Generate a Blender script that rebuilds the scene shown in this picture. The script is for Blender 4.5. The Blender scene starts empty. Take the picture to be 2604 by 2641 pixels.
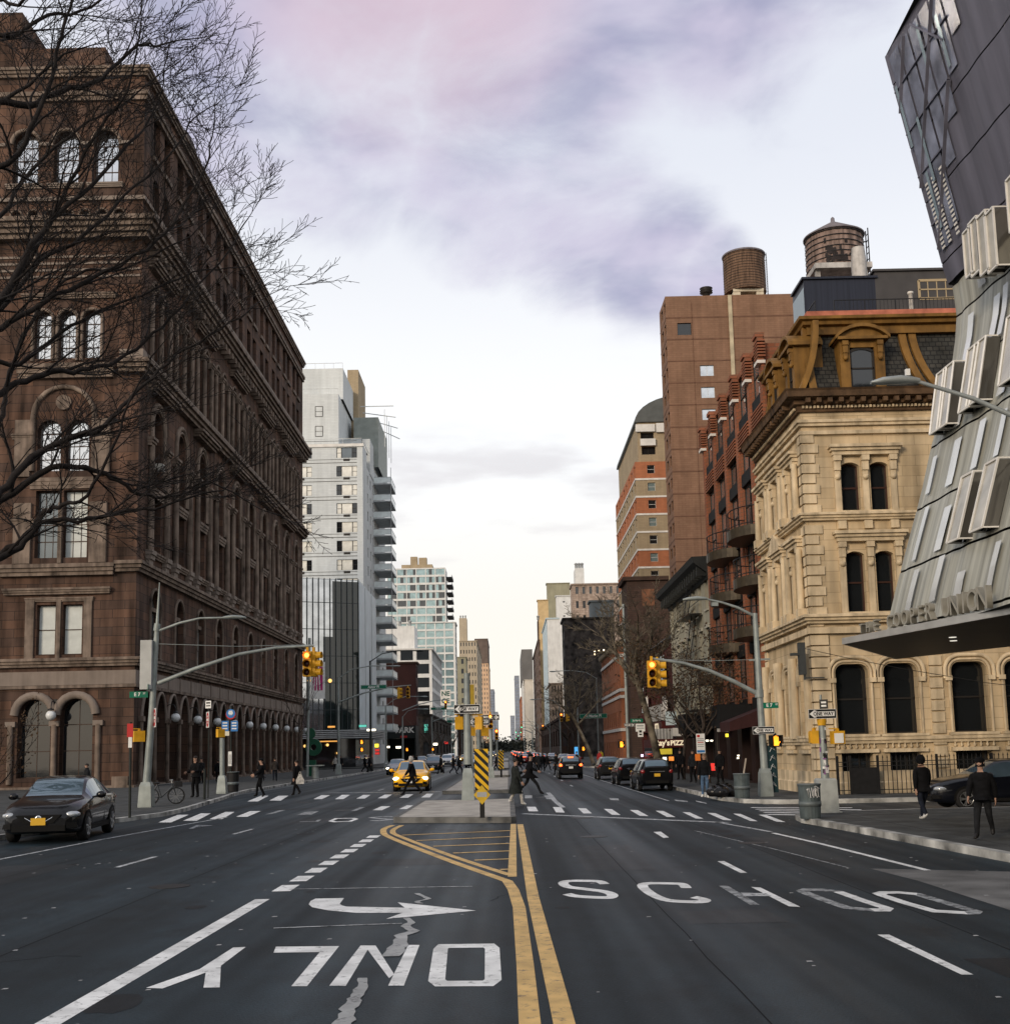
import bpy, bmesh, math, random
from mathutils import Vector, Matrix
random.seed(7)
S=bpy.context.scene
COL=S.collection
rad=math.radians
# ------------------------------------------------------------------ camera
FPX=3000.; CXP=1302.; CYP=1557.; PITCH=math.atan(378/3000); ROLL=-0.022; CH=2.1
cam=bpy.data.cameras.new('camera'); co=bpy.data.objects.new('camera',cam); COL.objects.link(co)
MC=Matrix.Rotation(math.pi/2+PITCH,3,'X')@Matrix.Rotation(ROLL,3,'Z')
co.matrix_world=Matrix.Translation((0,0,CH))@MC.to_4x4()
cam.sensor_fit='HORIZONTAL'; cam.sensor_width=36; cam.lens=FPX/2604*36
cam.shift_y=(CYP-1320.5)/2604; cam.clip_start=.1; cam.clip_end=6000
S.camera=co
# ------------------------------------------------------------------ sky, sun, exposure
SUN_EL=rad(17); SUN_AZ=rad(214)      # compass style: 0 = +Y, clockwise
W=bpy.data.worlds.new('World'); S.world=W; W.use_nodes=True
def build_world():
    nt=W.node_tree; nt.nodes.clear(); L=nt.links.new
    def N(t,**k):
        n=nt.nodes.new(t)
        for a,b in k.items(): setattr(n,a,b)
        return n
    def val(n,i,v): n.inputs[i].default_value=v
    out=N('ShaderNodeOutputWorld'); sky=N('ShaderNodeTexSky',sky_type='NISHITA'); sky.sun_disc=False
    sky.sun_elevation=SUN_EL; sky.sun_rotation=SUN_AZ; sky.air_density=1.0; sky.dust_density=1.5; sky.ozone_density=1.5
    bg1=N('ShaderNodeBackground'); val(bg1,1,.10); L(sky.outputs[0],bg1.inputs[0])
    tc=N('ShaderNodeTexCoord'); sep=N('ShaderNodeSeparateXYZ'); L(tc.outputs['Generated'],sep.inputs[0])
    def math_(op,a,b=None,clamp=False):
        m=N('ShaderNodeMath',operation=op); m.use_clamp=clamp
        for i,v in enumerate((a,b)):
            if v is None: continue
            if isinstance(v,(int,float)): m.inputs[i].default_value=v
            else: L(v,m.inputs[i])
        return m.outputs[0]
    def rng(v,a,b,c=0,d=1):
        m=N('ShaderNodeMapRange',interpolation_type='SMOOTHSTEP'); L(v,m.inputs[0])
        for i,x in enumerate((a,b,c,d)): m.inputs[i+1].default_value=x
        return m.outputs[0]
    mp=N('ShaderNodeMapping'); L(tc.outputs['Generated'],mp.inputs[0]); mp.inputs['Scale'].default_value=(1.0,.8,2.1)
    def noise(scale,det,rough,dist,off=0):
        n=N('ShaderNodeTexNoise'); 
        m2=N('ShaderNodeMapping'); L(mp.outputs[0],m2.inputs[0]); m2.inputs['Location'].default_value=(off,off*.7,off*.3)
        L(m2.outputs[0],n.inputs['Vector']); val(n,'Scale',scale); val(n,'Detail',det); val(n,'Roughness',rough); val(n,'Distortion',dist)
        return n.outputs[0]
    n1=noise(5.0,9,.57,.35,1.3); n2=noise(9,4,.5,.3,5.1)
    def blob(az,el,r0,r1):
        a,e=rad(az),rad(el); v=(math.sin(a)*math.cos(e),math.cos(a)*math.cos(e),math.sin(e))
        d=N('ShaderNodeVectorMath',operation='DOT_PRODUCT'); L(tc.outputs['Generated'],d.inputs[0]); d.inputs[1].default_value=v
        return rng(d.outputs['Value'],math.cos(rad(r1)),math.cos(rad(r0)))
    # the lilac cloud bank that crosses the street high up, as soft masses in the sky
    masses=[(-13,31,1,9),(-8,28.5,.5,6),(-1,26.5,.5,6),(4,26,.5,6.5),(7.5,24,.5,5),(11,22.5,.2,3),(2,33,1,9),(-10,37,2,12),(12,40,3,14)]
    acc=None
    for m in masses:
        b=blob(*m); acc=b if acc is None else math_('MAXIMUM',acc,b)
    t=math_('ADD',math_('MULTIPLY',acc,.42),math_('MULTIPLY',n1,.95))
    high=rng(sep.outputs[2],.48,.8,0,.2)
    mask0=rng(math_('ADD',t,high),.58,1.04)
    mp3=N('ShaderNodeMapping'); L(tc.outputs['Generated'],mp3.inputs[0]); mp3.inputs['Scale'].default_value=(2.2,1.5,9)
    n3=N('ShaderNodeTexNoise'); L(mp3.outputs[0],n3.inputs['Vector']); val(n3,'Scale',2.6); val(n3,'Detail',5); val(n3,'Roughness',.5)
    band=math_('MULTIPLY',rng(sep.outputs[2],.12,.17),rng(sep.outputs[2],.24,.29,1,0))
    mask=math_('MAXIMUM',mask0,math_('MULTIPLY',math_('MULTIPLY',rng(n3.outputs[0],.5,.66),band),.55))
    # colours
    pink=math_('MULTIPLY',blob(-4,36,1,9),.85)
    def mixc(f,a,b):
        m=N('ShaderNodeMix',data_type='RGBA'); 
        if isinstance(f,(int,float)): m.inputs[0].default_value=f
        else: L(f,m.inputs[0])
        for i,v in ((6,a),(7,b)):
            if isinstance(v,tuple): m.inputs[i].default_value=(*v,1)
            else: L(v,m.inputs[i])
        return m.outputs[2]
    cl=mixc(rng(n2,.35,.65),(.425,.42,.585),(.66,.61,.765))
    cl=mixc(pink,cl,(.78,.60,.69))
    veil=mixc(rng(sep.outputs[2],.27,.5),(1.08,1.08,1.08),(.86,.885,.96))
    warm=rng(sep.outputs[2],.10,.26,1,0)
    veil=mixc(math_('MULTIPLY',warm,.9),veil,(1.05,.985,.895))
    low=rng(sep.outputs[2],.26,.33,.8,0)          # the small low clouds are pale, not lilac
    cl=mixc(low,cl,(.78,.72,.70))
    col=mixc(mask,veil,cl)
    bg2=N('ShaderNodeBackground'); L(col,bg2.inputs[0]); val(bg2,1,1.06)
    mx=N('ShaderNodeMixShader'); val(mx,0,.86); L(bg1.outputs[0],mx.inputs[1]); L(bg2.outputs[0],mx.inputs[2])
    L(mx.outputs[0],out.inputs[0])
build_world()
sl=bpy.data.lights.new('sun','SUN'); sl.energy=2.0; sl.angle=rad(14); sl.color=(1,.82,.62)
so=bpy.data.objects.new('sun',sl); COL.objects.link(so)
sd=Vector((math.sin(SUN_AZ)*math.cos(SUN_EL),math.cos(SUN_AZ)*math.cos(SUN_EL),math.sin(SUN_EL)))
so.rotation_euler=sd.to_track_quat('Z','Y').to_euler(); so.location=(-20,-40,60)
vs=S.view_settings; vs.view_transform='Standard'; vs.look='None'; vs.gamma=1; vs.use_curve_mapping=False; vs.exposure=0.0
S.render.engine='CYCLES'; S.cycles.max_bounces=6; S.cycles.diffuse_bounces=3; S.cycles.glossy_bounces=3; S.cycles.transmission_bounces=3; S.cycles.transparent_max_bounces=6
S.cycles.caustics_reflective=False; S.cycles.caustics_refractive=False; S.cycles.use_denoising=True; S.cycles.sample_clamp_indirect=6
# ------------------------------------------------------------------ pixel rays -> points in the place
def ray(x,y): return MC@Vector(((x-CXP)/FPX,-(y-CYP)/FPX,-1.))
def G(x,y,z=0):
    d=ray(x,y); k=(z-CH)/d.z; return Vector((d.x*k,d.y*k,z))
def AY(x,y,Y):
    d=ray(x,y); k=Y/d.y; return Vector((d.x*k,Y,CH+d.z*k))
def z4(p): return (p[0]/1.3607,1900+p[1]/1.3607)
def z5(p): return (1300+p[0]/1.4609,1900+p[1]/1.4609)
def z3(p): return (1900+p[0]/2.706,1600+p[1]/2.706)
def zl(p): return (p[0]/2.1167,1500+p[1]/2.1167)
def z5c(p): return (700+p[0]/2.7214,1600+p[1]/2.7214)
def z6c(p): return (1350+p[0]/2.7214,1600+p[1]/2.7214)
# ------------------------------------------------------------------ materials
MATS={}
def mat(name,col,rough=.7,metal=0,var=.12,scale=3.,bump=0.,bscale=None,spec=.22,coat=0,emit=None,estr=0,streak=0,stretch=None):
    """Principled with procedural colour variation; streak adds vertical weather stains"""
    if name in MATS: return MATS[name]
    m=bpy.data.materials.new(name); m.use_nodes=True; nt=m.node_tree; L=nt.links.new; p=nt.nodes['Principled BSDF']
    p.inputs['Roughness'].default_value=rough; p.inputs['Metallic'].default_value=metal; p.inputs['Specular IOR Level'].default_value=spec
    if coat: p.inputs['Coat Weight'].default_value=coat; p.inputs['Coat Roughness'].default_value=.05
    p.inputs['Base Color'].default_value=(*col,1)
    if emit: p.inputs['Emission Color'].default_value=(*emit,1); p.inputs['Emission Strength'].default_value=estr
    if var or bump:
        tc=nt.nodes.new('ShaderNodeTexCoord'); v=tc.outputs['Object']
        if stretch:
            mp=nt.nodes.new('ShaderNodeMapping'); mp.inputs['Scale'].default_value=stretch; L(v,mp.inputs[0]); v=mp.outputs[0]
        n=nt.nodes.new('ShaderNodeTexNoise'); n.inputs['Scale'].default_value=scale; n.inputs['Detail'].default_value=5; L(v,n.inputs['Vector'])
        fac=n.outputs[0]
        if streak:
            mp2=nt.nodes.new('ShaderNodeMapping'); mp2.inputs['Scale'].default_value=(1.2,1.2,.12); L(tc.outputs['Object'],mp2.inputs[0])
            n2=nt.nodes.new('ShaderNodeTexNoise'); n2.inputs['Scale'].default_value=2.2; n2.inputs['Detail'].default_value=4; L(mp2.outputs[0],n2.inputs['Vector'])
            a=nt.nodes.new('ShaderNodeMix'); a.inputs[0].default_value=streak; L(fac,a.inputs[2]); L(n2.outputs[0],a.inputs[3]); fac=a.outputs[0]
        mr=nt.nodes.new('ShaderNodeMapRange'); L(fac,mr.inputs[0])
        for i,x in enumerate((.3,.7,1-var*1.6,1+var)): mr.inputs[i+1].default_value=x
        mx=nt.nodes.new('ShaderNodeMix'); mx.data_type='RGBA'; mx.blend_type='MULTIPLY'; mx.inputs[0].default_value=1
        mx.inputs[6].default_value=(*col,1); L(mr.outputs[0],mx.inputs[7]); L(mx.outputs[2],p.inputs['Base Color'])
        if bump:
            b=nt.nodes.new('ShaderNodeBump'); b.inputs['Strength'].default_value=bump; b.inputs['Distance'].default_value=.03
            nb=nt.nodes.new('ShaderNodeTexNoise'); nb.inputs['Scale'].default_value=bscale or scale*6; nb.inputs['Detail'].default_value=4; L(v,nb.inputs['Vector'])
            L(nb.outputs[0],b.inputs['Height']); L(b.outputs[0],p.inputs['Normal'])
    MATS[name]=m; return m
def masonry(name,c1,c2,mortar,bw,bh,mort=.012,rough=.85,var=.25,bump=.3,nscale=.6,streak=.5,off=.5):
    """courses laid on whichever upright wall they sit on"""
    if name in MATS: return MATS[name]
    m=bpy.data.materials.new(name); m.use_nodes=True; nt=m.node_tree; L=nt.links.new; p=nt.nodes['Principled BSDF']
    p.inputs['Roughness'].default_value=rough; p.inputs['Specular IOR Level'].default_value=.15
    geo=nt.nodes.new('ShaderNodeNewGeometry'); s=nt.nodes.new('ShaderNodeSeparateXYZ'); L(geo.outputs['Position'],s.inputs[0])
    sn=nt.nodes.new('ShaderNodeSeparateXYZ'); L(geo.outputs['True Normal'],sn.inputs[0])
    ab=nt.nodes.new('ShaderNodeMath'); ab.operation='ABSOLUTE'; L(sn.outputs[0],ab.inputs[0])
    gt=nt.nodes.new('ShaderNodeMath'); gt.operation='GREATER_THAN'; L(ab.outputs[0],gt.inputs[0]); gt.inputs[1].default_value=.7
    mu=nt.nodes.new('ShaderNodeMix'); L(gt.outputs[0],mu.inputs[0]); L(s.outputs[0],mu.inputs[2]); L(s.outputs[1],mu.inputs[3])
    c=nt.nodes.new('ShaderNodeCombineXYZ'); L(mu.outputs[0],c.inputs[0]); L(s.outputs[2],c.inputs[1])
    b=nt.nodes.new('ShaderNodeTexBrick'); L(c.outputs[0],b.inputs['Vector']); b.offset=off
    b.inputs['Color1'].default_value=(*c1,1); b.inputs['Color2'].default_value=(*c2,1); b.inputs['Mortar'].default_value=(*mortar,1)
    b.inputs['Scale'].default_value=1; b.inputs['Brick Width'].default_value=bw; b.inputs['Row Height'].default_value=bh
    b.inputs['Mortar Size'].default_value=mort; b.inputs['Mortar Smooth'].default_value=.2; b.inputs['Bias'].default_value=0
    n=nt.nodes.new('ShaderNodeTexNoise'); n.inputs['Scale'].default_value=nscale; n.inputs['Detail'].default_value=7; n.inputs['Roughness'].default_value=.6; L(geo.outputs['Position'],n.inputs['Vector'])
    mp=nt.nodes.new('ShaderNodeMapping'); mp.inputs['Scale'].default_value=(1,1,.1); L(geo.outputs['Position'],mp.inputs[0])
    n2=nt.nodes.new('ShaderNodeTexNoise'); n2.inputs['Scale'].default_value=1.4; n2.inputs['Detail'].default_value=5; L(mp.outputs[0],n2.inputs['Vector'])
    a=nt.nodes.new('ShaderNodeMix'); a.inputs[0].default_value=streak; L(n.outputs[0],a.inputs[2]); L(n2.outputs[0],a.inputs[3])
    mr=nt.nodes.new('ShaderNodeMapRange'); L(a.outputs[0],mr.inputs[0])
    for i,x in enumerate((.32,.68,1-var*1.5,1+var)): mr.inputs[i+1].default_value=x
    mx=nt.nodes.new('ShaderNodeMix'); mx.data_type='RGBA'; mx.blend_type='MULTIPLY'; mx.inputs[0].default_value=1
    L(b.outputs[0],mx.inputs[6]); L(mr.outputs[0],mx.inputs[7]); L(mx.outputs[2],p.inputs['Base Color'])
    if bump:
        bp=nt.nodes.new('ShaderNodeBump'); bp.inputs['Strength'].default_value=bump; bp.inputs['Distance'].default_value=.02; bp.invert=True
        L(b.outputs['Fac'],bp.inputs['Height']); L(bp.outputs[0],p.inputs['Normal'])
    MATS[name]=m; return m
def glass(name,col,rough=.04,metal=0.,spec=.8,var=.15,scale=.7):
    return mat(name,col,rough,metal,var,scale,spec=spec,bump=.05,bscale=.9)
# ------------------------------------------------------------------ mesh builder
class MB:
    def __init__(s): s.v=[]; s.f=[]; s.m=[]; s.sm=[]
    def add(s,vs,fs,mi=0,sm=False):
        o=len(s.v); s.v+=[tuple(v) for v in vs]
        for f in fs: s.f.append([i+o for i in f]); s.m.append(mi); s.sm.append(sm)
    def quad(s,a,b,c,d,mi=0): s.add((a,b,c,d),((0,1,2,3),),mi)
    def poly(s,pts,mi=0): s.add(pts,(tuple(range(len(pts))),),mi)
    def box(s,x0,x1,y0,y1,z0,z1,mi=0):
        s.add(((x0,y0,z0),(x1,y0,z0),(x1,y1,z0),(x0,y1,z0),(x0,y0,z1),(x1,y0,z1),(x1,y1,z1),(x0,y1,z1)),
              ((3,2,1,0),(4,5,6,7),(0,1,5,4),(1,2,6,5),(2,3,7,6),(3,0,4,7)),mi)
    def obox(s,c,ax,ay,az,mi=0):
        c,ax,ay,az=map(Vector,(c,ax,ay,az)); vs=[c+ax*i+ay*j+az*k for k in(-1,1) for j in(-1,1) for i in(-1,1)]
        s.add(vs,((2,3,1,0),(4,5,7,6),(0,1,5,4),(1,3,7,5),(3,2,6,7),(2,0,4,6)),mi)
    def bar(s,a,b,w,h=None,mi=0,up=(0,0,1)):
        a,b=Vector(a),Vector(b); d=(b-a); l=d.length
        if l<1e-6: return
        d/=l; u=Vector(up)
        if abs(d.dot(u))>.98: u=Vector((0,1,0))
        x=d.cross(u).normalized(); y=x.cross(d); s.obox((a+b)/2,d*(l/2),x*(w/2),y*((h or w)/2),mi)
    def prism(s,pts,off,mi=0):
        """polygon extruded by vector off"""
        n=len(pts); off=Vector(off); A=[Vector(p) for p in pts]; B=[p+off for p in A]
        s.add(A+B,[tuple(range(n))[::-1],tuple(range(n,2*n))]+[(i,(i+1)%n,n+(i+1)%n,n+i) for i in range(n)],mi)
    def tube(s,pts,r,n=6,mi=0,caps=True,sm=True):
        pts=[Vector(p) for p in pts]; k=len(pts); rs=[r]*k if isinstance(r,(int,float)) else r
        rings=[]; px=None
        for i,p in enumerate(pts):
            d=(pts[min(i+1,k-1)]-pts[max(i-1,0)])
            d=d.normalized() if d.length>1e-9 else Vector((0,0,1))
            if px is None:
                u=Vector((0,0,1)) if abs(d.z)<.9 else Vector((1,0,0)); px=d.cross(u).normalized()
            else:
                px=px-d*px.dot(d); px=px.normalized() if px.length>1e-6 else d.orthogonal().normalized()
            py=d.cross(px); rings.append([p+(px*math.cos(a)+py*math.sin(a))*rs[i] for a in (2*math.pi*j/n for j in range(n))])
        s.loft(rings,mi,caps,sm)
    def loft(s,rings,mi=0,caps=True,sm=True,closed=True):
        n=len(rings[0]); vs=[v for r in rings for v in r]; fs=[]
        for i in range(len(rings)-1):
            for j in range(n if closed else n-1): fs.append((i*n+j,i*n+(j+1)%n,(i+1)*n+(j+1)%n,(i+1)*n+j))
        s.add(vs,fs,mi,sm)
        if caps:
            s.add(rings[0],(tuple(range(n))[::-1],),mi); s.add(rings[-1],(tuple(range(n)),),mi)
    def lathe(s,prof,c=(0,0,0),n=16,mi=0,axis='z',caps=True,sm=True):
        rings=[]
        for r,h in prof:
            ring=[]
            for j in range(n):
                a=2*math.pi*j/n; x,y=r*math.cos(a),r*math.sin(a)
                ring.append({'z':(c[0]+x,c[1]+y,c[2]+h),'x':(c[0]+h,c[1]+x,c[2]+y),'y':(c[0]+y,c[1]+h,c[2]+x)}[axis])
            rings.append(ring)
        s.loft(rings,mi,caps,sm)
    def ball(s,c,rx,ry=None,rz=None,n=10,k=7,mi=0):
        ry=ry or rx; rz=rz or rx
        rings=[[(c[0]+rx*math.sin(t)*math.cos(2*math.pi*j/n),c[1]+ry*math.sin(t)*math.sin(2*math.pi*j/n),c[2]+rz*math.cos(t)) for j in range(n)] for t in (math.pi-math.pi*i/k for i in range(k+1))]
        rings[0]=[(a[0],a[1],a[2]) for a in rings[0]]; s.loft(rings,mi,False,True)
    def sweep(s,path,prof,mi=0):
        """profile (out,z) swept along plan path; outward is right of travel; mitred"""
        P=[Vector((p[0],p[1])) for p in path]; k=len(P); rings=[]
        for i in range(k):
            def nrm(a,b): d=(b-a).normalized(); return Vector((d.y,-d.x))
            if i==0: m=nrm(P[0],P[1])
            elif i==k-1: m=nrm(P[-2],P[-1])
            else:
                a,b=nrm(P[i-1],P[i]),nrm(P[i],P[i+1]); m=(a+b); m/=max(.2,m.dot(a))
            rings.append([(P[i].x+m.x*o,P[i].y+m.y*o,z) for o,z in prof])
        s.loft(rings,mi,True,False)
    def mesh(s,name,mats):
        me=bpy.data.meshes.new(name); me.from_pydata(s.v,[],s.f)
        for m in (mats if isinstance(mats,(list,tuple)) else [mats]): me.materials.append(m)
        me.polygons.foreach_set('material_index',s.m); me.polygons.foreach_set('use_smooth',s.sm); me.update(); return me
    def build(s,name,mats,parent=None,kind=None,world=True):
        return obj(name,s.mesh(name,mats),parent,kind,world)
def obj(name,me,parent=None,kind=None,world=True,loc=None,rz=0):
    o=bpy.data.objects.new(name,me); COL.objects.link(o)
    if loc is not None: o.location=loc; o.rotation_euler=(0,0,rz)
    if parent is not None:
        o.parent=parent
        if world and parent.type=='EMPTY': o.matrix_parent_inverse=Matrix.Translation(-Vector(parent.location))
    if kind: o['kind']=kind
    return o
def thing(name,label,cat,loc=(0,0,0),rz=0,group=None):
    o=bpy.data.objects.new(name,None); COL.objects.link(o); o.empty_display_size=.3; o.location=loc; o.rotation_euler=(0,0,rz)
    return tag(o,label,cat,group)
def tag(o,label,cat,group=None):
    o['label']=label; o['category']=cat
    if group: o['group']=group
    return o
def sub(name,me,parent):          # child of a mesh part: plain local parenting
    o=bpy.data.objects.new(name,me); COL.objects.link(o); o.parent=parent; return o
def copy_tree(o,parent=None):
    c=o.copy(); COL.objects.link(c)
    if parent is not None: c.parent=parent
    for ch in list(o.children): copy_tree(ch,c)
    return c
def dup(o,loc,rz,label=None,group=None):
    c=copy_tree(o); c.location=loc; c.rotation_euler=(0,0,rz)
    if label: c['label']=label
    if group: c['group']=group
    return c
TXT={}
def text_mesh(s,size,mats,bold=.0,depth=.004,sx=1.,align='CENTER'):
    """lettering in the XZ plane, facing -Y, centred"""
    k=(s,size,bold,sx,depth,mats.name,align)
    if k in TXT: return TXT[k]
    cu=bpy.data.curves.new('lettering','FONT'); cu.body=s; cu.size=size; cu.align_x=align; cu.align_y='CENTER'; cu.offset=bold; cu.extrude=depth; cu.resolution_u=3
    ob=bpy.data.objects.new('t',cu); COL.objects.link(ob); bpy.context.view_layer.update()
    me=bpy.data.meshes.new_from_object(ob.evaluated_get(bpy.context.evaluated_depsgraph_get()))
    bpy.data.objects.remove(ob); bpy.data.curves.remove(cu)
    me.transform(Matrix.Rotation(math.pi/2,4,'X')@Matrix.Diagonal((sx,1,1,1))); me.name='lettering'; me.materials.clear(); me.materials.append(mats); TXT[k]=me; return me
def islands(mb,name,mats,parent):
    """one object for every separate piece in the builder"""
    par=list(range(len(mb.v)))
    def find(i):
        while par[i]!=i: par[i]=par[par[i]]; i=par[i]
        return i
    for f in mb.f:
        for v in f[1:]: par[find(v)]=find(f[0])
    g={}
    for k,f in enumerate(mb.f): g.setdefault(find(f[0]),[]).append(k)
    out=[]
    for ks in g.values():
        q=MB(); m={}
        for k in ks:
            for v in mb.f[k]: m.setdefault(v,len(m))
        q.v=[mb.v[v] for v in sorted(m,key=m.get)]; q.f=[[m[v] for v in mb.f[k]] for k in ks]; q.m=[mb.m[k] for k in ks]; q.sm=[mb.sm[k] for k in ks]; out.append(q.build(name,mats,parent))
    return out
def pt_obj(name,me,parent,loc,rz=0,world=False):
    return obj(name,me,parent,None,world,loc,rz)
# ================================================================== ground, road, pavements, markings
def asphalt(name,base,worn):
    m=bpy.data.materials.new(name); m.use_nodes=True; nt=m.node_tree; L=nt.links.new; p=nt.nodes['Principled BSDF']
    p.inputs['Specular IOR Level'].default_value=.22
    geo=nt.nodes.new('ShaderNodeNewGeometry')
    def N(scale,det=4,stretch=None,rough=.6):
        v=geo.outputs['Position']
        if stretch:
            mp=nt.nodes.new('ShaderNodeMapping'); mp.inputs['Scale'].default_value=stretch; L(v,mp.inputs[0]); v=mp.outputs[0]
        n=nt.nodes.new('ShaderNodeTexNoise'); n.inputs['Scale'].default_value=scale; n.inputs['Detail'].default_value=det; n.inputs['Roughness'].default_value=rough; L(v,n.inputs['Vector']); return n.outputs[0]
    big=N(.5,5,(1,.16,1)); fine=N(38,3); mid=N(3.2,5,(1,.5,1))
    def mr(v,a,b,c,d):
        m=nt.nodes.new('ShaderNodeMapRange'); L(v,m.inputs[0])
        for i,x in enumerate((a,b,c,d)): m.inputs[i+1].default_value=x
        return m.outputs[0]
    def mul(a,b):
        m=nt.nodes.new('ShaderNodeMath'); m.operation='MULTIPLY'; L(a,m.inputs[0]); L(b,m.inputs[1]); return m.outputs[0]
    lane=N(.62,3,(1,.012,1)); blot=N(.9,6,(1,.7,1),.65)
    f=mul(mul(mul(mr(big,.3,.7,.62,1.45),mr(mid,.3,.7,.8,1.2)),mr(fine,.25,.75,.45,1.6)),mul(mr(lane,.36,.64,.6,1.75),mr(blot,.32,.5,.55,1.08)))
    mx=nt.nodes.new('ShaderNodeMix'); mx.data_type='RGBA'; mx.blend_type='MULTIPLY'; mx.inputs[0].default_value=1; mx.inputs[6].default_value=(*base,1); L(f,mx.inputs[7])
    # pale grit
    sp=mr(N(21,2),.70,.75,0,1); m2=nt.nodes.new('ShaderNodeMix'); m2.data_type='RGBA'; L(sp,m2.inputs[0]); L(mx.outputs[2],m2.inputs[6]); m2.inputs[7].default_value=(*worn,1)
    L(m2.outputs[2],p.inputs['Base Color']); L(mr(lane,.36,.64,.74,.46),p.inputs['Roughness'])
    b=nt.nodes.new('ShaderNodeBump'); b.inputs['Strength'].default_value=.35; b.inputs['Distance'].default_value=.012; L(fine,b.inputs['Height']); L(b.outputs[0],p.inputs['Normal'])
    return m
M_ROAD=asphalt('asphalt',(.0085,.0150,.0195),(.045,.052,.058)); M_SIDE=asphalt('asphalt side street',(.019,.023,.026),(.05,.05,.05))
def paint(name,col,under,wear):
    m=mat(name,col,.6,0,.0); nt=m.node_tree; L=nt.links.new; p=nt.nodes['Principled BSDF']
    geo=nt.nodes.new('ShaderNodeNewGeometry'); n=nt.nodes.new('ShaderNodeTexNoise'); n.inputs['Scale'].default_value=7; n.inputs['Detail'].default_value=8; n.inputs['Roughness'].default_value=.75; L(geo.outputs['Position'],n.inputs['Vector'])
    r=nt.nodes.new('ShaderNodeMapRange'); L(n.outputs[0],r.inputs[0])
    for i,x in enumerate((wear-.07,wear+.05,1,0)): r.inputs[i+1].default_value=x
    n2=nt.nodes.new('ShaderNodeTexNoise'); n2.inputs['Scale'].default_value=2.3; n2.inputs['Detail'].default_value=5; L(geo.outputs['Position'],n2.inputs['Vector'])
    r2=nt.nodes.new('ShaderNodeMapRange'); L(n2.outputs[0],r2.inputs[0])
    for i,x in enumerate((.3,.7,.66,1.1)): r2.inputs[i+1].default_value=x
    a=nt.nodes.new('ShaderNodeMix'); a.data_type='RGBA'; a.blend_type='MULTIPLY'; a.inputs[0].default_value=1; a.inputs[6].default_value=(*col,1); L(r2.outputs[0],a.inputs[7])
    mx=nt.nodes.new('ShaderNodeMix'); mx.data_type='RGBA'; L(r.outputs[0],mx.inputs[0]); L(a.outputs[2],mx.inputs[6]); mx.inputs[7].default_value=(*under,1)
    L(mx.outputs[2],p.inputs['Base Color']); return m
M_WHITE=paint('white road paint',(.80,.81,.80),(.06,.065,.07),.40); M_WORN=paint('worn white road paint',(.5,.52,.53),(.06,.065,.07),.47)
M_FADE=paint('faded white road paint',(.36,.38,.39),(.05,.055,.06),.49)
M_YEL=paint('yellow road paint',(.66,.43,.155),(.12,.10,.07),.41)
M_SEAL=paint('grey crack sealant',(.36,.37,.37),(.08,.08,.085),.42)
M_CONC=mat('pavement concrete',(.062,.065,.064),.85,0,.3,1.2,.25,30); M_KERB=mat('granite kerb',(.40,.40,.38),.8,0,.55,1.3,.3,12)
M_ISLE=mat('island concrete',(.40,.375,.335),.85,0,.18,1.5,.25,25); M_PAD=mat('bus pad concrete',(.15,.15,.148),.85,0,.3,.9,.25,25)
g=MB(); g.quad((-3000,-60,-.03),(3000,-60,-.03),(3000,5500,-.03),(-3000,5500,-.03)); g.build('ground',mat('city ground',(.06,.06,.06),.9,0,.2,.05),None,'structure')
r=MB(); r.quad((-17,-30,0),(9,-30,0),(9,1500,0),(-17,1500,0)); ROAD=r.build('road',M_ROAD,None,'structure')
r=MB(); r.quad((9,34.3,-.008),(90,34.3,-.008),(90,42,-.008),(9,42,-.008)); r.quad((9,112,-.008),(90,112,-.008),(90,127,-.008),(9,127,-.008)); r.quad((-17,147,-.008),(-17,163,-.008),(-90,163,-.008),(-90,147,-.008))
r.build('side_street',M_SIDE,None,'structure')
def slab(mb,outline,z=.14,mi=0,zb=-.02): mb.prism([(x,y,zb) for x,y in outline],(0,0,z-zb),mi)
def kerb_strip(mb,line,w=.2,z=.146,mi=0):
    """line: outer (road-side) edge, pavement lies to the right of travel"""
    P=[Vector(p) for p in line]
    n=len(P)
    def nr(i):
        a=P[max(i-1,0)]; b=P[min(i+1,n-1)]; d=(b-a).normalized(); return Vector((d.y,-d.x))
    A=[p-nr(i)*.004 for i,p in enumerate(P)]; B=[p+nr(i)*w for i,p in enumerate(P)]
    for i in range(n-1):
        mb.add([(*A[i],-.02),(*A[i+1],-.02),(*A[i+1],z),(*A[i],z),(*B[i+1],z),(*B[i],z)],((0,1,2,3),(3,2,4,5)),mi)
KL=[(-13.7,-20),(-13.7,30),(-13.3,36),(-12.9,39.2),(-12.4,42.5),(-12.6,46),(-13.3,52),(-13.9,57.5),(-14.8,64),(-15.2,69),(-15.1,100),(-15,143),(-15.6,146),(-17,147)]
s=MB(); slab(s,KL+[(-90,147),(-90,-20)]); kb=MB(); kerb_strip(kb,[KL[i] for i in range(len(KL))][::-1])
pl=s.build('pavement',M_CONC,None,'structure'); kb.build('kerb',M_KERB,pl)
s=MB(); kb=MB(); NL=[(-17,163),(-15.4,164),(-14.6,166.5),(-14.6,1500)]; slab(s,NL+[(-60,1500),(-60,163)]); kerb_strip(kb,NL[::-1])
pl=s.build('pavement',M_CONC,None,'structure'); kb.build('kerb',M_KERB,pl)
KR=[(9.6,-20),(9.2,5),(8.55,20.35),(8.07,28.2),(7.78,31.6),(7.95,32.9),(8.6,33.7),(9.8,34.2),(12,34.45),(60,34.5)]
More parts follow.
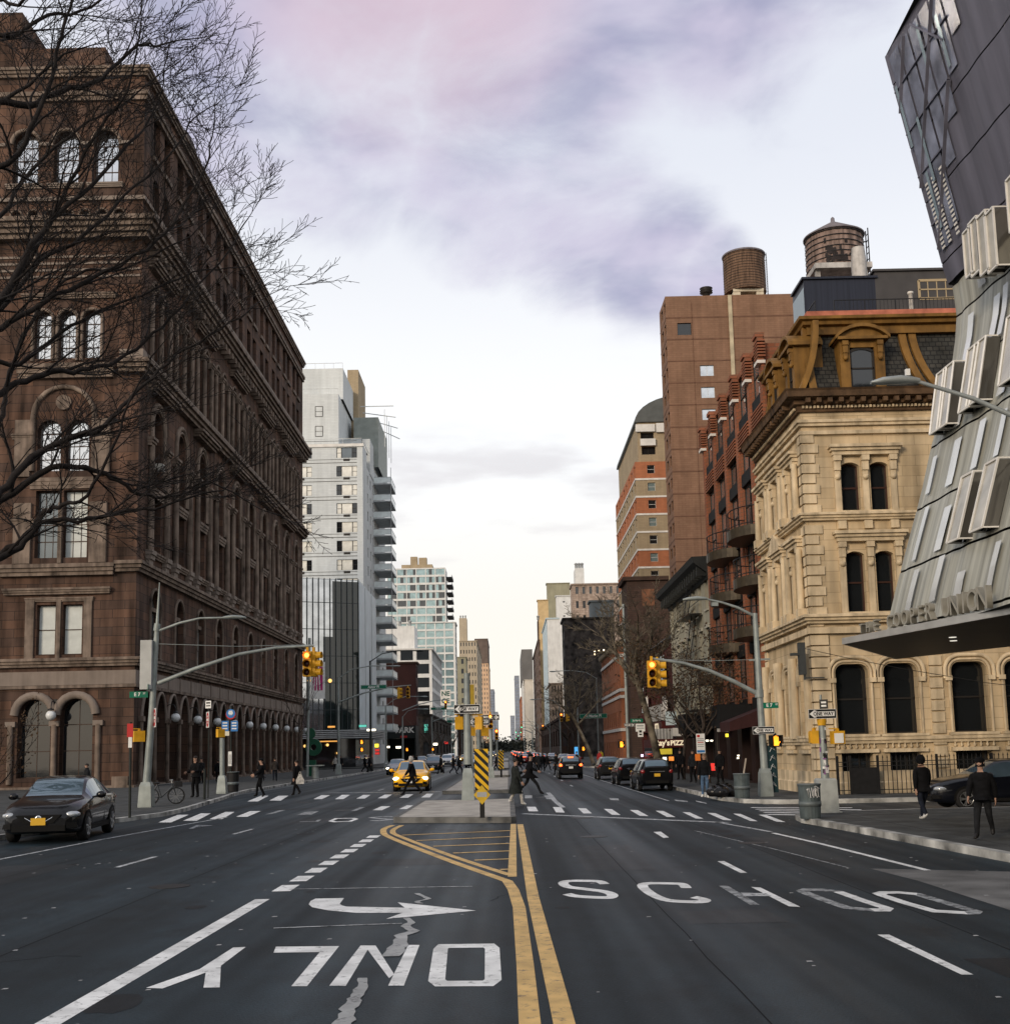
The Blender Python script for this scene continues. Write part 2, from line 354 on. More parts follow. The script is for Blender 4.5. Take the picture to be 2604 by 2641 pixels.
s=MB(); kb=MB(); slab(s,KR+[(60,-20)]); kerb_strip(kb,KR)
pl=s.build('pavement',M_CONC,None,'structure'); kb.build('kerb',M_KERB,pl)
KR2=[(60,41.5),(12,41.3),(9.6,41.7),(8.5,42.8),(8.1,45),(8.05,55),(8.1,110),(8.8,111.6),(10.5,112)]
s=MB(); kb=MB(); slab(s,KR2+[(60,112)]); kerb_strip(kb,KR2)
pl=s.build('pavement',M_CONC,None,'structure'); kb.build('kerb',M_KERB,pl)
KR3=[(10.5,127),(9,127.6),(8.2,129.5),(8.2,1500)]
s=MB(); kb=MB(); slab(s,KR3+[(60,1500),(60,127)]); kerb_strip(kb,KR3)
pl=s.build('pavement',M_CONC,None,'structure'); kb.build('kerb',M_KERB,pl)
# pavement joints
def joints(outline_x0,x1,y0,y1,sx,sy):
    j=MB(); y=y0
    while y<y1: j.box(outline_x0,x1,y,y+.022,.12,.1415); y+=sy
    x=outline_x0
    while x<x1: j.box(x,x+.02,y0,y1,.12,.142); x+=sx
    return j
joints(9.25,16,8,33.6,1.5,1.5).build('joint',mat('joint dirt',(.025,.025,.025),.9,var=0),pl)
b=MB(); rr=random.Random(9)
for i in range(120):
    x,y=rr.uniform(9,15.5),rr.uniform(18,33); a=rr.uniform(.015,.045); b.poly([(x+a*math.cos(t*.785),y+a*math.sin(t*.785),.1435) for t in range(8)])
b.build('gum_spots',mat('dark gum',(.02,.02,.02),.8,var=0),None,'stuff')
# traffic islands in the middle of the avenue
def island(x0,x1,y0,y1,bev=.35):
    o=[(x0+bev*.4,y0),(x1-bev*.4,y0-1.15 if y0<40 else y0),(x1,y0+bev*.5-(1.15 if y0<40 else 0)),(x1,y1-bev*.5),(x1-bev*.4,y1),(x0+bev*.4,y1),(x0,y1-bev*.5),(x0,y0+bev*.5)]
    m=MB(); slab(m,o,.17); i=m.build('traffic_island',M_ISLE,None,'structure')
    k=MB(); kerb_strip(k,[*o[::-1],o[-1]],.16,.176); k.build('kerb',mat('island kerb',(.13,.13,.125),.8,0,.35,2,.3,12),i)
island(-3.5,.18,35.4,47.2); island(-3.3,.1,58,84,.3); island(-3.2,.1,92,112,.3); island(-3.2,.1,128,200,.3); island(-3.2,.1,218,280,.3)
# ---- painted markings (each lies on the road, a few millimetres proud)
def flat(name,polys,m=M_WHITE,z=.004):
    b=MB()
    for q in polys:
        q=[Vector((p[0],p[1])) for p in q]
        a=sum(q[i].x*q[(i+1)%len(q)].y-q[(i+1)%len(q)].x*q[i].y for i in range(len(q)))
        if a<0: q=q[::-1]
        bm=[(p.x,p.y,z) for p in q]; b.poly(bm)
    o=b.build(name,m,ROAD)
    if any(len(q)>4 for q in polys):
        bm=bmesh.new(); bm.from_mesh(o.data); bmesh.ops.triangulate(bm,faces=bm.faces); bm.to_mesh(o.data); bm.free()
    return o
def gp(f,pts): return [G(*f(p)).xy for p in pts]
def stroke(name,pts,w,m=M_WHITE,z=.004,closed=False,squash=1.):
    P=[Vector((p[0],p[1]*squash)) for p in pts]; n=len(P); A=[];B=[]
    for i in range(n):
        a=P[(i-1)%n] if (closed or i>0) else P[i]; b=P[(i+1)%n] if (closed or i<n-1) else P[i]
        d1=(P[i]-a); d2=(b-P[i]); d1=d1.normalized() if d1.length>1e-6 else d2.normalized(); d2=d2.normalized() if d2.length>1e-6 else d1
        n1,n2=Vector((-d1.y,d1.x)),Vector((-d2.y,d2.x)); mm=n1+n2; mm=mm/max(.35,mm.dot(n1)) if mm.length>1e-3 else n1
        A.append(P[i]+mm*w/2); B.append(P[i]-mm*w/2)
    b=MB()
    for i in range(n if closed else n-1):
        j=(i+1)%n; b.quad(*[(q.x,q.y/squash,z) for q in (A[i],B[i],B[j],A[j])])
    return b.build(name,m,ROAD)
def smooth(pts,k=6):
    P=[Vector((p[0],p[1])) for p in pts]; o=[]
    for i in range(len(P)-1):
        p0,p1,p2,p3=P[max(i-1,0)],P[i],P[i+1],P[min(i+2,len(P)-1)]
        for t in (j/k for j in range(k)): o.append(.5*((2*p1)+(p2-p0)*t+(2*p0-5*p1+4*p2-p3)*t*t+(3*p1-p0-3*p2+p3)*t**3))
    return o+[P[-1]]
flat('lane_line',[[(-3.55,17.5),(-3.77,17.5),(-3.9,4),(-3.68,4)]])
for i in range(9):
    y=18.45+i*1.38; x=-3.55+i*.015; flat('lane_line',[[(x-.17,y),(x+.12,y),(x+.12,y+.85),(x-.17,y+.85)]])
flat('arrow',[gp(z4,[(1107,570),(1207,568),(1192,588),(1200,594),(1215,598),(1420,602),(1395,583),(1670,612),(1355,641),(1412,620),(1250,620),(1150,611),(1095,600),(1083,590),(1090,578)])])
stroke('lettering',gp(z4,[(1556,737),(1715,735),(1727,745),(1730,855),(1712,868),(1548,869),(1532,857),(1546,747)]),.155,closed=True,squash=.62)
flat('lettering',[gp(z4,q) for q in ([(1265,735),(1318,735),(1383,836),(1365,850),(1290,750),(1213,877),(1155,877)],[(1432,733),(1472,733),(1417,876),(1362,876)])])
flat('lettering',[gp(z4,[(968,739),(1190,737),(1077,878),(1022,878),(1122,758),(960,760)])])
flat('lettering',[gp(z4,[(862,740),(818,742),(700,818),(512,884),(570,886),(722,830),(714,883),(771,882),(775,806)])])
for q,w in (([(1015,537),(1657,527)],.05),([(960,674),(1410,657)],.05)): stroke('seam',gp(z4,q),w,M_WORN,.006)
def sealant(pts,w0,w1):
    P=gp(z4,pts); rr=random.Random(3); A=[];B=[]
    P=smooth(P,3)
    for i,p in enumerate(P):
        w=w0+(w1-w0)*i/len(P); w*=rr.uniform(.75,1.12); e=rr.uniform(-.015,.015); A.append((p.x-w/2+e,p.y)); B.append((p.x+w/2+e+rr.uniform(-.012,.012),p.y))
    b=MB()
    for i in range(len(P)-1): b.quad(*[(q[0],q[1],.008) for q in (A[i],B[i],B[i+1],A[i+1])])
    b.build('crack_sealant',M_SEAL,ROAD)
sealant([(1462,552),(1490,566),(1500,572),(1460,582),(1480,588)],.1,.07); sealant([(1425,638),(1440,655),(1420,668),(1450,684),(1410,700),(1405,725),(1390,745),(1375,774)],.1,.2)
sealant([(1272,850),(1268,880),(1250,910),(1240,930),(1222,960),(1215,985),(1200,1010),(1180,1080)],.11,.15)
YA=smooth(gp(z4,[(1378,312),(1352,322),(1345,334),(1368,354),(1560,430),(1780,508)]),5)+[Vector((.03,18.0)),Vector((.1,16)),Vector((.12,11.8)),Vector((.12,4))]
stroke('centre_line',YA,.17,M_YEL)
stroke('centre_line',smooth(gp(z4,[(1410,312),(1385,324),(1378,335),(1398,349),(1580,418),(1790,487)]),5),.15,M_YEL,.0045)
stroke('centre_line',[(.02,19.8),(.1,33.7)],.15,M_YEL,.0055); stroke('centre_line',[(.29,33.5),(.31,17),(.38,10),(.42,4)],.17,M_YEL)
for a,b in (((1410,347),(1790,331)),((1460,366),(1790,352)),((1520,386),(1790,376)),((1590,410),(1792,402)),((1665,435),(1795,430)),((1755,468),(1795,466))): stroke('hatching',gp(z4,[a,b]),.16,M_YEL,.0065)
stroke('edge_line',[(-11.05,4),(-11,25.5),(-10.72,31),(-10.35,35.2),(-9.8,41)],.11,M_WORN)
stroke('edge_line',[(-13.0,44),(-14.7,64),(-14.75,140)],.1,M_FADE)
for a,b in ((13,15.2),(23.06,25.4),(32,34.1)): flat('lane_line',[[(-7.72+.02*(a-23),a),(-7.6+.02*(a-23),a),(-7.58+.02*(b-23),b),(-7.7+.02*(b-23),b)]],M_WORN)
for y in (66,76,86,96,106,120,134): flat('lane_line',[[(-7.4,y),(-7.28,y),(-7.25,y+3),(-7.37,y+3)]],M_WORN)
def cw(polys,f,m=M_WHITE): 
    for q in polys: flat('crosswalk_bar',[gp(f,q)],m)
cw([[(555,302),(600,302),(662,275),(625,275)],[(642,296),(690,296),(740,270),(705,270)],[(735,290),(780,290),(823,265),(790,265)],[(828,282),(868,282),(915,262),(878,262)],[(1307,259),(1340,259),(1370,245),(1338,245)],[(1400,255),(1435,255),(1455,242),(1427,242)]],z4)
cw([[(930,274),(955,272),(1003,258),(980,259)],[(1230,262),(1250,261),(1282,248),(1262,249)],[(1040,276),(1095,274),(1120,262),(1070,265)]],z4,M_FADE)
cw([[(868,228),(905,228),(943,208),(915,208)],[(945,225),(985,225),(1012,208),(978,208)],[(1100,220),(1130,220),(1158,206),(1128,206)],[(1175,220),(1205,220),(1228,205),(1200,205)],[(1250,218),(1280,218),(1300,205),(1275,205)],[(1325,217),(1355,217),(1375,204),(1350,204)],[(1402,215),(1432,215),(1450,203),(1425,203)],[(1478,214),(1508,214),(1520,201),(1497,201)]],z4)
stroke('stop_line',[(-9.8,63.9),(-3.6,62)],.45,M_WORN)
stroke('lettering',gp(z4,[(1160,297),(1180,288),(1240,287),(1250,290),(1228,298),(1175,300)]),.14,M_WHITE,closed=True,squash=.5)
stroke('lettering',gp(z4,[(1378,281),(1330,282),(1300,285),(1340,289),(1375,292),(1330,296),(1298,295)]),.14,M_WORN,squash=.5)
stroke('lettering',gp(z4,[(1052,299),(1112,298),(1122,292)]),.12,M_FADE,squash=.5); stroke('lettering',gp(z4,[(670,324),(695,312),(735,313),(690,318)]),.13,M_FADE,squash=.5)
# right carriageway
def let(pts,m,closed=False,w=.16): stroke('lettering',smooth(gp(z5,pts),3) if not closed else gp(z5,pts),w,m,closed=closed,squash=.55)
let([(378,557),(362,548),(330,545),(250,545),(222,552),(240,567),(300,575),(375,585),(406,596),(402,606),(370,608),(275,603),(236,594)],M_WHITE)
let([(686,572),(672,558),(640,555),(550,554),(520,562),(545,588),(590,611),(640,621),(735,624),(755,616),(712,606)],M_WHITE)
flat('lettering',[gp(z5,[(930,568),(965,570),(1115,643),(1072,641)])],M_WHITE); flat('lettering',[gp(z5,[(890,590),(985,592),(1010,603),(905,603)])],M_WORN,.0055); flat('lettering',[gp(z5,[(805,562),(840,562),(962,635),(925,635)])],M_FADE)
let([(1122,584),(1140,578),(1200,579),(1255,585),(1350,619),(1440,648),(1432,655),(1385,655),(1290,646),(1200,615),(1135,590)],M_FADE,True)
stroke('lettering',gp(z5,[(1258,586),(1350,619),(1440,648),(1432,655),(1385,655)]),.15,M_WHITE,.0055,squash=.55)
let([(1412,594),(1430,589),(1490,589),(1555,595),(1665,628),(1772,659),(1765,665),(1740,666),(1620,659),(1510,628),(1425,600)],M_FADE,True)
stroke('lettering',gp(z5,[(1510,628),(1425,600),(1412,594),(1430,589),(1490,589),(1555,595)]),.15,M_WHITE,.0055,squash=.55); stroke('lettering',gp(z5,[(1510,628),(1620,659),(1740,666)]),.15,M_WHITE,.0055,squash=.55)
flat('lane_line',[gp(z5,q) for q in ([(562,360),(590,359),(620,381),(600,383)],)]); flat('lane_line',[gp(z5,[(803,471),(828,470),(915,514),(890,515)])]); flat('lane_line',[gp(z5,[(1405,748),(1450,748),(1768,899),(1722,899)])])
for y in (66,78,90,102,130,145): flat('lane_line',[[(3.5,y),(3.62,y),(3.62,y+2.5),(3.5,y+2.5)]],M_WORN)
stroke('stop_line',[(.44,39),(5.93,32.3)],.3,M_WORN); stroke('edge_line',[(5.7,32.6),(6.3,28.6)],.13,M_WORN); stroke('edge_line',[(6.26,28.2),(6.52,25),(6.8,19.4)],.12,M_WHITE)
stroke('edge_line',[(6.2,46),(6.1,60),(5.95,110)],.1,M_WORN); stroke('seam',[(4.6,29.5),(5.3,24),(5.7,20)],.05,M_FADE)
cw([[(85,265),(118,265),(128,282),(92,282)],[(183,266),(215,267),(228,287),(195,286)],[(277,270),(308,271),(330,290),(298,290)],[(375,273),(405,274),(438,296),(405,295)],[(473,277),(503,278),(543,300),(510,299)],[(570,280),(600,281),(645,304),(612,303)],[(671,285),(698,286),(750,310),(720,309)],[(764,288),(795,289),(858,316),(825,315)],[(862,291),(890,292),(955,320),(925,318)],[(958,295),(985,295),(1060,323),(1025,321)]],z5)
cw([[(78,222),(105,222),(105,233),(78,233)],[(150,223),(180,222),(190,236),(160,236)],[(395,232),(430,234),(432,241),(400,239)],[(640,238),(690,243),(692,247),(645,243)],[(720,241),(760,250),(764,254),(724,246)]],z5,M_WORN)
sealant_pts=gp(z5,[(165,212),(178,225),(188,240),(205,255),(222,268)]); stroke('crack_sealant',sealant_pts,.2,M_WORN,.0075)
for i in range(5):
    y0,y1,x0,x1=[(268,266,930,1310),(274,273,948,1345),(280,281,962,1370),(287,288,978,1395),(294,298,990,1420)][i]; stroke('crosswalk_bar',gp(z5,[(x0,y0),(x1,y1+3)]),.3,M_WHITE)
flat('concrete_pad',[gp(z5,[(1375,498),(1905,510),(2010,514),(2010,690),(1905,655),(1560,545)])],M_PAD,.003)
rr=random.Random(5); b=MB()
for i in range(170):   # chewing gum, litter and chips on the asphalt
    x,y=rr.uniform(-11,8),rr.uniform(7,34); a=rr.uniform(.015,.04); b.quad((x-a,y-a,.0035),(x+a,y-a*.6,.0035),(x+a*.8,y+a,.0035),(x-a*.7,y+a,.0035))
b.build('litter',mat('pale litter',(.4,.4,.4),.8,var=.3,scale=1),None,'stuff')
# repairs: trench patches, hairline cracks, oil spots
M_PATCH=asphalt('asphalt patch',(.0155,.019,.022),(.05,.05,.05)); M_PATCHD=asphalt('fresh asphalt patch',(.0045,.006,.0075),(.02,.02,.02)); M_CRACK=mat('asphalt crack',(.004,.004,.005),.9,var=0)
for i,(x0,x1,y0,y1,m_) in enumerate(((-8.9,-6.2,11.5,13.1,M_PATCHD),(1.3,2.5,20.5,25.8,M_PATCH),(4.4,6.0,10.2,11.6,M_PATCHD),(-10.2,-8.7,19,24,M_PATCH),(-2.6,-1.2,22.2,23.6,M_PATCHD),(5.2,7.4,24.5,27,M_PATCH),(-6.9,-5.1,36,39,M_PATCH),(2.1,3.3,14.2,15.3,M_PATCH),(-9.5,-4,45.5,46.4,M_PATCHD),(1.0,6.5,47.5,48.4,M_PATCHD))):
    e=random.Random(i); flat('asphalt_patch',[[(x0,y0),(x1,y0+e.uniform(-.1,.1)),(x1+e.uniform(-.1,.1),y1),(x0+e.uniform(-.06,.06),y1)]],m_,.002)
for x,w_,y1 in ((-5.55,.018,60),(1.95,.014,58),(5.0,.018,44),(-9.2,.014,50)):
    rr=random.Random(int(x*10)); stroke('tar_seam',[(x+rr.gauss(0,.006),6+i*1.5) for i in range(int((y1-6)/1.5))],w_,M_CRACK,.0024)
rr=random.Random(77)
for i in range(9):
    x,y=rr.uniform(-10.5,7),rr.uniform(7.5,32); a=rr.choice((0,0,math.pi/2,.6)); P=[Vector((x,y))]
    for k in range(rr.randint(6,16)): a+=rr.gauss(0,.35); P.append(P[-1]+Vector((math.cos(a),math.sin(a)))*rr.uniform(.15,.4))
    stroke('crack',P,rr.uniform(.008,.014),M_CRACK,.0026)
for i in range(16):
    x,y,r_=rr.uniform(-9,6.5),rr.uniform(8,34),rr.uniform(.1,.32); flat('oil_stain',[[(x+r_*rr.uniform(.7,1.1)*math.cos(t*.524),y+1.5*r_*rr.uniform(.7,1.1)*math.sin(t*.524)) for t in range(12)]],M_PATCHD,.0022)
# iron covers
for x,y,rd in ((2.2,36,.35),(-5.6,19.5,.33),(2.0,28.3,.33),(5.6,11.2,.3),(-6.2,44,.35),(5.2,25.5,.3),(-9,52,.35),(1.5,52,.35)):
    m=MB(); m.lathe([(rd,.0),(rd,.006)],(x,y,0),20); m.build('manhole_cover',mat('cast iron',(.03,.03,.03),.5,.4,.2,9,.4,60),ROAD)
# ================================================================== facade kit
class Fac:
    """o: plan origin, u: unit plan direction, left to right seen from outside"""
    def __init__(s,o,u): s.o=Vector(o); s.u=Vector(u); s.n=Vector((u[1],-u[0])); s.rz=math.atan2(u[1],u[0])
    def p(s,u,z,d=0.): q=s.o+s.u*u-s.n*d; return (q.x,q.y,z)
def topline(a,b,d,arch):
    if not arch: return [(a,d),(b,d)]
    t,r=arch; w=(b-a)/2; m=(a+b)/2; k=10
    if t=='s':
        R=(w*w+r*r)/(2*r); t0=math.asin(min(1,w/R)) if r<=w else math.pi-math.asin(w/R)
        return [(m+R*math.sin(-t0+2*t0*i/k),d-R+R*math.cos(-t0+2*t0*i/k)) for i in range(k+1)]
    if t=='c':
        L=[(a+r-r*math.cos(math.pi/2*i/5),d-r+r*math.sin(math.pi/2*i/5)) for i in range(6)]; return L+[(2*m-x,z) for x,z in L[::-1]]
    if t=='p':
        L=[(a+w*(1-math.cos(math.pi/2*i/6))**.9,d-r+r*math.sin(math.pi/2*i/6)) for i in range(7)]; L[-1]=(m,d); return L+[(2*m-x,z) for x,z in L[:-1][::-1]]
def cell(mb,F,u0,u1,z0,z1,hole=None,depth=.25,mi=0,rmi=None):
    P=F.p
    if hole is None: mb.quad(P(u0,z0),P(u1,z0),P(u1,z1),P(u0,z1),mi); return
    a,b,c,d,arch=hole; T=topline(a,b,d,arch); rmi=mi if rmi is None else rmi
    if a>u0+1e-4: mb.quad(P(u0,z0),P(a,z0),P(a,z1),P(u0,z1),mi)
    if u1>b+1e-4: mb.quad(P(b,z0),P(u1,z0),P(u1,z1),P(b,z1),mi)
    if c>z0+1e-4: mb.quad(P(a,z0),P(b,z0),P(b,c),P(a,c),mi)
    for (ua,za),(ub,zb) in zip(T,T[1:]):
        if z1-max(za,zb)>1e-4 or abs(za-zb)>1e-4: mb.quad(P(ua,za),P(ub,zb),P(ub,z1),P(ua,z1),mi)
    loop=[(a,c),(b,c)]+T[::-1]
    for (ua,za),(ub,zb) in zip(loop,loop[1:]+loop[:1]):
        if abs(ua-ub)+abs(za-zb)>1e-5: mb.quad(P(ua,za),P(ua,za,depth),P(ub,zb,depth),P(ub,zb),rmi)
def row(mb,F,u0,u1,z0,z1,holes,depth=.25,mi=0,rmi=None):
    hs=sorted(holes,key=lambda h:h[0]); e=[u0]+[(p[1]+q[0])/2 for p,q in zip(hs,hs[1:])]+[u1]
    if not hs: cell(mb,F,u0,u1,z0,z1,None,depth,mi)
    for i,h in enumerate(hs): cell(mb,F,e[i],e[i+1],z0,z1,h,depth,mi,rmi)
WM={}
def win_mesh(w,h,arch,fm,pm,nx=1,ny=2,fw=.07):
    k=(round(w,2),round(h,2),arch,fm.name,pm.name,nx,ny)
    if k in WM: return WM[k]
    T=topline(-w/2,w/2,h,arch); fr=MB(); loop=[(-w/2,0),(w/2,0)]+T[::-1]
    for (a,za),(b,zb) in zip(loop,loop[1:]+loop[:1]):
        if abs(a-b)+abs(za-zb)>1e-5: fr.bar((a,.03,za),(b,.03,zb),fw*1.6,.06,0,(0,1,0))
    def top(x):
        for (a,za),(b,zb) in zip(T,T[1:]):
            if a-1e-6<=x<=b+1e-6 and b>a: return za+(zb-za)*(x-a)/(b-a)
        return h
    for i in range(1,nx): x=-w/2+w*i/nx; fr.box(x-fw/3,x+fw/3,.015,.055,0,top(x)-.01)
    for j in range(1,ny): z=h*j/ny; fr.box(-w/2,w/2,.0,.06,z-fw/2.2,z+fw/2.2)
    pn=MB(); pn.poly([(x,.04,z) for x,z in loop])
    WM[k]=(fr.mesh('window',fm),pn.mesh('pane',pm)); return WM[k]
def window(parent,F,h,depth,fm,pm,nx=1,ny=2,name='window',inset=.9):
    a,b,c,d,arch=h; fr,pn=win_mesh(b-a,d-c,arch,fm,pm,nx,ny); x,y,z=F.p((a+b)/2,c,depth*inset)
    o=obj(name,fr,parent,None,True,(x,y,z),F.rz); sub('pane',pn,o); return o
def cprof(z0,z1,p,steps=3):
    L=[(-.1,z0)]
    for i in range(steps): q=p*(.25+.75*(i+1)/steps); za=z0+(z1-z0)*i/steps; L+=[(q,za),(q,z0+(z1-z0)*(i+1)/steps-.02)]
    return L+[(p*.9,z1),(-.1,z1)]
def fbox(mb,F,u0,u1,z0,z1,d0,d1,mi=0):
    """box on a facade; d positive = proud of the wall"""
    mb.prism([F.p(u0,z0,-d0),F.p(u1,z0,-d0),F.p(u1,z1,-d0),F.p(u0,z1,-d0)],tuple(Vector(F.p(0,0,-d1))-Vector(F.p(0,0,-d0))),mi)
def archbar(mb,F,a,b,c,d,arch,w,pr,mi=0,legs=True,n=5):
    T=topline(a,b,d,arch); L=([(a,c)] if legs else [])+T+([(b,c)] if legs else [])
    mb.tube([F.p(u,z,-pr*.3) for u,z in L],w,n,mi)
def shell(mb,x0,x1,y0,y1,z0,z1,skip='',mi=0,top=True):
    if 'S' not in skip: mb.quad((x0,y0,z0),(x1,y0,z0),(x1,y0,z1),(x0,y0,z1),mi)
    if 'E' not in skip: mb.quad((x1,y0,z0),(x1,y1,z0),(x1,y1,z1),(x1,y0,z1),mi)
    if 'N' not in skip: mb.quad((x1,y1,z0),(x0,y1,z0),(x0,y1,z1),(x1,y1,z1),mi)
    if 'W' not in skip: mb.quad((x0,y1,z0),(x0,y0,z0),(x0,y0,z1),(x0,y1,z1),mi)
    if top: mb.quad((x0,y0,z1),(x1,y0,z1),(x1,y1,z1),(x0,y1,z1),mi)
P_DARK=glass('dark window glass',(.012,.014,.016)); P_SKY=glass('sky reflecting glass',(.62,.64,.66),.05,.85); P_MID=glass('grey window glass',(.16,.18,.19),.05,.6)
P_TEAL=glass('teal glass',(.33,.45,.46),.06,.55); P_BLIND=mat('drawn blind',(.42,.46,.45),.5,0,.12,1.2,spec=.9); P_BLUE=glass('blue glass',(.25,.36,.47),.06,.7); P_WARM=mat('warm lit room',(.25,.12,.03),.5,emit=(1,.55,.15),estr=1.2,var=0)
F_DARK=mat('dark window frame',(.025,.022,.02),.5,var=0); F_BROWN=mat('brown window frame',(.05,.03,.022),.55,var=0); F_WHITE=mat('white window frame',(.55,.55,.53),.5,var=0); F_TEAL=mat('teal window frame',(.09,.24,.21),.45,var=0)
M_FOUND=masonry('brownstone',(.108,.062,.043),(.068,.045,.036),(.033,.024,.020),1.7,.62,.02,.9,.6,.25,.25,.6); M_FTRIM=mat('carved brownstone trim',(.175,.135,.108),.88,0,.55,1.1,.3,9,streak=.5); M_FBAND=mat('pale stone band',(.205,.168,.142),.85,0,.2,.8,.2,9,streak=.5)
M_ROOFD=mat('tar roof',(.03,.03,.03),.9,0,.2,.5)
# ================================================================== brown institute building on the left
BR=thing('brownstone_building','massive brownstone institute building with a ground floor arcade behind the bare tree','building',(-43,113,0))
FS=Fac((-60,80),(1,0)); FE=Fac((-25.6,80),(0,1)); wall=MB(); trim=MB(); band=MB(); WN=[]
def addw(F,h,depth,fm=F_BROWN,pm=None,nx=2,ny=3,name='window'): WN.append((F,h,depth,fm,pm or P_DARK,nx,ny,name))
# --- south front
def X(x): return x+60
def srow(z0,z1,holes,dep,pms,nx=2,ny=2,arch=None):
    hs=[(X(a),X(b),c,d,ar) for a,b,c,d,ar in holes]
    row(wall,FS,X(-35.9),X(-27),z0,z1,hs,dep); wall.quad(FS.p(0,z0),FS.p(X(-35.9),z0),FS.p(X(-35.9),z1),FS.p(0,z1)); wall.quad(FS.p(X(-27),z0),FS.p(X(-25.6),z0),FS.p(X(-25.6),z1),FS.p(X(-27),z1))
    for h,pm in zip(hs,pms): addw(FS,h,dep,F_BROWN,pm,nx,ny)
sc=lambda w:('s',w/2-.002)
srow(0,7.2,[(-33.55,-31.3,.9,6.3,sc(2.25)),(-30.66,-28.41,.9,6.3,sc(2.25))],.7,[P_DARK,P_DARK],2,3)
srow(7.2,9.0,[],0,[])
srow(9.0,14.9,[(-32.45,-31.15,9.33,12.8,None),(-30.65,-29.3,9.33,12.8,None)],.4,[P_BLIND,P_BLIND],1,2)
srow(14.9,21.5,[(-32.75,-31.1,16.1,20.9,None),(-30.8,-29.1,16.1,20.9,None)],.5,[P_MID,P_BLIND],3,4)
srow(21.5,29.2,[(-32.75,-31.1,22.3,26,sc(1.65)),(-30.75,-29.1,22.3,26,sc(1.65))],.5,[P_SKY,P_SKY],2,4)
srow(29.2,36.0,[(-33.2,-31.95,30.5,34,sc(1.25)),(-31.45,-30.2,30.5,34,sc(1.25)),(-29.7,-28.45,30.5,34,sc(1.25))],.4,[P_SKY]*3,2,4)
srow(36,39.4,[],0,[])
srow(39.4,42.6,[(-35.1+i*1.24,-34.42+i*1.24,40,41.6,sc(.68)) for i in range(7)],.3,[P_MID,P_DARK,P_SKY,P_MID,P_SKY,P_DARK,P_SKY],1,2)
srow(42.6,50,[(-35.15,-33.3,43.7,47.7,sc(1.85)),(-32.15,-30.35,43.7,47.7,sc(1.8)),(-29.25,-27.45,43.7,47.7,sc(1.8))],.5,[P_SKY]*3,3,4)
srow(50,52.3,[],0,[])
wall.box(-60,-34.8,80.02,100,52.3,57.2); wall.box(-34.8,-28.6,80.05,96,52.3,54.3); wall.box(-60,-40,80.0,104,57.2,62)
# south front trim
for a,b in ((-33.55,-31.3),(-30.66,-28.41)): archbar(band,FS,X(a)-.22,X(b)+.22,4.7,6.3+.22,sc(b-a+.44),.3,.2,legs=False,n=6)
for x in (-34.0,-31.0,-28.0): trim.tube([FS.p(X(x),.5,-.1),FS.p(X(x),4.5,-.1)],.2,8); fbox(band,FS,X(x)-.34,X(x)+.34,4.4,4.75,-.1,.22)
def shelf(F,u0,u1,z0,z1,pr,mb=None): 
    mb=mb or trim
    for i in range(3): q=pr*(.35+.65*(i+1)/3); fbox(mb,F,u0-q*.5,u1+q*.5,z0+(z1-z0)*i/3,z0+(z1-z0)*(i+1)/3-.004,-.1,q)
for x0,x1 in ((-33.2,-32.6),(-31.05,-30.75),(-29.15,-28.6)): fbox(trim,FS,X(x0),X(x1),9.0,13.2,-.1,.16)
shelf(FS,X(-34.6),X(-27.5),13.5,13.95,.4); shelf(FS,X(-33.2),X(-28.6),13.0,13.3,.2); shelf(FS,X(-34.9),X(-27.3),14.8,15.6,.6)
for x0,x1 in ((-34.2,-33.0),(-31.08,-30.82),(-28.9,-27.7)): fbox(trim,FS,X(x0),X(x1),15.7,20.0,-.1,.22); shelf(FS,X(x0)-.1,X(x1)+.1,18.4,18.9,.3)
shelf(FS,X(-33.1),X(-28.8),21.0,21.8,.2)
archbar(trim,FS,X(-33.1),X(-28.75),22.3,28.4,sc(4.35),.2,.25); trim.lathe([(.55,.0),(.55,.16)],(-30.93,79.84,27.25),18,0,'y'); shelf(FS,X(-34.0),X(-27.6),29.0,30.0,.55)
for x0,x1 in ((-34.3,-33.2),(-28.7,-27.6)): fbox(trim,FS,X(x0),X(x1),21.9,26.0,-.1,.2); shelf(FS,X(x0)-.1,X(x1)+.1,24.6,25.0,.3)
for a,b in ((-33.2,-31.95),(-31.45,-30.2),(-29.7,-28.45)): archbar(trim,FS,X(a)-.1,X(b)+.1,30.3,34.12,sc(b-a+.2),.14,.2)
shelf(FS,X(-34),X(-27.5),34.9,35.3,.3)
for z in (36.5,37.0,37.5,38.0): fbox(band,FS,X(-36),X(-25.7),z,z+.16,-.05,.08)
for a in range(7): archbar(trim,FS,X(-35.18+a*1.24),X(-34.34+a*1.24),39.95,41.7,sc(.84),.08,.1)
for a,b in ((-35.15,-33.3),(-32.15,-30.35),(-29.25,-27.45)): archbar(trim,FS,X(a)-.12,X(b)+.12,45.8,47.82,sc(b-a+.24),.16,.2,legs=False); shelf(FS,X(a)-.3,X(b)+.3,43.3,43.65,.25,band)
for x in (-36.2,-32.7,-29.8,-26.9): fbox(band,FS,X(x)-.5,X(x)+.5,46.6,46.85,-.1,.14)
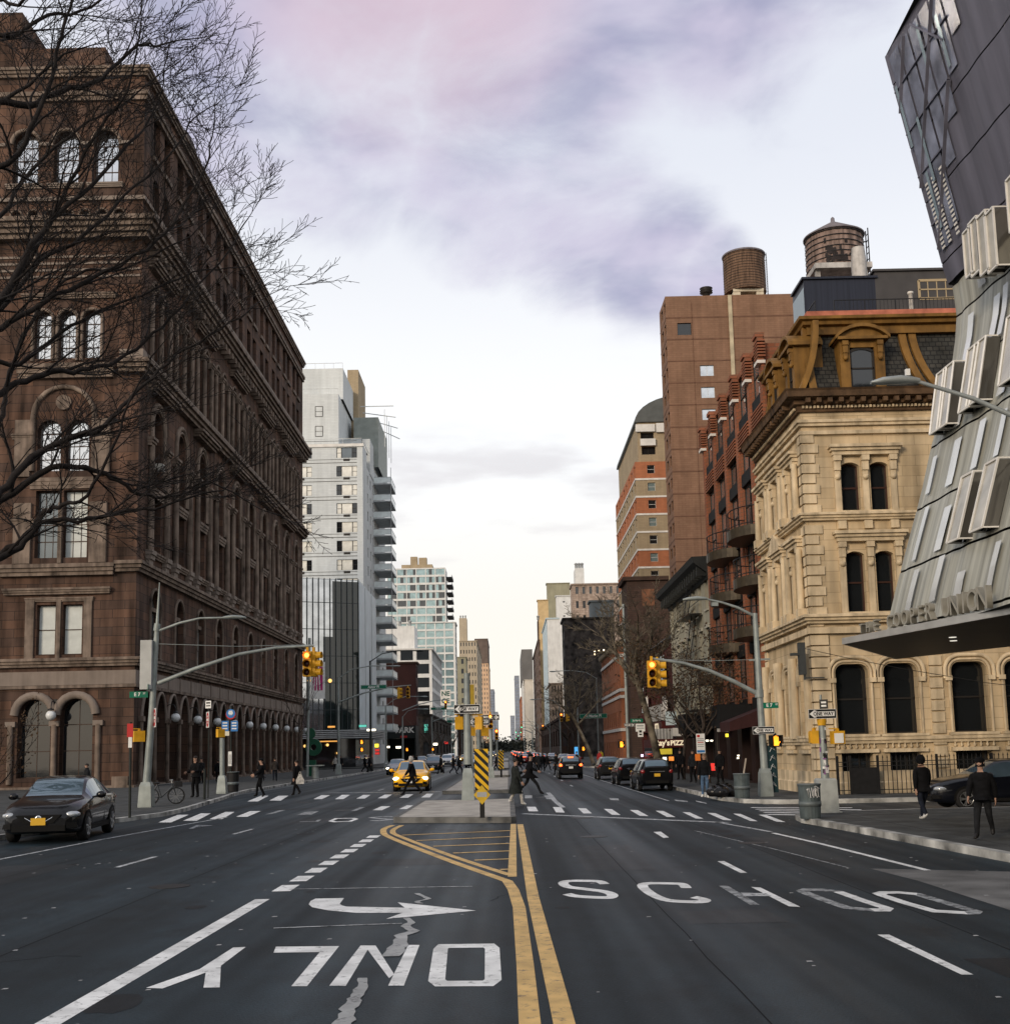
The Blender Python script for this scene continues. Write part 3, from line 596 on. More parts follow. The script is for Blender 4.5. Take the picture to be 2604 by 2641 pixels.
# --- east front
B0=1.3; BW=6.3; NB=10
def erow(z0,z1,holes,dep,pm,nx=2,ny=2,name='window',fm=F_BROWN):
    row(wall,FE,0,66,z0,z1,holes,dep)
    for i,h in enumerate(holes): addw(FE,h,dep,fm,pm(i),nx,ny,name)
bays=[B0+BW*i for i in range(NB)]
rq=random.Random(4)
arc=[(b+q*3.15+.3,b+q*3.15+2.85,.35,6.75,('p',1.9)) for b in bays for q in (0,1)]
erow(0,7.1,arc,.8,lambda i:P_DARK,2,3,'storefront_window',F_TEAL)
erow(7.1,9.1,[],0,None)
erow(9.1,15.2,[(b+2,b+4.3,9.35,14.2,sc(2.3)) for b in bays],.45,lambda i:(P_MID,P_DARK,P_BLIND,P_DARK)[(i*7)%4],2,3)
erow(15.2,21.6,[(b+2.1,b+4.2,17.0,21,None) for b in bays],.5,lambda i:(P_DARK,P_MID,P_DARK,P_BLIND)[(i*3)%4],2,3)
erow(21.6,29.3,[(b+2.1,b+4.2,21.9,27.6,sc(2.1)) for b in bays],.5,lambda i:P_DARK if rq.random()<.7 else P_MID,2,4)
erow(29.3,39.2,[(b+1.2+q*2.3,b+2.8+q*2.3,31,37.2,sc(1.6)) for b in bays for q in (0,1)],.5,lambda i:P_DARK if rq.random()<.6 else P_MID,1,3)
erow(39.2,46,[(b+1.0+q*2.7,b+2.6+q*2.7,41.6,45.3,sc(1.6) if b<20 else None) for b in bays for q in (0,1)],.4,lambda i:P_DARK if rq.random()<.7 else P_MID,1,2)
row(wall,FE,0,66,46,52.3,[(b+1.0+q*2.7,b+2.6+q*2.7,46.9,50.7,sc(1.6) if b<20 else None) for b in bays for q in (0,1)],.4)
for b in bays:
    for q in (0,1): addw(FE,(b+1.0+q*2.7,b+2.6+q*2.7,46.9,50.7,sc(1.6) if b<20 else None),.4,F_BROWN,P_DARK,1,2,'attic_window')
for a,b_,c,d,ar in arc:
    archbar(band,FE,a-.1,b_+.1,5.0,6.85,('p',2.0),.13,.2,legs=False)
for i in range(2*NB+1):
    u=B0+3.15*i; trim.tube([FE.p(u,.5,-.12),FE.p(u,4.7,-.12)],[.17,.15],8); fbox(trim,FE,u-.26,u+.26,.0,.5,-.05,.34); fbox(trim,FE,u-.26,u+.26,4.65,5.0,-.1,.32)
    fbox(band,FE,u-.05,u+.05,7.0,8.2,.1,.2)
for b in bays:
    archbar(trim,FE,b+1.85,b+4.45,9.35,14.35,sc(2.6),.13,.1); shelf(FE,b+1.8,b+4.5,9.1,9.33,.2); fbox(trim,FE,b+2,b+4.3,12.75,13.05,-.45,-.2)
    archbar(trim,FE,b+1.5,b+4.8,22,28.2,sc(3.3),.2,.15); archbar(trim,FE,b+1.8,b+4.5,22,27.85,sc(2.7),.12,.2)
    shelf(FE,b+1.9,b+4.4,16.5,16.95,.35); shelf(FE,b+1.9,b+4.4,21.0,21.7,.3)
    for du in (1.15,5.15): trim.tube([FE.p(b+du,16.9,-.2),FE.p(b+du,24.6,-.2)],[.26,.22],8); shelf(FE,b+du-.3,b+du+.3,15.9,16.9,.5,band); shelf(FE,b+du-.3,b+du+.3,24.6,25.2,.5)
    for du in (.85,3.15,5.45): trim.tube([FE.p(b+du,31,-.15),FE.p(b+du,36,-.15)],.2,7); shelf(FE,b+du-.25,b+du+.25,36,36.5,.4)
    for q in (0,1): archbar(trim,FE,b+1.1+q*2.3,b+2.9+q*2.3,35,37.35,sc(1.8),.12,.1,legs=False)
    if int((b-B0)/BW+.5)%2==0: shelf(FE,b+.4,b+5.9,37.9,38.5,.7); shelf(FE,b+.6,b+5.7,28.6,29.2,.9)
    for q in range(5): fbox(trim,FE,b+.4+q*1.26,b+.75+q*1.26,38.8,39.3,-.05,.8)
    for q in (0,1): fbox(trim,FE,b+.85+q*2.7,b+2.75+q*2.7,41.2,41.58,-.05,.18); fbox(trim,FE,b+.85+q*2.7,b+2.75+q*2.7,46.5,46.85,-.05,.18)
pathF=[(-60,80),(-25.6,80),(-25.6,146)]; pe=[(-27,80),(-25.6,80),(-25.6,146)]
band.sweep(pathF,[(-.1,7.2),(.12,7.2),(.12,8.15),(-.1,8.15)]); trim.sweep(pathF,cprof(8.45,9.05,.5)); trim.sweep(pathF,cprof(6.98,7.18,.16,1))
trim.sweep(pe,cprof(15.0,15.75,.6)); trim.sweep(pe,cprof(29.3,30.2,.9)); band.sweep(pe,[(-.1,30.25),(.25,30.25),(.3,31),(-.1,31)])
trim.sweep(pathF,cprof(39.3,40.7,1.25,4)); band.sweep(pathF,cprof(42.3,42.6,.2,1)); trim.sweep(pathF,cprof(50,50.7,.35,2)); trim.sweep(pathF,cprof(51.9,52.6,.45))
fbox(trim,FS,X(-27.0),X(-25.9),0,.9,-.1,.12); trim.sweep(pathF,[(-.1,0),(.15,0),(.15,.3),(-.1,.3)])
wall.quad((-25.6,146,0),(-60,146,0),(-60,146,52.3),(-25.6,146,52.3)); wall.quad((-60,146,0),(-60,80,0),(-60,80,52.3),(-60,146,52.3))
rf=MB(); rf.quad((-60,80,52.28),(-25.6,80,52.28),(-25.6,146,52.28),(-60,146,52.28)); rf.box(-32,-25.9,103,145.6,52.3,53.6)
# curved attic gable over the second bays
rf.loft([[(-25.9+0*a,93.4+3.4*math.cos(a)*-1,52.3+2.3*math.sin(a)) for a in (math.pi*i/10 for i in range(11))],[(-29,93.4-3.4*math.cos(a),52.3+2.3*math.sin(a)) for a in (math.pi*i/10 for i in range(11))]],0,True,False)
wall.build('wall',M_FOUND,BR); trim.build('stone_trim',M_FTRIM,BR); band.build('stone_band',M_FBAND,BR); rf.build('roof',mat('slate roof',(.07,.055,.055),.8,0,.2,1),BR)
for F,h,dep,fm,pm,nx,ny,nm in WN: window(BR,F,h,dep,fm,pm,nx,ny,nm)
m=MB(); m.box(-.35,.35,-.4,.15,0,.5); m.quad((-.3,-.405,.05),(.3,-.405,.05),(.3,-.405,.45),(-.3,-.405,.45),1)
ac=obj('air_conditioner',m.mesh('air_conditioner',[mat('beige metal',(.45,.44,.4),.5),F_DARK]),BR,None,True,FE.p(B0+3,23.2,-.1),FE.rz)
# globe lamps on brackets
M_GLOBE=mat('white globe',(.62,.64,.64),.35,0,.05,2,spec=.6); M_IRON=mat('black iron',(.015,.015,.016),.45,0,.15,6)
def globe_mesh():
    b=MB(); b.tube([(0,0,.9),(0,-.25,1.05),(0,-.6,1.0),(0,-.72,.75),(0,-.72,.5)],.035,6); b.box(-.1,.1,-.02,.06,.6,1.2); b.lathe([(.05,.55),(.2,.5),(.22,.42)],(0,-.72,0),12); g_=MB(); g_.ball((0,-.72,.06),.34,n=16,k=12); return b.mesh('bracket',M_IRON),g_.mesh('globe',M_GLOBE)
gb,gg=globe_mesh()
def globe_lamp(F,u,z,lab):
    x,y,_=F.p(u,z,-.02); t=thing('wall_lamp',lab,'wall lamp',(x,y,z),F.rz,'white globe lamps along the brownstone arcade'); obj('bracket',gb,t,None,False); obj('globe',gg,t,None,False)
ords=['nearest the street corner','second from the street corner','third from the street corner','fourth from the street corner','fifth from the street corner','fifth from the far end','fourth from the far end','third from the far end','second from the far end','nearest the far end']
for i in range(10): globe_lamp(FE,B0+BW*i+6.2,5.0,'white globe lamp on the arcade side wall, '+ords[i])
globe_lamp(FS,X(-31),5.05,'white globe lamp between the two arched front windows of the brownstone')
# ================================================================== ornate stone bank building on the right
M_BANK=masonry('cream limestone',(.56,.445,.29),(.48,.37,.23),(.35,.27,.17),1.1,.42,.012,.85,.36,.25,.5,.65); M_BTRIM=mat('limestone trim',(.60,.485,.325),.82,0,.36,1.4,.3,9,streak=.65); M_OCHRE=mat('ochre painted timber',(.195,.102,.024),.6,0,.4,2.2,.15,10,streak=.6)
M_RUST=mat('weathered brown cornice',(.11,.065,.035),.75,0,.5,2.5,.4,9,streak=.4); M_SLATE=masonry('fish scale slate',(.055,.052,.045),(.035,.035,.032),(.015,.015,.015),.26,.2,.02,.7,.35,.6,1.4,.2); M_FLASH=mat('red roof flashing',(.42,.14,.085),.7,0,.3,2)
BK=thing('corner_building','ornate cream stone corner building with ochre mansard roof and dormer','building',(19,51,0))
KS=Fac((12,45.4),(1,0)); KW=Fac((12,53.7),(0,-1)); wall=MB(); trim=MB(); WN=[]
def U(x): return x-12
SW=24.; WW=8.3
hb=[(U(12.88),U(14.1),.1,1.75,None),(U(14.75),U(15.95),.1,1.75,None),(U(17.3),U(18.7),.1,1.75,None),(U(19.6),U(20.9),.1,1.75,None)]
row(wall,KS,0,SW,0,2.2,hb,.5); 
hg=[(U(a),U(b),2.42,5.15,('c',.34)) for a,b in ((12.81,14.1),(14.68,16.0),(17.33,18.72),(19.4,20.75),(22.2,23.5))]
row(wall,KS,0,SW,2.2,6.4,hg,.45)
pairs=(13.5,17.9,22.3)
h2=[(U(p+q),U(p+q+.72),7.16,9.6,('s',.13)) for p in pairs for q in (0,1.16)]; h3=[(U(p+q),U(p+q+.72),11.2,13.2,('s',.13)) for p in pairs for q in (0,1.16)]
row(wall,KS,0,SW,6.4,10.95,h2,.3); row(wall,KS,0,SW,10.95,15.3,h3,.3)
for h in hb: addw(KS,h,.5,F_DARK,P_DARK,3,1,'basement_window')
for h in hg: addw(KS,h,.45,F_DARK,P_DARK,1,2)
for h in h2+h3: addw(KS,h,.3,mat('dark brown sash',(.05,.022,.016),.5,var=0),P_DARK,1,2)
wc=(1.6,4.15,6.7)
def wr(z0,z1,hs,dep): row(wall,KW,0,WW,z0,z1,hs,dep); [addw(KW,h,dep,F_DARK,P_DARK,1,2) for h in hs]
wr(0,2.2,[],0); wr(2.2,6.4,[(c-.6,c+.6,2.42,5.1,('c',.3)) for c in wc],.45); wr(6.4,10.95,[(c-.42,c+.42,7.16,9.6,('s',.13)) for c in wc],.3); wr(10.95,15.3,[(c-.42,c+.42,11.2,13.2,('s',.13)) for c in wc],.3)
pathK=[(12,53.7),(12,45.4),(36,45.4)]
for z0,z1,p,st in ((2.05,2.3,.2,2),(6.35,6.6,.2,1),(6.75,7.1,.42,3),(10.85,11.15,.32,3),(14.35,14.5,.12,1),(14.7,14.95,.2,2)): trim.sweep(pathK,cprof(z0,z1,p,st))
trim.sweep(pathK,[(-.1,0),(.18,0),(.18,.55),(.12,.6),(.12,1.0),(-.1,1.0)])
for F,ln,rev in ((KS,SW,0),(KW,WW,1)):      # quoins
    z=6.62; i=0
    while z<14.3:
        if not (10.7<z<11.1):
            w=.62 if i%2 else .46
            if rev: fbox(trim,F,ln-w,ln-.002,z+.02,z+.36,-.05,.075); fbox(trim,F,0,w,z+.02,z+.36,-.05,.05)
            else: fbox(trim,F,-.075,w,z+.02,z+.36,-.05,.075)
        z+=.41; i+=1
    z=1.05
    while z<6.2:
        if rev: fbox(trim,F,ln-.72,ln-.002,z+.02,z+.4,-.05,.11); fbox(trim,F,0,.5,z+.02,z+.4,-.05,.06)
        else: fbox(trim,F,-.11,.6,z+.02,z+.4,-.05,.11); fbox(trim,F,U(16.45),U(16.95),z+.02,z+.4,-.05,.09); fbox(trim,F,U(21.2),U(21.75),z+.02,z+.4,-.05,.09)
        z+=.44
for F,hs in ((KS,hg),(KW,[(c-.6,c+.6,2.42,5.1,('c',.3)) for c in wc])):
    for a,b,c,d,_ in hs:
        for e,w,pr in ((.1,.06,.05),(.26,.09,.1)): archbar(trim,F,a-e,b+e,4.5 if e>.2 else 2.42,d+e,('c',.34+e),w,pr,legs=True)
        for s in (a-.14,b+.14): fbox(trim,F,s-.13,s+.13,4.42,4.6,-.05,.14)
        fbox(trim,F,a-.25,b+.25,2.31,2.41,-.05,.23)
        n=7
        for i in range(n): u=a-.05+(b-a+.1)*i/(n-1); q=F.p(u,0,-.06); trim.lathe([(.03,1.86),(.065,1.93),(.03,2.0),(.05,2.05)],(q[0],q[1],0),7)
        fbox(trim,F,a-.2,b+.2,1.7,1.84,-.05,.16)
def console(mb,F,u,z,w,h,pr):
    fbox(mb,F,u-w/2,u+w/2,z-h*.25,z,-.05,pr); fbox(mb,F,u-w*.42,u+w*.42,z-h*.7,z-h*.25,-.05,pr*.72); fbox(mb,F,u-w*.36,u+w*.36,z-h,z-h*.7,-.05,pr*.5); mb.ball(F.p(u,z-h*1.02,-pr*.4),w*.42,w*.42,w*.4,8,6)
def hoodset(F,us,u0,u1,zt,zb):
    fbox(trim,F,u0,u1,zt-.12,zt,-.05,.42); fbox(trim,F,u0+.07,u1-.07,zt-.24,zt-.125,-.05,.33); fbox(trim,F,u0+.14,u1-.14,zt-.4,zt-.245,-.05,.24)
    for u in us: console(trim,F,u,zt-.42,.3,.85,.26); fbox(trim,F,u-.12,u+.12,zb,zt-1.25,-.05,.1)
for p in pairs:
    for zt,zb in ((10.38,7.12),(13.87,11.16)): hoodset(KS,[U(p-.17),U(p+.94),U(p+2.05)],U(p-.5),U(p+2.4),zt,zb); fbox(trim,KS,U(p-.3),U(p+2.2),zb-.02,zb+.06,-.05,.2)
    for u in (p-.1,p+.94,p+1.98): fbox(trim,KS,U(u)-.16,U(u)+.16,10.5,10.82,-.05,.16)
for c in wc:
    for zt,zb in ((10.38,7.12),(13.87,11.16)):
        hoodset(KW,[c-.7,c+.7],c-1.05,c+1.05,zt,zb)
        for s in (-.98,.98): q=KW.p(c+s,0,-.2); trim.tube([(q[0],q[1],zb),(q[0],q[1],zt-.55)],[.15,.12],8); fbox(trim,KW,c+s-.2,c+s+.2,zb-.05,zb+.3,-.05,.4)
    if c==4.15: trim.prism([KW.p(c-1.1,10.4,-.4),KW.p(c+1.1,10.4,-.4),KW.p(c,11.1,-.4)],tuple(-Vector((*KW.n,0))*.45))
    for s in (-1.15,1.15): q=KW.p(c+s,0,-.15); trim.tube([(q[0],q[1],2.3),(q[0],q[1],5.6)],[.2,.17],8)
wall.quad((12,53.7,0),(36,53.7,0),(36,53.7,15.3),(12,53.7,15.3))
wall.build('wall',M_BANK,BK); trim.build('stone_trim',M_BTRIM,BK)
for F,h,dep,fm,pm,nx,ny,nm in WN: window(BK,F,h,dep,fm,pm,nx,ny,nm)
cor=MB(); cor.sweep(pathK,[(-.1,15.28),(.12,15.28),(.16,15.5),(.3,15.55),(.3,15.72),(.62,15.78),(.66,16.0),(.72,16.08),(.3,16.14),(-.6,16.16),(-.6,15.28)])
for F,ln in ((KS,SW),(KW,WW)):
    for i in range(int(ln/.44)): fbox(cor,F,.12+i*.44,.3+i*.44,15.56,15.74,.2,.56)
    for i in range(int(ln/.15)): fbox(cor,F,.04+i*.15,.12+i*.15,15.4,15.5,.1,.24,1)
cor.build('cornice',[M_RUST,M_BTRIM],BK)
# mansard
def mprof(z): t=(z-16.15)/3.0; return .12+ .75*(1-(1-t)**2) if t<1 else .87
man=MB(); zs=[16.15+3.0*i/8 for i in range(9)]
def mpath(o): return [(12+o,53.7),(12+o,45.4+o),(36,45.4+o)]
for a,b in zip(zs,zs[1:]):
    A,Bq=mpath(mprof(a)),mpath(mprof(b))
    for i in range(2): man.quad((*A[i],a),(*A[i+1],a),(*Bq[i+1],b),(*Bq[i],b))
man.quad((12.87,53.7,19.15),(12.87,46.27,19.15),(36,46.27,19.15),(36,53.7,19.15))
mo=man.build('mansard_roof',M_SLATE,BK)
och=MB()
def rib(F,u,w,flare=0.):
    pts=[(u+flare*((z-16.15)/3.0-1)**2*(-1),z,mprof(z)) for z in zs]
    for (ua,za,da),(ub,zb_,db) in zip(pts,pts[1:]): och.add([F.p(ua-w/2,za,da-.14),F.p(ua+w/2,za,da-.14),F.p(ub+w/2,zb_,db-.14),F.p(ub-w/2,zb_,db-.14),F.p(ua-w/2,za,da+.1),F.p(ua+w/2,za,da+.1),F.p(ub+w/2,zb_,db+.1),F.p(ub-w/2,zb_,db+.1)],((0,1,2,3),(0,3,7,4),(1,5,6,2),(4,5,1,0),(3,2,6,7)))
for x,fl in ((12.62,.0),(16.55,-.65),(16.95,-.75),(21.2,.4)): rib(KS,U(x),.3,fl)
for u in (8.1,5.7,2.7,.25): rib(KW,u,.34)
tp=[(12.75,53.7),(12.75,46.15),(36,46.15)]
och.sweep(tp,[(-.2,18.75),(.12,18.75),(.12,19.08),(.3,19.12),(.34,19.25),(.48,19.3),(.5,19.42),(-.2,19.44)])
def dormer(F,u,zb,w,dep0):
    a,b=u-w/2,u+w/2; zt=18.25
    for s0,s1 in ((a,a+w*.22),(b-w*.22,b)): fbox(och,F,s0,s1,zb,zt,-1.2,-.02); console(och,F,(s0+s1)/2,zt-.05,.24,.7,.16)
    fbox(och,F,a+w*.22,b-w*.22,zt-.28,zt,-1.2,-.05); fbox(och,F,a-.12,b+.12,zt,zt+.12,-1.2,.2); fbox(och,F,a-.06,b+.06,zb-.02,zb+.12,-1.0,.08)
    T=topline(a-.2,b+.2,zt+.62,('s',.5)); 
    och.prism([F.p(x,z,-.02) for x,z in [(a-.05,zt+.12),(b+.05,zt+.12)]+topline(a-.05,b+.05,zt+.52,('s',.4))[::-1]],tuple(-Vector((*F.n,0))*1.2))
    L=topline(a-.2,b+.2,zt+.66,('s',.5))
    for (x0,z0),(x1,z1) in zip(L,L[1:]): och.prism([F.p(x0,z0-.14,-.22),F.p(x1,z1-.14,-.22),F.p(x1,z1,-.22),F.p(x0,z0,-.22)],tuple(-Vector((*F.n,0))*1.4))
    return (a+w*.24,b-w*.24,zb+.12,zt-.3,('s',.14))
hd=dormer(KS,U(14.65),16.15,1.8,0); hw=[dormer(KW,u,16.15,1.5,0) for u in (6.95,4.2)]
och.build('ochre_trim',M_OCHRE,BK)
for F,h in [(KS,hd)]+[(KW,h) for h in hw]: window(BK,F,h,.12,F_DARK,P_DARK,1,2,'dormer_window',.9)
fl=MB(); fl.sweep([(12.95,53.7),(12.95,46.35),(36,46.35)],[(-.3,19.44),(.3,19.44),(.26,19.78),(-.3,19.8)]); fl.build('roof_flashing',M_FLASH,BK)
# iron railing before the basement
fen=MB(); 
for i in range(46):
    x=12.55+i*.17
    if 13.0<x<14.05: continue
    fen.tube([(x,44.75,.14),(x,44.75,1.5)],.016,5); fen.add([(x-.03,44.75,1.5),(x+.03,44.75,1.5),(x,44.75,1.62)],((0,1,2),))
for z in (.3,1.2,1.36): fen.bar((12.5,44.75,z),(20.4,44.75,z),.03,.03)
for x in (12.5,13.0,14.05,16.3,18.4): fen.box(x-.04,x+.04,44.71,44.79,.14,1.6)
fen.box(13.03,14.02,44.72,44.78,.16,1.15)
tag(fen.build('railing',M_IRON),'black iron railing with spikes along the basement of the cream stone building','railing')
# ================================================================== other buildings
M_BRICK=masonry('red brick',(.30,.115,.064),(.245,.092,.05),(.165,.095,.062),.6,.2,.02,.85,.22,.2,.5,.4); M_BROWN=masonry('brown brick slab',(.225,.130,.084),(.20,.114,.073),(.15,.086,.056),.9,.3,.015,.88,.18,.15,.25,.5)
M_DKBRICK=masonry('dark brown brick',(.075,.045,.035),(.06,.038,.03),(.04,.028,.022),.7,.24,.02,.9,.2,.2,.5); M_MAROON=masonry('maroon brick',(.085,.022,.02),(.07,.018,.017),(.045,.015,.014),.6,.2,.02,.85,.2,.2,.5)
M_WBRICK=masonry('pale grey brick',(.60,.63,.63),(.56,.59,.595),(.48,.5,.5),1.2,.3,.015,.8,.1,.1,.2,.5); M_WHITEP=mat('white painted concrete',(.66,.66,.64),.7,0,.12,.6,streak=.5); M_GREY=mat('grey panel',(.33,.345,.35),.55,0,.1,.8)
M_ORANGE=masonry('orange brick',(.41,.155,.075),(.36,.135,.066),(.28,.13,.08),.8,.26,.015,.85,.15,.15,.3); M_TAN=masonry('tan brick',(.36,.285,.185),(.33,.26,.17),(.26,.21,.14),.8,.26,.015,.85,.15,.15,.3); M_LIGHT=mat('white stone band',(.68,.66,.62),.7,0,.1,1)
M_TENE=mat('grey green painted brick',(.38,.36,.28),.75,0,.22,1.2,.2,12,streak=.6); M_BLACK=mat('sooty dark brick',(.045,.038,.034),.85,0,.6,.7,.3,8); M_PLASTER=mat('pale blue render',(.50,.60,.64),.8,0,.12,.4)
M_NAVY=mat('navy metal cladding',(.026,.029,.042),.4,.3,.15,2,stretch=(6,6,.1)); M_CHAR=mat('charcoal cladding',(.06,.056,.055),.5,0,.12,1.4)
def grid(mb,F,u0,u1,z0,fh,nf,cols,sill,wh,dep=.2,arch=None,mi=0):
    out=[]
    for k in range(nf):
        hs=[(c-w/2,c+w/2,z0+k*fh+sill,z0+k*fh+sill+wh,arch) for c,w in cols]; row(mb,F,u0,u1,z0+k*fh,z0+(k+1)*fh,hs,dep,mi); out+=hs
    return out
def cols_even(u0,u1,n,w): return [(u0+(u1-u0)*(i+.5)/n,w) for i in range(n)]
def sheet(mb,F,u0,u1,z0,z1,d): mb.quad(F.p(u0,z0,d),F.p(u1,z0,d),F.p(u1,z1,d),F.p(u0,z1,d))
P_PALE=mat('pale glass painted sky reflection',(.80,.78,.70),.12,0,.2,.5,spec=1.)  # bright sky reflection painted into the pale pane colour
# ---- pale apartment tower with corner balconies
T=thing('apartment_tower','tall pale grey apartment tower with stacked balconies beside the brownstone','building',(-34,212,0))
w=MB(); ln=MB(); F1=Fac((-58,196),(1,0)); fh=3.27
z0=55.2-16*fh
w.quad(F1.p(0,0),F1.p(34,0),F1.p(34,z0),F1.p(0,z0))
cs=[(c+58,3.55) for c in (-50.15,-42.35,-34.55,-26.75)]
hs=grid(w,F1,0,34,z0,fh,16,cs,.85,1.85,.18)
for i,h in enumerate(hs):
    if h[0]>18 and h[2]>20:
        k=i//4; nm=(h[0],h[1],h[2],h[3],None); u=h[0]
        window(T,F1,(u,u+.85,h[2],h[3],None),.18,F_DARK,P_DARK if k%3 else P_PALE,1,2); window(T,F1,(u+.85,u+2.7,h[2],h[3],None),.18,F_DARK,P_PALE if k<15 and k!=2 else P_MID,1,1); window(T,F1,(u+2.7,u+3.55,h[2],h[3],None),.18,F_DARK,P_PALE if (k*7)%3 else P_DARK,1,2)
        fbox(ln,F1,u+1.2,u+2.3,h[2]-.55,h[2]-.15,-.05,.04,1)
    elif h[0]>18: window(T,F1,h,.18,F_DARK,P_PALE,3,1)
for k in range(17): fbox(ln,F1,0,33,z0+k*fh-.04,z0+k*fh+.05,-.02,.03,1); fbox(ln,F1,0,33,z0+k*fh+.55,z0+k*fh+.62,-.02,.02,1)
F2=Fac((-24,196),(1e-9,1.)); F2=Fac((-24,196),(0,1))
w.quad(F2.p(0,0),F2.p(36,0),F2.p(36,z0),F2.p(0,z0))
hs=grid(w,F2,0,36,z0,fh,15,[(7.2,1.5),(11.2,1.5),(15,1.5),(30,2.2)],.85,1.75,.18); row(w,F2,0,5.5,z0+15*fh,55.2,[])
w.quad(F2.p(5.5,z0+15*fh),F2.p(36,z0+15*fh),F2.p(36,52.4),F2.p(5.5,52.4)) if z0+15*fh<52.4 else None
for i,h in enumerate(hs): window(T,F2,h,.18,F_DARK,P_PALE if i%3 else P_DARK,1,2,'side_window')
w.quad((-24,196,55.2),(-24,204,55.2),(-58,204,55.2),(-58,196,55.2)); w.quad((-24,232,0),(-58,232,0),(-58,232,55),(-24,232,55))
shell(w,-58,-28.7,200,225,55.1,65.5,''); shell(w,-58,-28.3,203,226,65.4,71.2,''); shell(w,-58,-23.9,206,232,52.3,58.8,'')
w.build('wall',M_WBRICK,T); ln.build('belt_course',[M_LIGHT,F_DARK],T)
tn=MB(); shell(tn,-29.4,-27.3,217,228,55,75.6); tn.build('stair_tower',M_TAN,T); gv=MB(); shell(gv,-27.6,-23.0,212,228,55,64.6); gv.build('penthouse',mat('grey green panel',(.27,.30,.28),.6,0,.1,1),T)
F3=Fac((-58,200),(1,0)); 
for z in (57.8,61.4): window(T,F3,(25.2,26.5,z,z+1.85,None),.02,F_DARK,P_MID,1,2,inset=-1)
par=MB()
for a,b,z in (((-58,196.2),(-24.2,196.2),55.2),((-24.2,196.2),(-24.2,206),55.2),((-58,203.2),(-28.4,203.2),71.2),((-58,200.2),(-28.8,200.2),65.5)):
    par.bar((*a,z+1.05),(*b,z+1.05),.08,.08); d=Vector(b)-Vector(a); n=int(d.length/1.6)
    for i in range(n+1): p=Vector(a)+d*(i/max(n,1)); par.bar((p.x,p.y,z),(p.x,p.y,z+1.05),.06)
for y in (209,213,217,221): par.bar((-26,y,65.8),(-19.8,y,65.8-(y-209)*.25),.14); par.bar((-21.5,y,58),(-21.5,y,65.2),.1)
par.build('parapet_railing',mat('pale metal',(.5,.52,.52),.5,.2,.1,2),T)
sw=MB(); fbox(sw,F1,0,34.2,54.75,55.25,-.1,.2); sw.build('parapet',M_LIGHT,T)
def balc():
    b=MB(); b.box(0,3.3,0,9,-.22,0); r_=MB(); r_.box(3.2,3.26,0,9,.08,1.1); r_.box(0,3.2,0,.06,.08,1.1); r_.box(0,3.2,8.94,9,.08,1.1); q=MB(); q.bar((0,0.03,1.16),(3.25,.03,1.16),.08); q.bar((3.25,0,1.16),(3.25,9,1.16),.08); q.bar((3.25,.03,0),(3.25,.03,2.95),.1)
    return b.mesh('balcony',mat('balcony slab concrete',(.44,.47,.48),.7,0,.1,1)),r_.mesh('balcony_panel',M_TEAL2),q.mesh('handrail',M_GREY)
M_TEAL2=mat('frosted balcony glass',(.70,.77,.77),.25,0,.1,1)
bm_=balc()
for k in range(1,16):
    o=obj('balcony',bm_[0],T,None,True,(-24,212,z0+k*fh+(.0 if k<15 else .0))); sub('balcony_panel',bm_[1],o); sub('handrail',bm_[2],o)
# ---- glass office block
Gb=thing('glass_office_building','glass office block with tall white mirrored panes and dark mullions','building',(-34,180,0))
FG=Fac((-43.35,159.85),(.9063,.4226)); FG2=Fac((-21.6,170.0),(0,1)); gl=MB(); gd=MB(); mu=MB(); gw=MB(); foot=[(-43.2,160.2),(-21.62,170.25),(-21.62,193),(-43.2,193)]
sheet(gl,FG,0,24,4.5,27.4,.05); gw.prism([(x,y,4.5) for x,y in foot],(0,0,23.0)); sheet(gw,FG2,.0,23,4.5,27.6,-.02)
sheet(gd,FG,20.1,24,4.5,27.2,.02); sheet(gd,FG,18.7,20.1,4.5,19,.02)  # reflection of a dark stepped building painted as dark panes over the mirror
for i in range(29): fbox(mu,FG,i*.857-.045,i*.857+.045,4.5,27.6,-.1,.16)
for z in (8.4,12.3,16.2,20.1,24): fbox(mu,FG,0,24,z-.04,z+.04,-.1,.04)
for u in (8,16.5): fbox(mu,FG2,u-.04,u+.04,4.5,27.4,.0,.05)
gl.build('mirror_glazing',P_SKY,Gb); gd.build('painted_dark_reflection',glass('dark painted reflection glass',(.012,.022,.022),.03),Gb); mu.build('mullions',mat('steel mullion',(.05,.06,.065),.4,.3,.1,2),Gb); gw.build('wall',mat('pale blue metal panel',(.46,.53,.58),.45,.0,.08,.5),Gb)
lo=MB(); lo.prism([(-43,160.9),(-22.2,170.9),(-22.2,193),(-43,193)] and [(-43,160.9,0),(-22.2,170.9,0),(-22.2,193,0),(-43,193,0)],(0,0,4.5)); lo.build('lobby_glazing',glass('lobby glass',(.02,.022,.024),.05),Gb); cn=MB()
for i in range(5): cn.prism([(-43.5,158.2,4.3+i*.26),(-19.8,168.6,4.3+i*.26),(-19.8,192,4.3+i*.26),(-43.5,192,4.3+i*.26)],(0,0,.14))
cn.build('canopy',mat('louvre metal',(.40,.42,.43),.45,.3,.1,2),Gb)
lt=MB()
for x in (-28.3,-26.9,-25.5): lt.ball((x,160.0+(x+43.35)*.4663-.3,12.6),.28)
for x,z in ((-31,3.4),(-30.2,3.5),(-29,3.3),(-26,3.4),(-24.6,2.2),(-33,3.3)): lt.ball((x,160.6+(x+43.35)*.4663,z),.2)
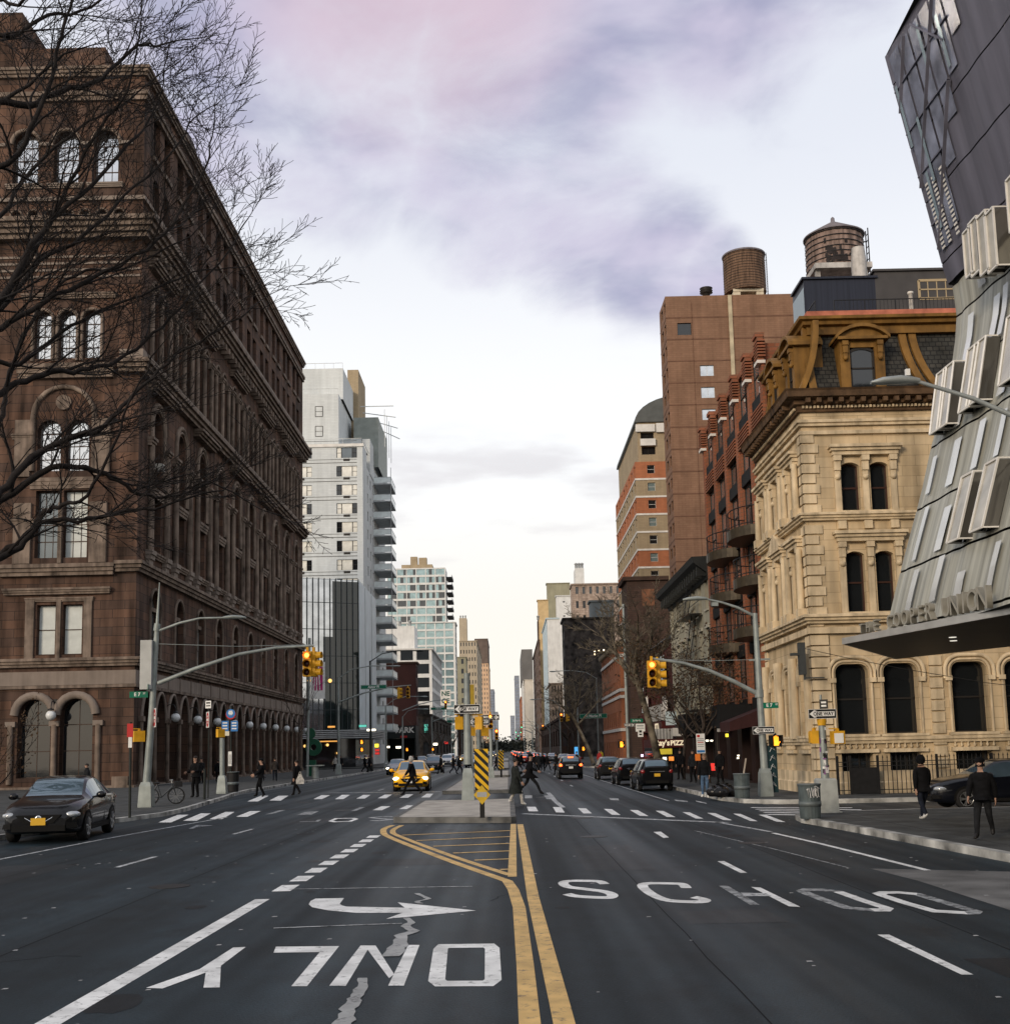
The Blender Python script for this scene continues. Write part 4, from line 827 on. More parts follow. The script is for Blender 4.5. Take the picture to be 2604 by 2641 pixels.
islands(lt,'pendant_lamp',mat('warm lamp',(1,.6,.2),.5,emit=(1,.55,.16),estr=1.6,var=0),Gb)
# ---- roof addition and water tanks over the bank
RA=thing('rooftop_addition','dark navy and charcoal rooftop addition above the ochre mansard','building',(17.5,52,19.4))
a=MB(); shell(a,13.7,16.9,50,52,19.2,22.75); a.box(13.6,17,49.9,52,22.75,22.85); b=MB(); shell(b,16.9,24,50,60,19.2,23.05); b.box(16.8,24,49.9,60,23.05,23.15); c=MB(); c.quad((13.68,51.95,19.2),(13.68,49.99,19.2),(13.68,49.99,22.4),(13.68,51.95,22.4))
a.build('navy_cladding',M_NAVY,RA); b.build('charcoal_wall',M_CHAR,RA); c.build('side_panel',mat('pale blue panel',(.32,.40,.47),.5,0,.05,1),RA)
window(RA,Fac((16.9,50),(1,0)),(1.95,3.55,21.75,22.6,None),.02,mat('tan window frame',(.36,.28,.17),.6,var=0),P_MID,4,2,inset=-1)
rl=MB(); 
for p,q in (((14.2,47.3),(21,47.3)),((13.4,47.3),(13.4,53))):
    rl.bar((*p,20.7),(*q,20.7),.035); d=Vector(q)-Vector(p); n=int(d.length/.16)
    for i in range(n+1): s_=Vector(p)+d*(i/n); rl.bar((s_.x,s_.y,19.7),(s_.x,s_.y,20.7),.014 if i%8 else .04)
tag(rl.build('roof_railing',M_IRON),'thin black roof railing above the red flashing of the mansard','railing')
m=MB(); m.lathe([(.22,0),(.22,.35),(.26,.36),(.26,.42)],(14.7,47.6,19.7),14); tag(m.build('roof_vent',mat('galvanised vent',(.5,.5,.5),.4,.4)),'small round metal vent on the flat roof above the mansard','vent')
m=MB(); m.lathe([(.09,0),(.09,1.35),(.13,1.36),(.13,1.45)],(17.6,47.7,19.7),10); tag(m.build('vent_pipe',M_LIGHT),'white vent pipe behind the roof railing of the cream stone building','pipe')
M_WOOD=mat('weathered tank staves',(.23,.165,.14),.85,0,.5,1.6,.4,8,stretch=(3,3,.25),streak=.3); M_WOOD2=mat('brown tank staves',(.14,.085,.055),.85,0,.45,1.6,.4,8,stretch=(3,3,.25),streak=.3)
def tank(name,label,c,r,h,woodm,cone,hoops):
    t=thing(name,label,'water tank',c); b=MB(); n=44; prof=[]
    for z in (0,h):
        ring=[]
        for j in range(n):
            a=2*math.pi*j/n; rr_=(r+(.025 if j%2 else 0))*(1 if z==0 else .985); ring.append((rr_*math.cos(a),rr_*math.sin(a),z))
        prof.append(ring)
    b.loft(prof,0,True,False); obj('stave_barrel',b.mesh('stave_barrel',woodm),t,None,False)
    hp=MB()
    for i in range(hoops): z=h*(.04+.92*i/(hoops-1)); hp.lathe([(r+.02,z-.02),(r+.05,z-.02),(r+.05,z+.02),(r+.02,z+.02)],(0,0,0),32,caps=False)
    obj('hoop',hp.mesh('hoop',M_IRON),t,None,False)
    rf_=MB(); rf_.lathe([(r+.1,h),(r+.12,h+.06),(.12,h+(cone or .12)),(.1,h+(cone or .12)+.22),(.02,h+(cone or .12)+.3)] if cone else [(r+.1,h-.03),(r+.16,h+.12),(r+.1,h+.2),(.01,h+.22)],(0,0,0),32); obj('tank_roof',rf_.mesh('tank_roof',mat('tank roof felt',(.17,.155,.17),.7,0,.15,2)),t,None,False)
    ld=MB()
    for s in (-.2,.2): ld.bar((r+.3,s,-.4),(r+.3,s,h+.5),.05)
    for i in range(int((h+.9)/.35)): ld.bar((r+.3,-.2,-.3+i*.35),(r+.3,.2,-.3+i*.35),.035)
    for z in (.3,h*.9): ld.bar((r,0,z),(r+.3,0,z),.05)
    obj('ladder',ld.mesh('ladder',M_IRON),t,None,False); return t
t2=tank('water_tank','large weathered wooden water tank with conical roof on the navy rooftop addition',(18.2,60,27.2),1.5,1.95,M_WOOD,.95,7)
m=MB(); rq=random.Random(9)
for i in range(26):
    a=rq.uniform(-2.2,-.9); z=abs(rq.gauss(0,.6)); w_=rq.uniform(.05,.16); hh=rq.uniform(.08,.45)
    if z+hh>2: continue
    x,y=1.535*math.cos(a),1.535*math.sin(a); tx,ty=-math.sin(a),math.cos(a); m.quad((x-tx*w_,y-ty*w_,z),(x+tx*w_,y+ty*w_,z),(x+tx*w_*.8,y+ty*w_*.8,z+hh),(x-tx*w_*.9,y-ty*w_*.9,z+hh*.9))
obj('damp_patches',m.mesh('damp_patches',mat('black damp stain',(.025,.02,.02),.8,0,.3,4)),t2,'stuff',False)
m=MB(); m.lathe([(.34,0),(.36,2.2),(.3,2.9)],(17.2,53.0,22.6),14); 
for x in (16.9,19.4):
    for y in (58.9,61.1): m.box(x-.12,x+.12,y-.12,y+.12,19,27)
m.box(16.7,19.7,58.5,61.5,26.9,27.19); tag(m.build('tank_support',mat('streaked pipe',(.42,.40,.38),.6,0,.4,3,streak=.6)),'steel support and streaked white riser pipe under the conical roofed tank','support')
# ---- brown brick slab tower
BT=thing('brick_slab_tower','tall plain brown brick slab tower with wooden water tank','building',(38,152.5,0))
FB=Fac((22.7,152),(1,0)); FBw=Fac((22.7,158),(0,-1)); w=MB(); fl_=3.05; N=20; z0=62.95-N*fl_
tc=26.0-20
for k in range(N):
    hs=[(4.35,6.2,z0+k*fl_+.9,z0+k*fl_+2.4,None)] if 3<k<17 else []
    if k==18: hs=[(1.5,3.4,z0+k*fl_+.6,z0+k*fl_+2.3,None)]
    row(w,FB,0,37.3,z0+k*fl_,z0+(k+1)*fl_,hs,.2)
    for h in hs: window(BT,FB,h,.2,F_WHITE if k<18 else F_DARK,P_SKY if k<18 else P_DARK,2 if k<18 else 1,1)
    h=(1.6,3.2,z0+k*fl_+.9,z0+k*fl_+2.3,None); h2=(4.3,5.8,z0+k*fl_+.9,z0+k*fl_+2.3,None); row(w,FBw,0,6.0,z0+k*fl_,z0+(k+1)*fl_,[h,h2],.2); window(BT,FBw,h,.2,F_DARK,P_MID,1,2,'side_window'); window(BT,FBw,h2,.2,F_DARK,P_MID,1,2,'side_window')
shell(w,22.7,60,152,158,-.0,62.95,'SW'); w.build('wall',M_BROWN,BT); ln=MB()
for k in range(1,N): ln.sweep([(22.7,158),(22.7,152),(60,152)],[(-.05,z0+k*fl_-.1),(.03,z0+k*fl_-.1),(.03,z0+k*fl_+.06),(-.05,z0+k*fl_+.06)])
ln.box(26.2,26.27,151.97,152.01,0,62); ln.build('floor_band',mat('brown band',(.135,.07,.045),.85,0,.15,1),BT)
m=MB(); m.box(31.2,31.7,151.8,152.03,17,62.9); m.build('flue',mat('cream duct',(.45,.38,.26),.7,0,.15,1),BT)
tank('water_tank','brown wooden flat topped water tank on a concrete cradle atop the slab tower',(34.3,155,64.2),2.85,5.4,M_WOOD2,0,14)
m=MB(); m.box(32.2,33.2,153,157,62.95,64.2); m.box(35.4,36.4,153,157,62.95,64.2); m.box(32.2,36.4,152.9,157.1,63.8,64.18); tag(m.build('tank_cradle',mat('cream concrete',(.55,.49,.38),.8,0,.15,1)),'cream concrete cradle under the flat topped water tank','support')
m=MB(); m.lathe([(.5,0),(.5,.9),(.9,.95),(.6,1.2),(.9,1.25),(.6,1.5),(.9,1.6),(.2,1.8)],(28.6,153.5,62.95),14); tag(m.build('roof_ventilator',F_DARK),'rusty mushroom ventilator on the parapet of the slab tower','vent')
# ---- banded orange tower with arched roof
OT=thing('banded_tower','orange and tan banded apartment tower with curved grey roof','building',(27,200,0))
FO=Fac((22,188),(1,0)); FOw=Fac((22,223),(0,-1)); fl_=2.95; w=MB(); bd=MB()
for k in range(15):
    mi={14:0,13:1,12:0,11:1,10:1,9:0,8:1,7:0,6:1,5:1,4:0}.get(k,1); z=4.7+k*fl_
    h=(1.95,3.2,z+.95,z+2.35,None); row(w,FO,0,14,z,z+fl_,[h,(7.4,9.1,z+.95,z+2.45,None)],.2,mi); window(OT,FO,h,.2,F_WHITE,P_TEAL if k%2 else P_DARK,1,2); window(OT,FO,(7.4,9.1,z+.95,z+2.45,None),.2,F_WHITE,P_MID,1,2)
    hs=[(2+i*4.4,3.8+i*4.4,z+.8,z+2.4,None) for i in range(8)]; row(w,FOw,0,35,z,z+fl_,hs,.25,mi); bd.sweep([(22,223),(22,188),(36,188)],[(-.05,z-.16),(.1,z-.16),(.1,z+.14),(-.05,z+.14)])
    for i,h in enumerate(hs):
        if k>5 and i>1: window(OT,FOw,h,.25,F_WHITE,P_MID if (i+k)%3 else P_SKY,1,1,'side_window')
shell(w,22,36,188,223,-.02,48.95,'SW'); w.quad(FO.p(0,0),FO.p(14,0),FO.p(14,4.7),FO.p(0,4.7),1); w.quad(FOw.p(0,0),FOw.p(35,0),FOw.p(35,4.7),FOw.p(0,4.7),1)
w.build('wall',[M_ORANGE,M_TAN],OT); 
up=MB(); FU=Fac((22.7,189),(1,0)); row(up,FU,0,11,48.9,52.2,[(.6,2.9,50.4,51.8,None)],.6); row(up,FU,0,11,52.2,56,[(.5,2.7,53.0,54.2,None)],.6); shell(up,22.7,33.7,189,222,48.9,56,'S'); up.build('upper_storeys',M_TAN,OT)
for h in ((.6,2.9,50.4,51.8,None),(.5,2.7,53.0,54.2,None)): window(OT,FU,h,.6,F_DARK,P_DARK,2,1)
aw=MB(); fbox(aw,FU,.4,2.9,51.85,53.0,-.05,.5); fbox(aw,FU,-.3,2.9,54.25,55.5,-.05,.4); fbox(aw,FU,3.1,6,54.1,55.6,-.05,.5); islands(aw,'white_balcony_front',M_LIGHT,OT); bd.build('floor_band',M_LIGHT,OT)
vb=MB(); ring=lambda y:[(22.3+8.4*(1-math.cos(a)),y,55.9+4.6*math.sin(a)) for a in (math.pi*i/16 for i in range(17))]; vb.loft([ring(188.6),ring(222)],0,True,True); vb.build('barrel_roof',mat('grey vault metal',(.10,.105,.10),.5,.3,.12,1),OT)
# ---- red brick house with round balconies
RB=thing('red_brick_building','red brick apartment house with round iron balconies beside the cream stone building','building',(17,64.5,0))
FR=Fac((12.6,70.6),(0,-1)); w=MB(); L_=16.8; nb=5; bw=L_/nb; tops=[20.4,20.9,21.4,21.9]; gr=MB(); ll=MB()
for k in range(6):
    z=4.2+k*2.9
    hs=[(i*bw+.75,(i+1)*bw-.12,z+.35,z+2.6,None) for i in range(nb)]
    row(w,FR,0,L_,z,z+2.9,hs,.1)
    for i,h in enumerate(hs):
        u=(h[0]+h[1])/2; window(RB,FR,(h[0],u,h[2],h[3],None),.1,F_DARK,P_SKY if (i+k)%4!=2 else P_MID,1,2); window(RB,FR,(u,h[1],h[2],h[3],None),.1,F_DARK,P_DARK,1,2); fbox(gr,FR,h[0],h[1],z-.35,z+.3,-.05,.06)
gb=MB(); row(gb,FR,0,L_,0,4.2,[(i*bw+.7,(i+1)*bw-.4,.2,3.6,None) for i in range(nb)],.8)
gb.build('shop_base',mat('dark painted shopfront',(.022,.011,.010),.6,0,.2,2),RB)
for i in range(nb): window(RB,FR,(i*bw+.7,(i+1)*bw-.4,.2,3.6,None),.8,F_DARK,P_DARK,3,2,'shop_window')
for i in range(nb+1):
    u=min(i*bw+.0,L_-.45); fbox(w,FR,u,u+.55,4.2,21.4,-.05,.13); fbox(w,FR,u-.05,u+.65,20.3,21.45,.0,.3); fbox(ll,FR,u-.08,u+.68,20.15,20.3,-.05,.34); fbox(w,FR,u-.08,u+.68,21.45,21.65,-.05,.38)
    for j in range(6): fbox(w,FR,u-.09,u+.79,20.45+j*.15,20.53+j*.15,-.05,.33)
for i in range(nb):
    for j in range(6): fbox(w,FR,i*bw+.75,(i+1)*bw,17.4+j*.17,17.49+j*.17,-.05,.18)
shell(w,12.6,30,53.8,70.6,0,21.2,'W'); wo=w.build('wall',M_BRICK,RB); islands(gr,'spandrel_panel',mat('black spandrel',(.008,.008,.008),.7,var=0,spec=.2),RB); islands(ll,'stone_cap',M_LIGHT,RB)
def rbalc():
    b=MB(); a=[math.pi*i/14 for i in range(15)]; b.prism([(2.1*math.cos(t),-1.3*math.sin(t)-.0,-.5) for t in a],(0,0,.5)); r_=MB()
    for t in a: x,y=2.05*math.cos(t),-1.25*math.sin(t); r_.bar((x,y,0),(x,y,.95),.025)
    r_.tube([(2.05*math.cos(t),-1.25*math.sin(t),.95) for t in a],.03,5); r_.tube([(2.05*math.cos(t),-1.25*math.sin(t),.12) for t in a],.02,4)
    return b.mesh('round_balcony',mat('bronze balcony fascia',(.06,.048,.032),.45,.3,.2,3)),r_.mesh('railing',M_IRON)
rb1,rb2=rbalc()
for y,z in ((57.8,12.8),(64.0,12.7),(56.8,10.2),(63.5,10.3),(57.4,7.8),(64.6,7.6),(69.0,6.2)):
    o=obj('round_balcony',rb1,RB,None,True,(12.62,y,z),FR.rz); sub('railing',rb2,o)
aw=MB(); aw.prism([FR.p(L_-3.6,3.1,-.3),FR.p(L_-3.6,3.9,-.3),FR.p(L_-3.6,3.2,-2.2),FR.p(L_-3.6,2.75,-2.2)],tuple(Vector(FR.p(2.6,0))-Vector(FR.p(0,0)))); tag(aw.build('shop_awning',mat('dark canvas awning',(.035,.012,.012),.8,0,.15,3)),'dark maroon canvas awning over the entrance of the red brick house','awning')
# ---- grey green tenement with dark cornice
TN=thing('tenement','grey green tenement with heavy black cornice and fire escape','building',(17,80,0))
FT=Fac((12.8,89.8),(0,-1)); w=MB(); LT=18.
hs=[]
for k in range(3): 
    z=3.9+k*3.1; h_=[(.7+i*2.55,1.75+i*2.55,z+.6,z+2.5,None) for i in range(7)]; row(w,FT,0,LT,z,z+3.1,h_,.3); hs+=h_
gb=MB(); row(gb,FT,0,LT,0,3.9,[(.6+i*4.3,4.2+i*4.3,.2,3.2,None) for i in range(4)],.6)
for i,h in enumerate(hs): window(TN,FT,h,.3,F_DARK,P_DARK if i%3 else P_MID,1,2)
gb.build('shop_base',MATS['dark painted shopfront'],TN)
for i in range(4): window(TN,FT,(.6+i*4.3,4.2+i*4.3,.2,3.2,None),.6,F_DARK,P_DARK,3,1,'shop_window')
shell(w,12.8,30,71.8,89.8,0,13.2,'W'); w.build('wall',M_TENE,TN); c=MB(); c.sweep([(12.8,89.8),(12.8,71.85)],[(-.1,12.5),(.12,12.5),(.2,12.9),(.35,13.0),(1.0,13.5),(1.1,13.85),(-.1,13.9)]); 
for i in range(18): fbox(c,FT,.3+i,.55+i,12.7,13.45,-.05,.75)
c.build('cornice',mat('black painted cornice',(.02,.022,.022),.6,0,.2,2),TN)
lt_=MB(); 
for h in hs: fbox(lt_,FT,h[0]-.12,h[1]+.12,h[3],h[3]+.22,-.05,.1); fbox(lt_,FT,h[0]-.1,h[1]+.1,h[2]-.12,h[2],-.05,.1)
islands(lt_,'lintel',mat('pale lintel',(.46,.44,.36),.75,0,.15,2),TN)
fe=MB()
for z in (4.4,7.5,10.6):
    for d in (.2,.95): fe.bar(FT.p(10,z+.9,-d),FT.p(15,z+.9,-d),.04)
    fbox(fe,FT,10,15,z-.03,z+.03,.1,1.0)
    for i in range(17): fe.bar(FT.p(10+i*.31,z,-.97),FT.p(10+i*.31,z+.9,-.97),.02)
    fe.bar(FT.p(10.4,z,-.6),FT.p(14,z+3.1,-.6),.05); fe.bar(FT.p(10.4,z+.2,-.3),FT.p(14,z+3.1,-.3),.05)
fe.build('fire_escape',M_IRON,TN)
# ---- maroon corner house with slate roof (pizza shop)
MH=thing('maroon_corner_house','low maroon brick corner house with slate hip roof and pizza shop','building',(17,101,0))
FM=Fac((12.8,112),(0,-1)); w=MB(); LM=22.1
row(w,FM,0,LM,0,4.2,[(.6,5,.3,3.4,None),(6,10.2,.3,3.4,None),(11.4,16,.3,3.4,None),(17,21.4,.3,3.4,None)],.5); hs=[(1.2+i*3,2.3+i*3,5.4,7.6,None) for i in range(7)]; row(w,FM,0,LM,4.2,10.4,hs,.3)
for h in hs: window(MH,FM,h,.3,F_DARK,P_DARK,1,2)
for h in ((.6,5,.3,3.4,None),(6,10.2,.3,3.4,None),(11.4,16,.3,3.4,None),(17,21.4,.3,3.4,None)): window(MH,FM,h,.5,F_DARK,P_DARK,3,1,'shop_window')
shell(w,12.8,30,89.85,112,0,10.4,'W'); w.build('wall',M_MAROON,MH)
rf=MB(); P0=[(12.4,89.87,10.4),(30,89.87,10.4),(30,112.4,10.4),(12.4,112.4,10.4)]; Q0=[(16.5,93,13.3),(28,93,13.3),(28,108,13.3),(16.5,108,13.3)]
rf.loft([P0,Q0],0,True,False); rf.build('hip_roof',mat('dark slate',(.05,.052,.058),.7,0,.25,2),MH)
sg=MB(); fbox(sg,FM,9.5,18.4,3.05,4.15,-.02,.5); so_=sg.build('shop_sign',mat('dark red fascia',(.06,.01,.01),.5,0,.1,2),MH)
tm=text_mesh('Ray’s',1.15,mat('sign cream',(.8,.72,.55),.5,var=0,emit=(1,.85,.6),estr=.35),.012); x,y,z=FM.p(11.6,3.6,-.52); obj('lettering',tm,MH,None,True,(x,y,z),FM.rz)
tm=text_mesh('PIZZA',1.0,MATS['sign cream'],.03); x,y,z=FM.p(15.6,3.6,-.52); obj('lettering',tm,MH,None,True,(x,y,z),FM.rz)
sy=MB(); fbox(sy,FM,11.5,15,1.75,2.5,-.3,.1); sy.build('yellow_sign',mat('yellow sign',(.55,.45,.05),.5,0,.2,3,emit=(.8,.65,.05),estr=.25),MH)
aw=MB(); 
for i in range(18): fbox(aw,FM,9.6+i*.5,10.1+i*.5,4.2,5.5,.02+.0,.5+.03*(i%2),i%2)
aw.build('striped_shutter',[mat('grey shutter',(.2,.2,.2),.5),mat('pale shutter',(.38,.38,.37),.5)],MH)
for u,z,w_,h_,m_ in ((18.9,4.6,2.0,1.5,M_LIGHT),(7.0,4.4,1.4,2.2,M_LIGHT),(4.4,5.2,.9,2.6,M_PLASTER),(16.9,7.0,3.0,2.3,M_PLASTER)):
    s_=MB(); fbox(s_,FM,u,u+w_,z,z+h_,.3,.42); s_.build('shop_sign',m_,MH)
ob=MB(); 
for u,z in ((9.2,1.3),(17.5,1.2)): fbox(ob,FM,u,u+.9,z,z+.8,-.2,.15)
islands(ob,'lit_poster',mat('orange lit poster',(.8,.25,.05),.5,emit=(1,.3,.05),estr=.8,var=0),MH)
# ---- generic blocks farther up the avenue: geometry with real window recesses
def block(name,label,side,px_face,px_corner,px_far,py_top,Xs,wallm,pane,fh=3.4,nS=5,nE=6,ww=.55,wh=.55,extra=None,depth=None,fixY=None,roofm=None):
    AX=lambda px,py:(lambda d:Xs*d.y/d.x)(ray(px,py)); Y=AX(px_corner,py_top); Y=fixY or (Y if 0<Y<3500 else 3400); X0=Xs if not fixY else AY(px_corner,(py_top+1900)/2,Y).x; top=AY(px_corner,py_top,Y).z; xo=AY(px_face,1800,Y).x
    Y2=AX(px_far,py_top) if px_far else Y+20; Y2=min(max(Y+6,Y2 if Y2>0 else 9999),Y+130,3900)
    t=thing(name,label,'building',((X0+xo)/2,(Y+Y2)/2,0)); w=MB(); g_=MB()
    if side=='L': Fs,Fd=Fac((xo,Y),(1,0)),Fac((X0,Y),(0,1))
    else: Fs,Fd=Fac((X0,Y),(1,0)),Fac((X0,Y2),(0,-1))
    ws,wd=abs(X0-xo),Y2-Y; nf=max(1,int(top/fh)); f=top/nf
    for F,ln_,n in ((Fs,ws,nS),(Fd,wd,nE)):
        if n==0: w.quad(F.p(0,0),F.p(ln_,0),F.p(ln_,top),F.p(0,top)); continue
        grid(w,F,0,ln_,0,f,nf,cols_even(ln_*.02,ln_*.98,n,ln_*.96/n*ww),f*(1-wh)*.55,f*wh,.35); sheet(g_,F,.3,ln_-.3,.2,top-.3,.38)
    xa,xb=min(X0,xo),max(X0,xo); shell(w,xa,xb,Y,Y2,0,top,'S'+('E' if side=='L' else 'W')); w.build('wall',wallm,t); 
    if g_.v: g_.build('glazing',pane,t)
    c=MB(); c.sweep([(xo,Y),(X0,Y),(X0,Y2)] if side=='L' else [(X0,Y2),(X0,Y),(xo,Y)],[(-.1,top-.5),(.35,top-.4),(.45,top+.02),(-.1,top+.03)]); c.build('cornice',roofm or wallm,t)
    if extra: extra(t,X0,xo,Y,Y2,top)
    return t
def roofbox(fr0,fr1,h,m_):
    def f(t,X0,xo,Y,Y2,top):
        a,b=X0+(xo-X0)*fr0,X0+(xo-X0)*fr1; q=MB(); shell(q,min(a,b),max(a,b),Y+2,min(Y2,Y+14),top,top+h); q.build('roof_house',m_,t); v=MB(); 
        for k in range(3): x=a+(b-a)*(k+.5)/3; v.lathe([(.4,0),(.4,1.4),(.7,1.5),(.2,1.9)],(x,Y+4,top+h),8)
        v.build('roof_vent',M_GREY,t)
    return f
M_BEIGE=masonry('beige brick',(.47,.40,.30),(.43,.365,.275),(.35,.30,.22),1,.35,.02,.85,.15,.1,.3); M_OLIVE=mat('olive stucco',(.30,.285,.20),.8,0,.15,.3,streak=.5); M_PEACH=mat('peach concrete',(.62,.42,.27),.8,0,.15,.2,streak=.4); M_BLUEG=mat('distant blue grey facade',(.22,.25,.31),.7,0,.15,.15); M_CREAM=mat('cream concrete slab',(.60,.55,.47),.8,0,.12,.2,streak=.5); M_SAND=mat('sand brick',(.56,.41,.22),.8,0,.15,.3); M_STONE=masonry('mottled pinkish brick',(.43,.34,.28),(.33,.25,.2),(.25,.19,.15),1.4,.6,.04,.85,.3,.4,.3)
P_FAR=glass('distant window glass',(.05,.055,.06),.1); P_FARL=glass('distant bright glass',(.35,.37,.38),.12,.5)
block('parking_garage','dark maroon brick garage building with PARK sign on its canopy','L',985,1072,1077,1707,-22,mat('maroon stucco',(.036,.013,.012),.8,0,.15,.4),P_FAR,4.2,0,2,roofm=M_DKBRICK)
block('white_loft_building','white framed low office block with big dark windows behind the garage','L',985,1113,1139,1672,-22,M_WHITEP,P_DARK,3.9,3,8,.78,.72,roofbox(.35,.95,7,M_WHITEP))
def gt(t,X0,xo,Y,Y2,top):
    zt=AY(1150,1463,Y).z; x1=AY(1150,1600,Y).x; w=MB(); F=Fac((xo,Y+.5),(1,0)); ln_=x1-xo; n=7; fh=3.35; nf=int((zt-top)/fh); f=(zt-top)/nf; rr_=random.Random(2); g1,g2=MB(),MB()
    grid(w,F,0,ln_,top,f,nf,cols_even(.2,ln_-.2,6,ln_/6*.9),.35,f*.74,.25)
    for k in range(nf):
        for i in range(18):
            u0=.3+(ln_-.6)*i/18; (g1 if rr_.random()<.62 else g2).quad(F.p(u0,top+k*f+.1,.27),F.p(u0+(ln_-.6)/18,top+k*f+.1,.27),F.p(u0+(ln_-.6)/18,top+k*f+f-.1,.27),F.p(u0,top+k*f+f-.1,.27))
    shell(w,xo,x1,Y+.5,Y2,top,zt,'S'); w.build('upper_wall',M_WHITEP,t); g1.build('teal_glazing',P_TEAL,t); g2.build('curtained_glazing',P_FAR,t)
    b=MB()
    for k in range(nf): b.box(x1,x1+2.6,Y+6,Y+22,top+k*f-.15,top+k*f+.1); b.box(x1+2.5,x1+2.6,Y+6,Y+22,top+k*f+.1,top+k*f+1)
    b.build('balcony',mat('dark balcony',(.09,.095,.1),.6),t); q=MB(); shell(q,xo+6,x1-6,Y+6,Y+16,zt,zt+2.4); shell(q,xo+10,xo+13,Y+6,Y+10,zt+2.4,zt+6); shell(q,x1-12,x1-8.5,Y+6,Y+10,zt+2.4,zt+5.5); q.build('roof_house',M_TAN,t)
block('glass_apartment_tower','teal glass apartment tower with white frames and side balconies','L',1000,1173,1177,1604,-22,M_WHITEP,P_TEAL,3.4,7,3,.86,.76,gt)
block('olive_apartment_block','narrow olive apartment block with a column of windows','L',1168,1201,1205,1694,-22,M_OLIVE,P_FAR,5.0,2,4,.4,.5)
block('stepped_beige_building','beige brick building with stepped top behind the olive block','L',1186,1231,1236,1652,-23,M_BEIGE,P_FAR,4.4,6,4,.4,.5,roofbox(.55,.98,14,M_BEIGE),fixY=700)
block('dark_brown_tower','dark brown tower far up the avenue on the left','L',1226,1257,1261,1647,-21,mat('dark brown facade',(.13,.10,.085),.8,0,.15,.2),P_FAR,4,0,8)
block('peach_tower','sunlit peach tower in front of the dark brown one','L',1233,1259,1266,1711,-20,M_PEACH,P_FAR,5,4,7,.35,.5)
block('brown_brick_block','small brown brick block at the foot of the peach tower','L',1214,1239,1242,1750,-20,M_DKBRICK,P_FARL,4,4,3,.4,.5)
block('white_narrow_block','narrow white block between the beige and peach towers','L',1212,1231,1234,1722,-20,M_WHITEP,P_FAR,5,2,3,.4,.4,fixY=760)
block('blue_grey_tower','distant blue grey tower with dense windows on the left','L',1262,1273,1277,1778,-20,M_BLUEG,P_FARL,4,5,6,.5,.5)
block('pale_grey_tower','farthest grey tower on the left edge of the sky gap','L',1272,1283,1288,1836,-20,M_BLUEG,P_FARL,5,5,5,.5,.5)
block('low_brick_row','low dark brick row with shops under the olive block','L',1120,1186,1200,1828,-21,M_DKBRICK,P_FAR,4,5,8,.5,.5)
block('dark_shop_row','low dark shop building beneath the white loft block','L',1020,1110,1150,1842,-21.5,M_BLACK,P_FAR,4.5,4,6,.6,.5,fixY=300)
block('white_slab','white slab building with pale blue edge on the right','R',1448,1410,1398,1594,14,M_WHITEP,P_FAR,4,0,0,roofm=M_PLASTER,extra=lambda t,X0,xo,Y,Y2,top:(lambda b:(b.quad((X0-.05,Y2,0),(X0-.05,Y,0),(X0-.05,Y,top),(X0-.05,Y2,top)),b.build('blue_side',M_PLASTER,t)))(MB()))
block('black_building','soot black windowless building with a few lit panes','R',1590,1454,1448,1594,14.2,M_BLACK,P_FAR,4,0,5,extra=lambda t,X0,xo,Y,Y2,top:(lambda b:([b.box(X0+7+dx,X0+7.35+dx,Y-.12,Y+.05,top-9.2+dz,top-8.85+dz) for dx,dz in ((0,0),(1.0,.9),(2.2,1.0),(0,.8))],islands(b,'lit_window',mat('far lit pane',(1,.8,.5),.5,emit=(1,.8,.5),estr=3,var=0),t)))(MB()))
block('grey_stepped_tower','tall grey tower with plain side on the right of the avenue','R',1478,1415,1413,1504,21,M_OLIVE,P_FAR,4,0,3,fixY=571)
block('sand_tower','narrow sand coloured tower edge above the white slab','R',1420,1391,1386,1547,14.5,M_SAND,P_FAR,4,0,0,fixY=540)
block('white_painted_block','white painted block with one small window among grey towers','R',1480,1439,1437,1536,22,M_WHITEP,P_FAR,6,1,0,.15,.1,fixY=500)
block('mottled_stone_building','mottled pinkish masonry building behind the bare plane tree','R',1650,1475,1470,1506,20,M_STONE,P_FAR,4,9,4,.4,.5,roofbox(.06,.2,5,M_WHITEP))
block('slate_grey_block','slate grey block half hidden by bare branches','R',1590,1522,1519,1549,22,mat('slate grey render',(.14,.16,.17),.8,0,.2,.4),P_FAR,4,0,0)
block('brown_window_block','brown block dense with windows along the right side','R',1396,1388,1373,1650,14,mat('brown facade far',(.15,.105,.085),.85,0,.25,.3),P_FARL,4,2,16,.5,.5,roofbox(0,.6,9,M_DKBRICK))
block('brown_cornice_tenement','brown tenement with ornate cornice left of the black building','R',1452,1420,1410,1762,14,mat('brownish stone',(.20,.165,.14),.85,0,.3,.6),P_FAR,3.6,4,7,.45,.55)
block('dark_topped_tower','far tower with dark crown and pale body','R',1374,1346,1325,1684,14,M_WHITEP,P_FAR,4.5,6,9,.4,.5,lambda t,X0,xo,Y,Y2,top:(lambda b:(shell(b,X0-.6,xo+.5,Y-.6,Y2,top-24,top+3),b.build('dark_crown',mat('dark crown',(.14,.135,.13),.7,0,.1,.1),t)))(MB()))
block('cream_slab_tower','cream windowless slab tower far on the right','R',1376,1353,1349,1753,14,M_CREAM,P_FAR,5,0,0)
block('red_brick_tower','distant red brick tower left of the cream slab','R',1352,1343,1336,1797,13,M_ORANGE,P_FAR,4,3,5,.4,.5)
block('grey_far_tower','grey tower near the vanishing point on the right','R',1340,1327,1318,1743,14,M_BLUEG,P_FARL,5,6,9,.5,.5)
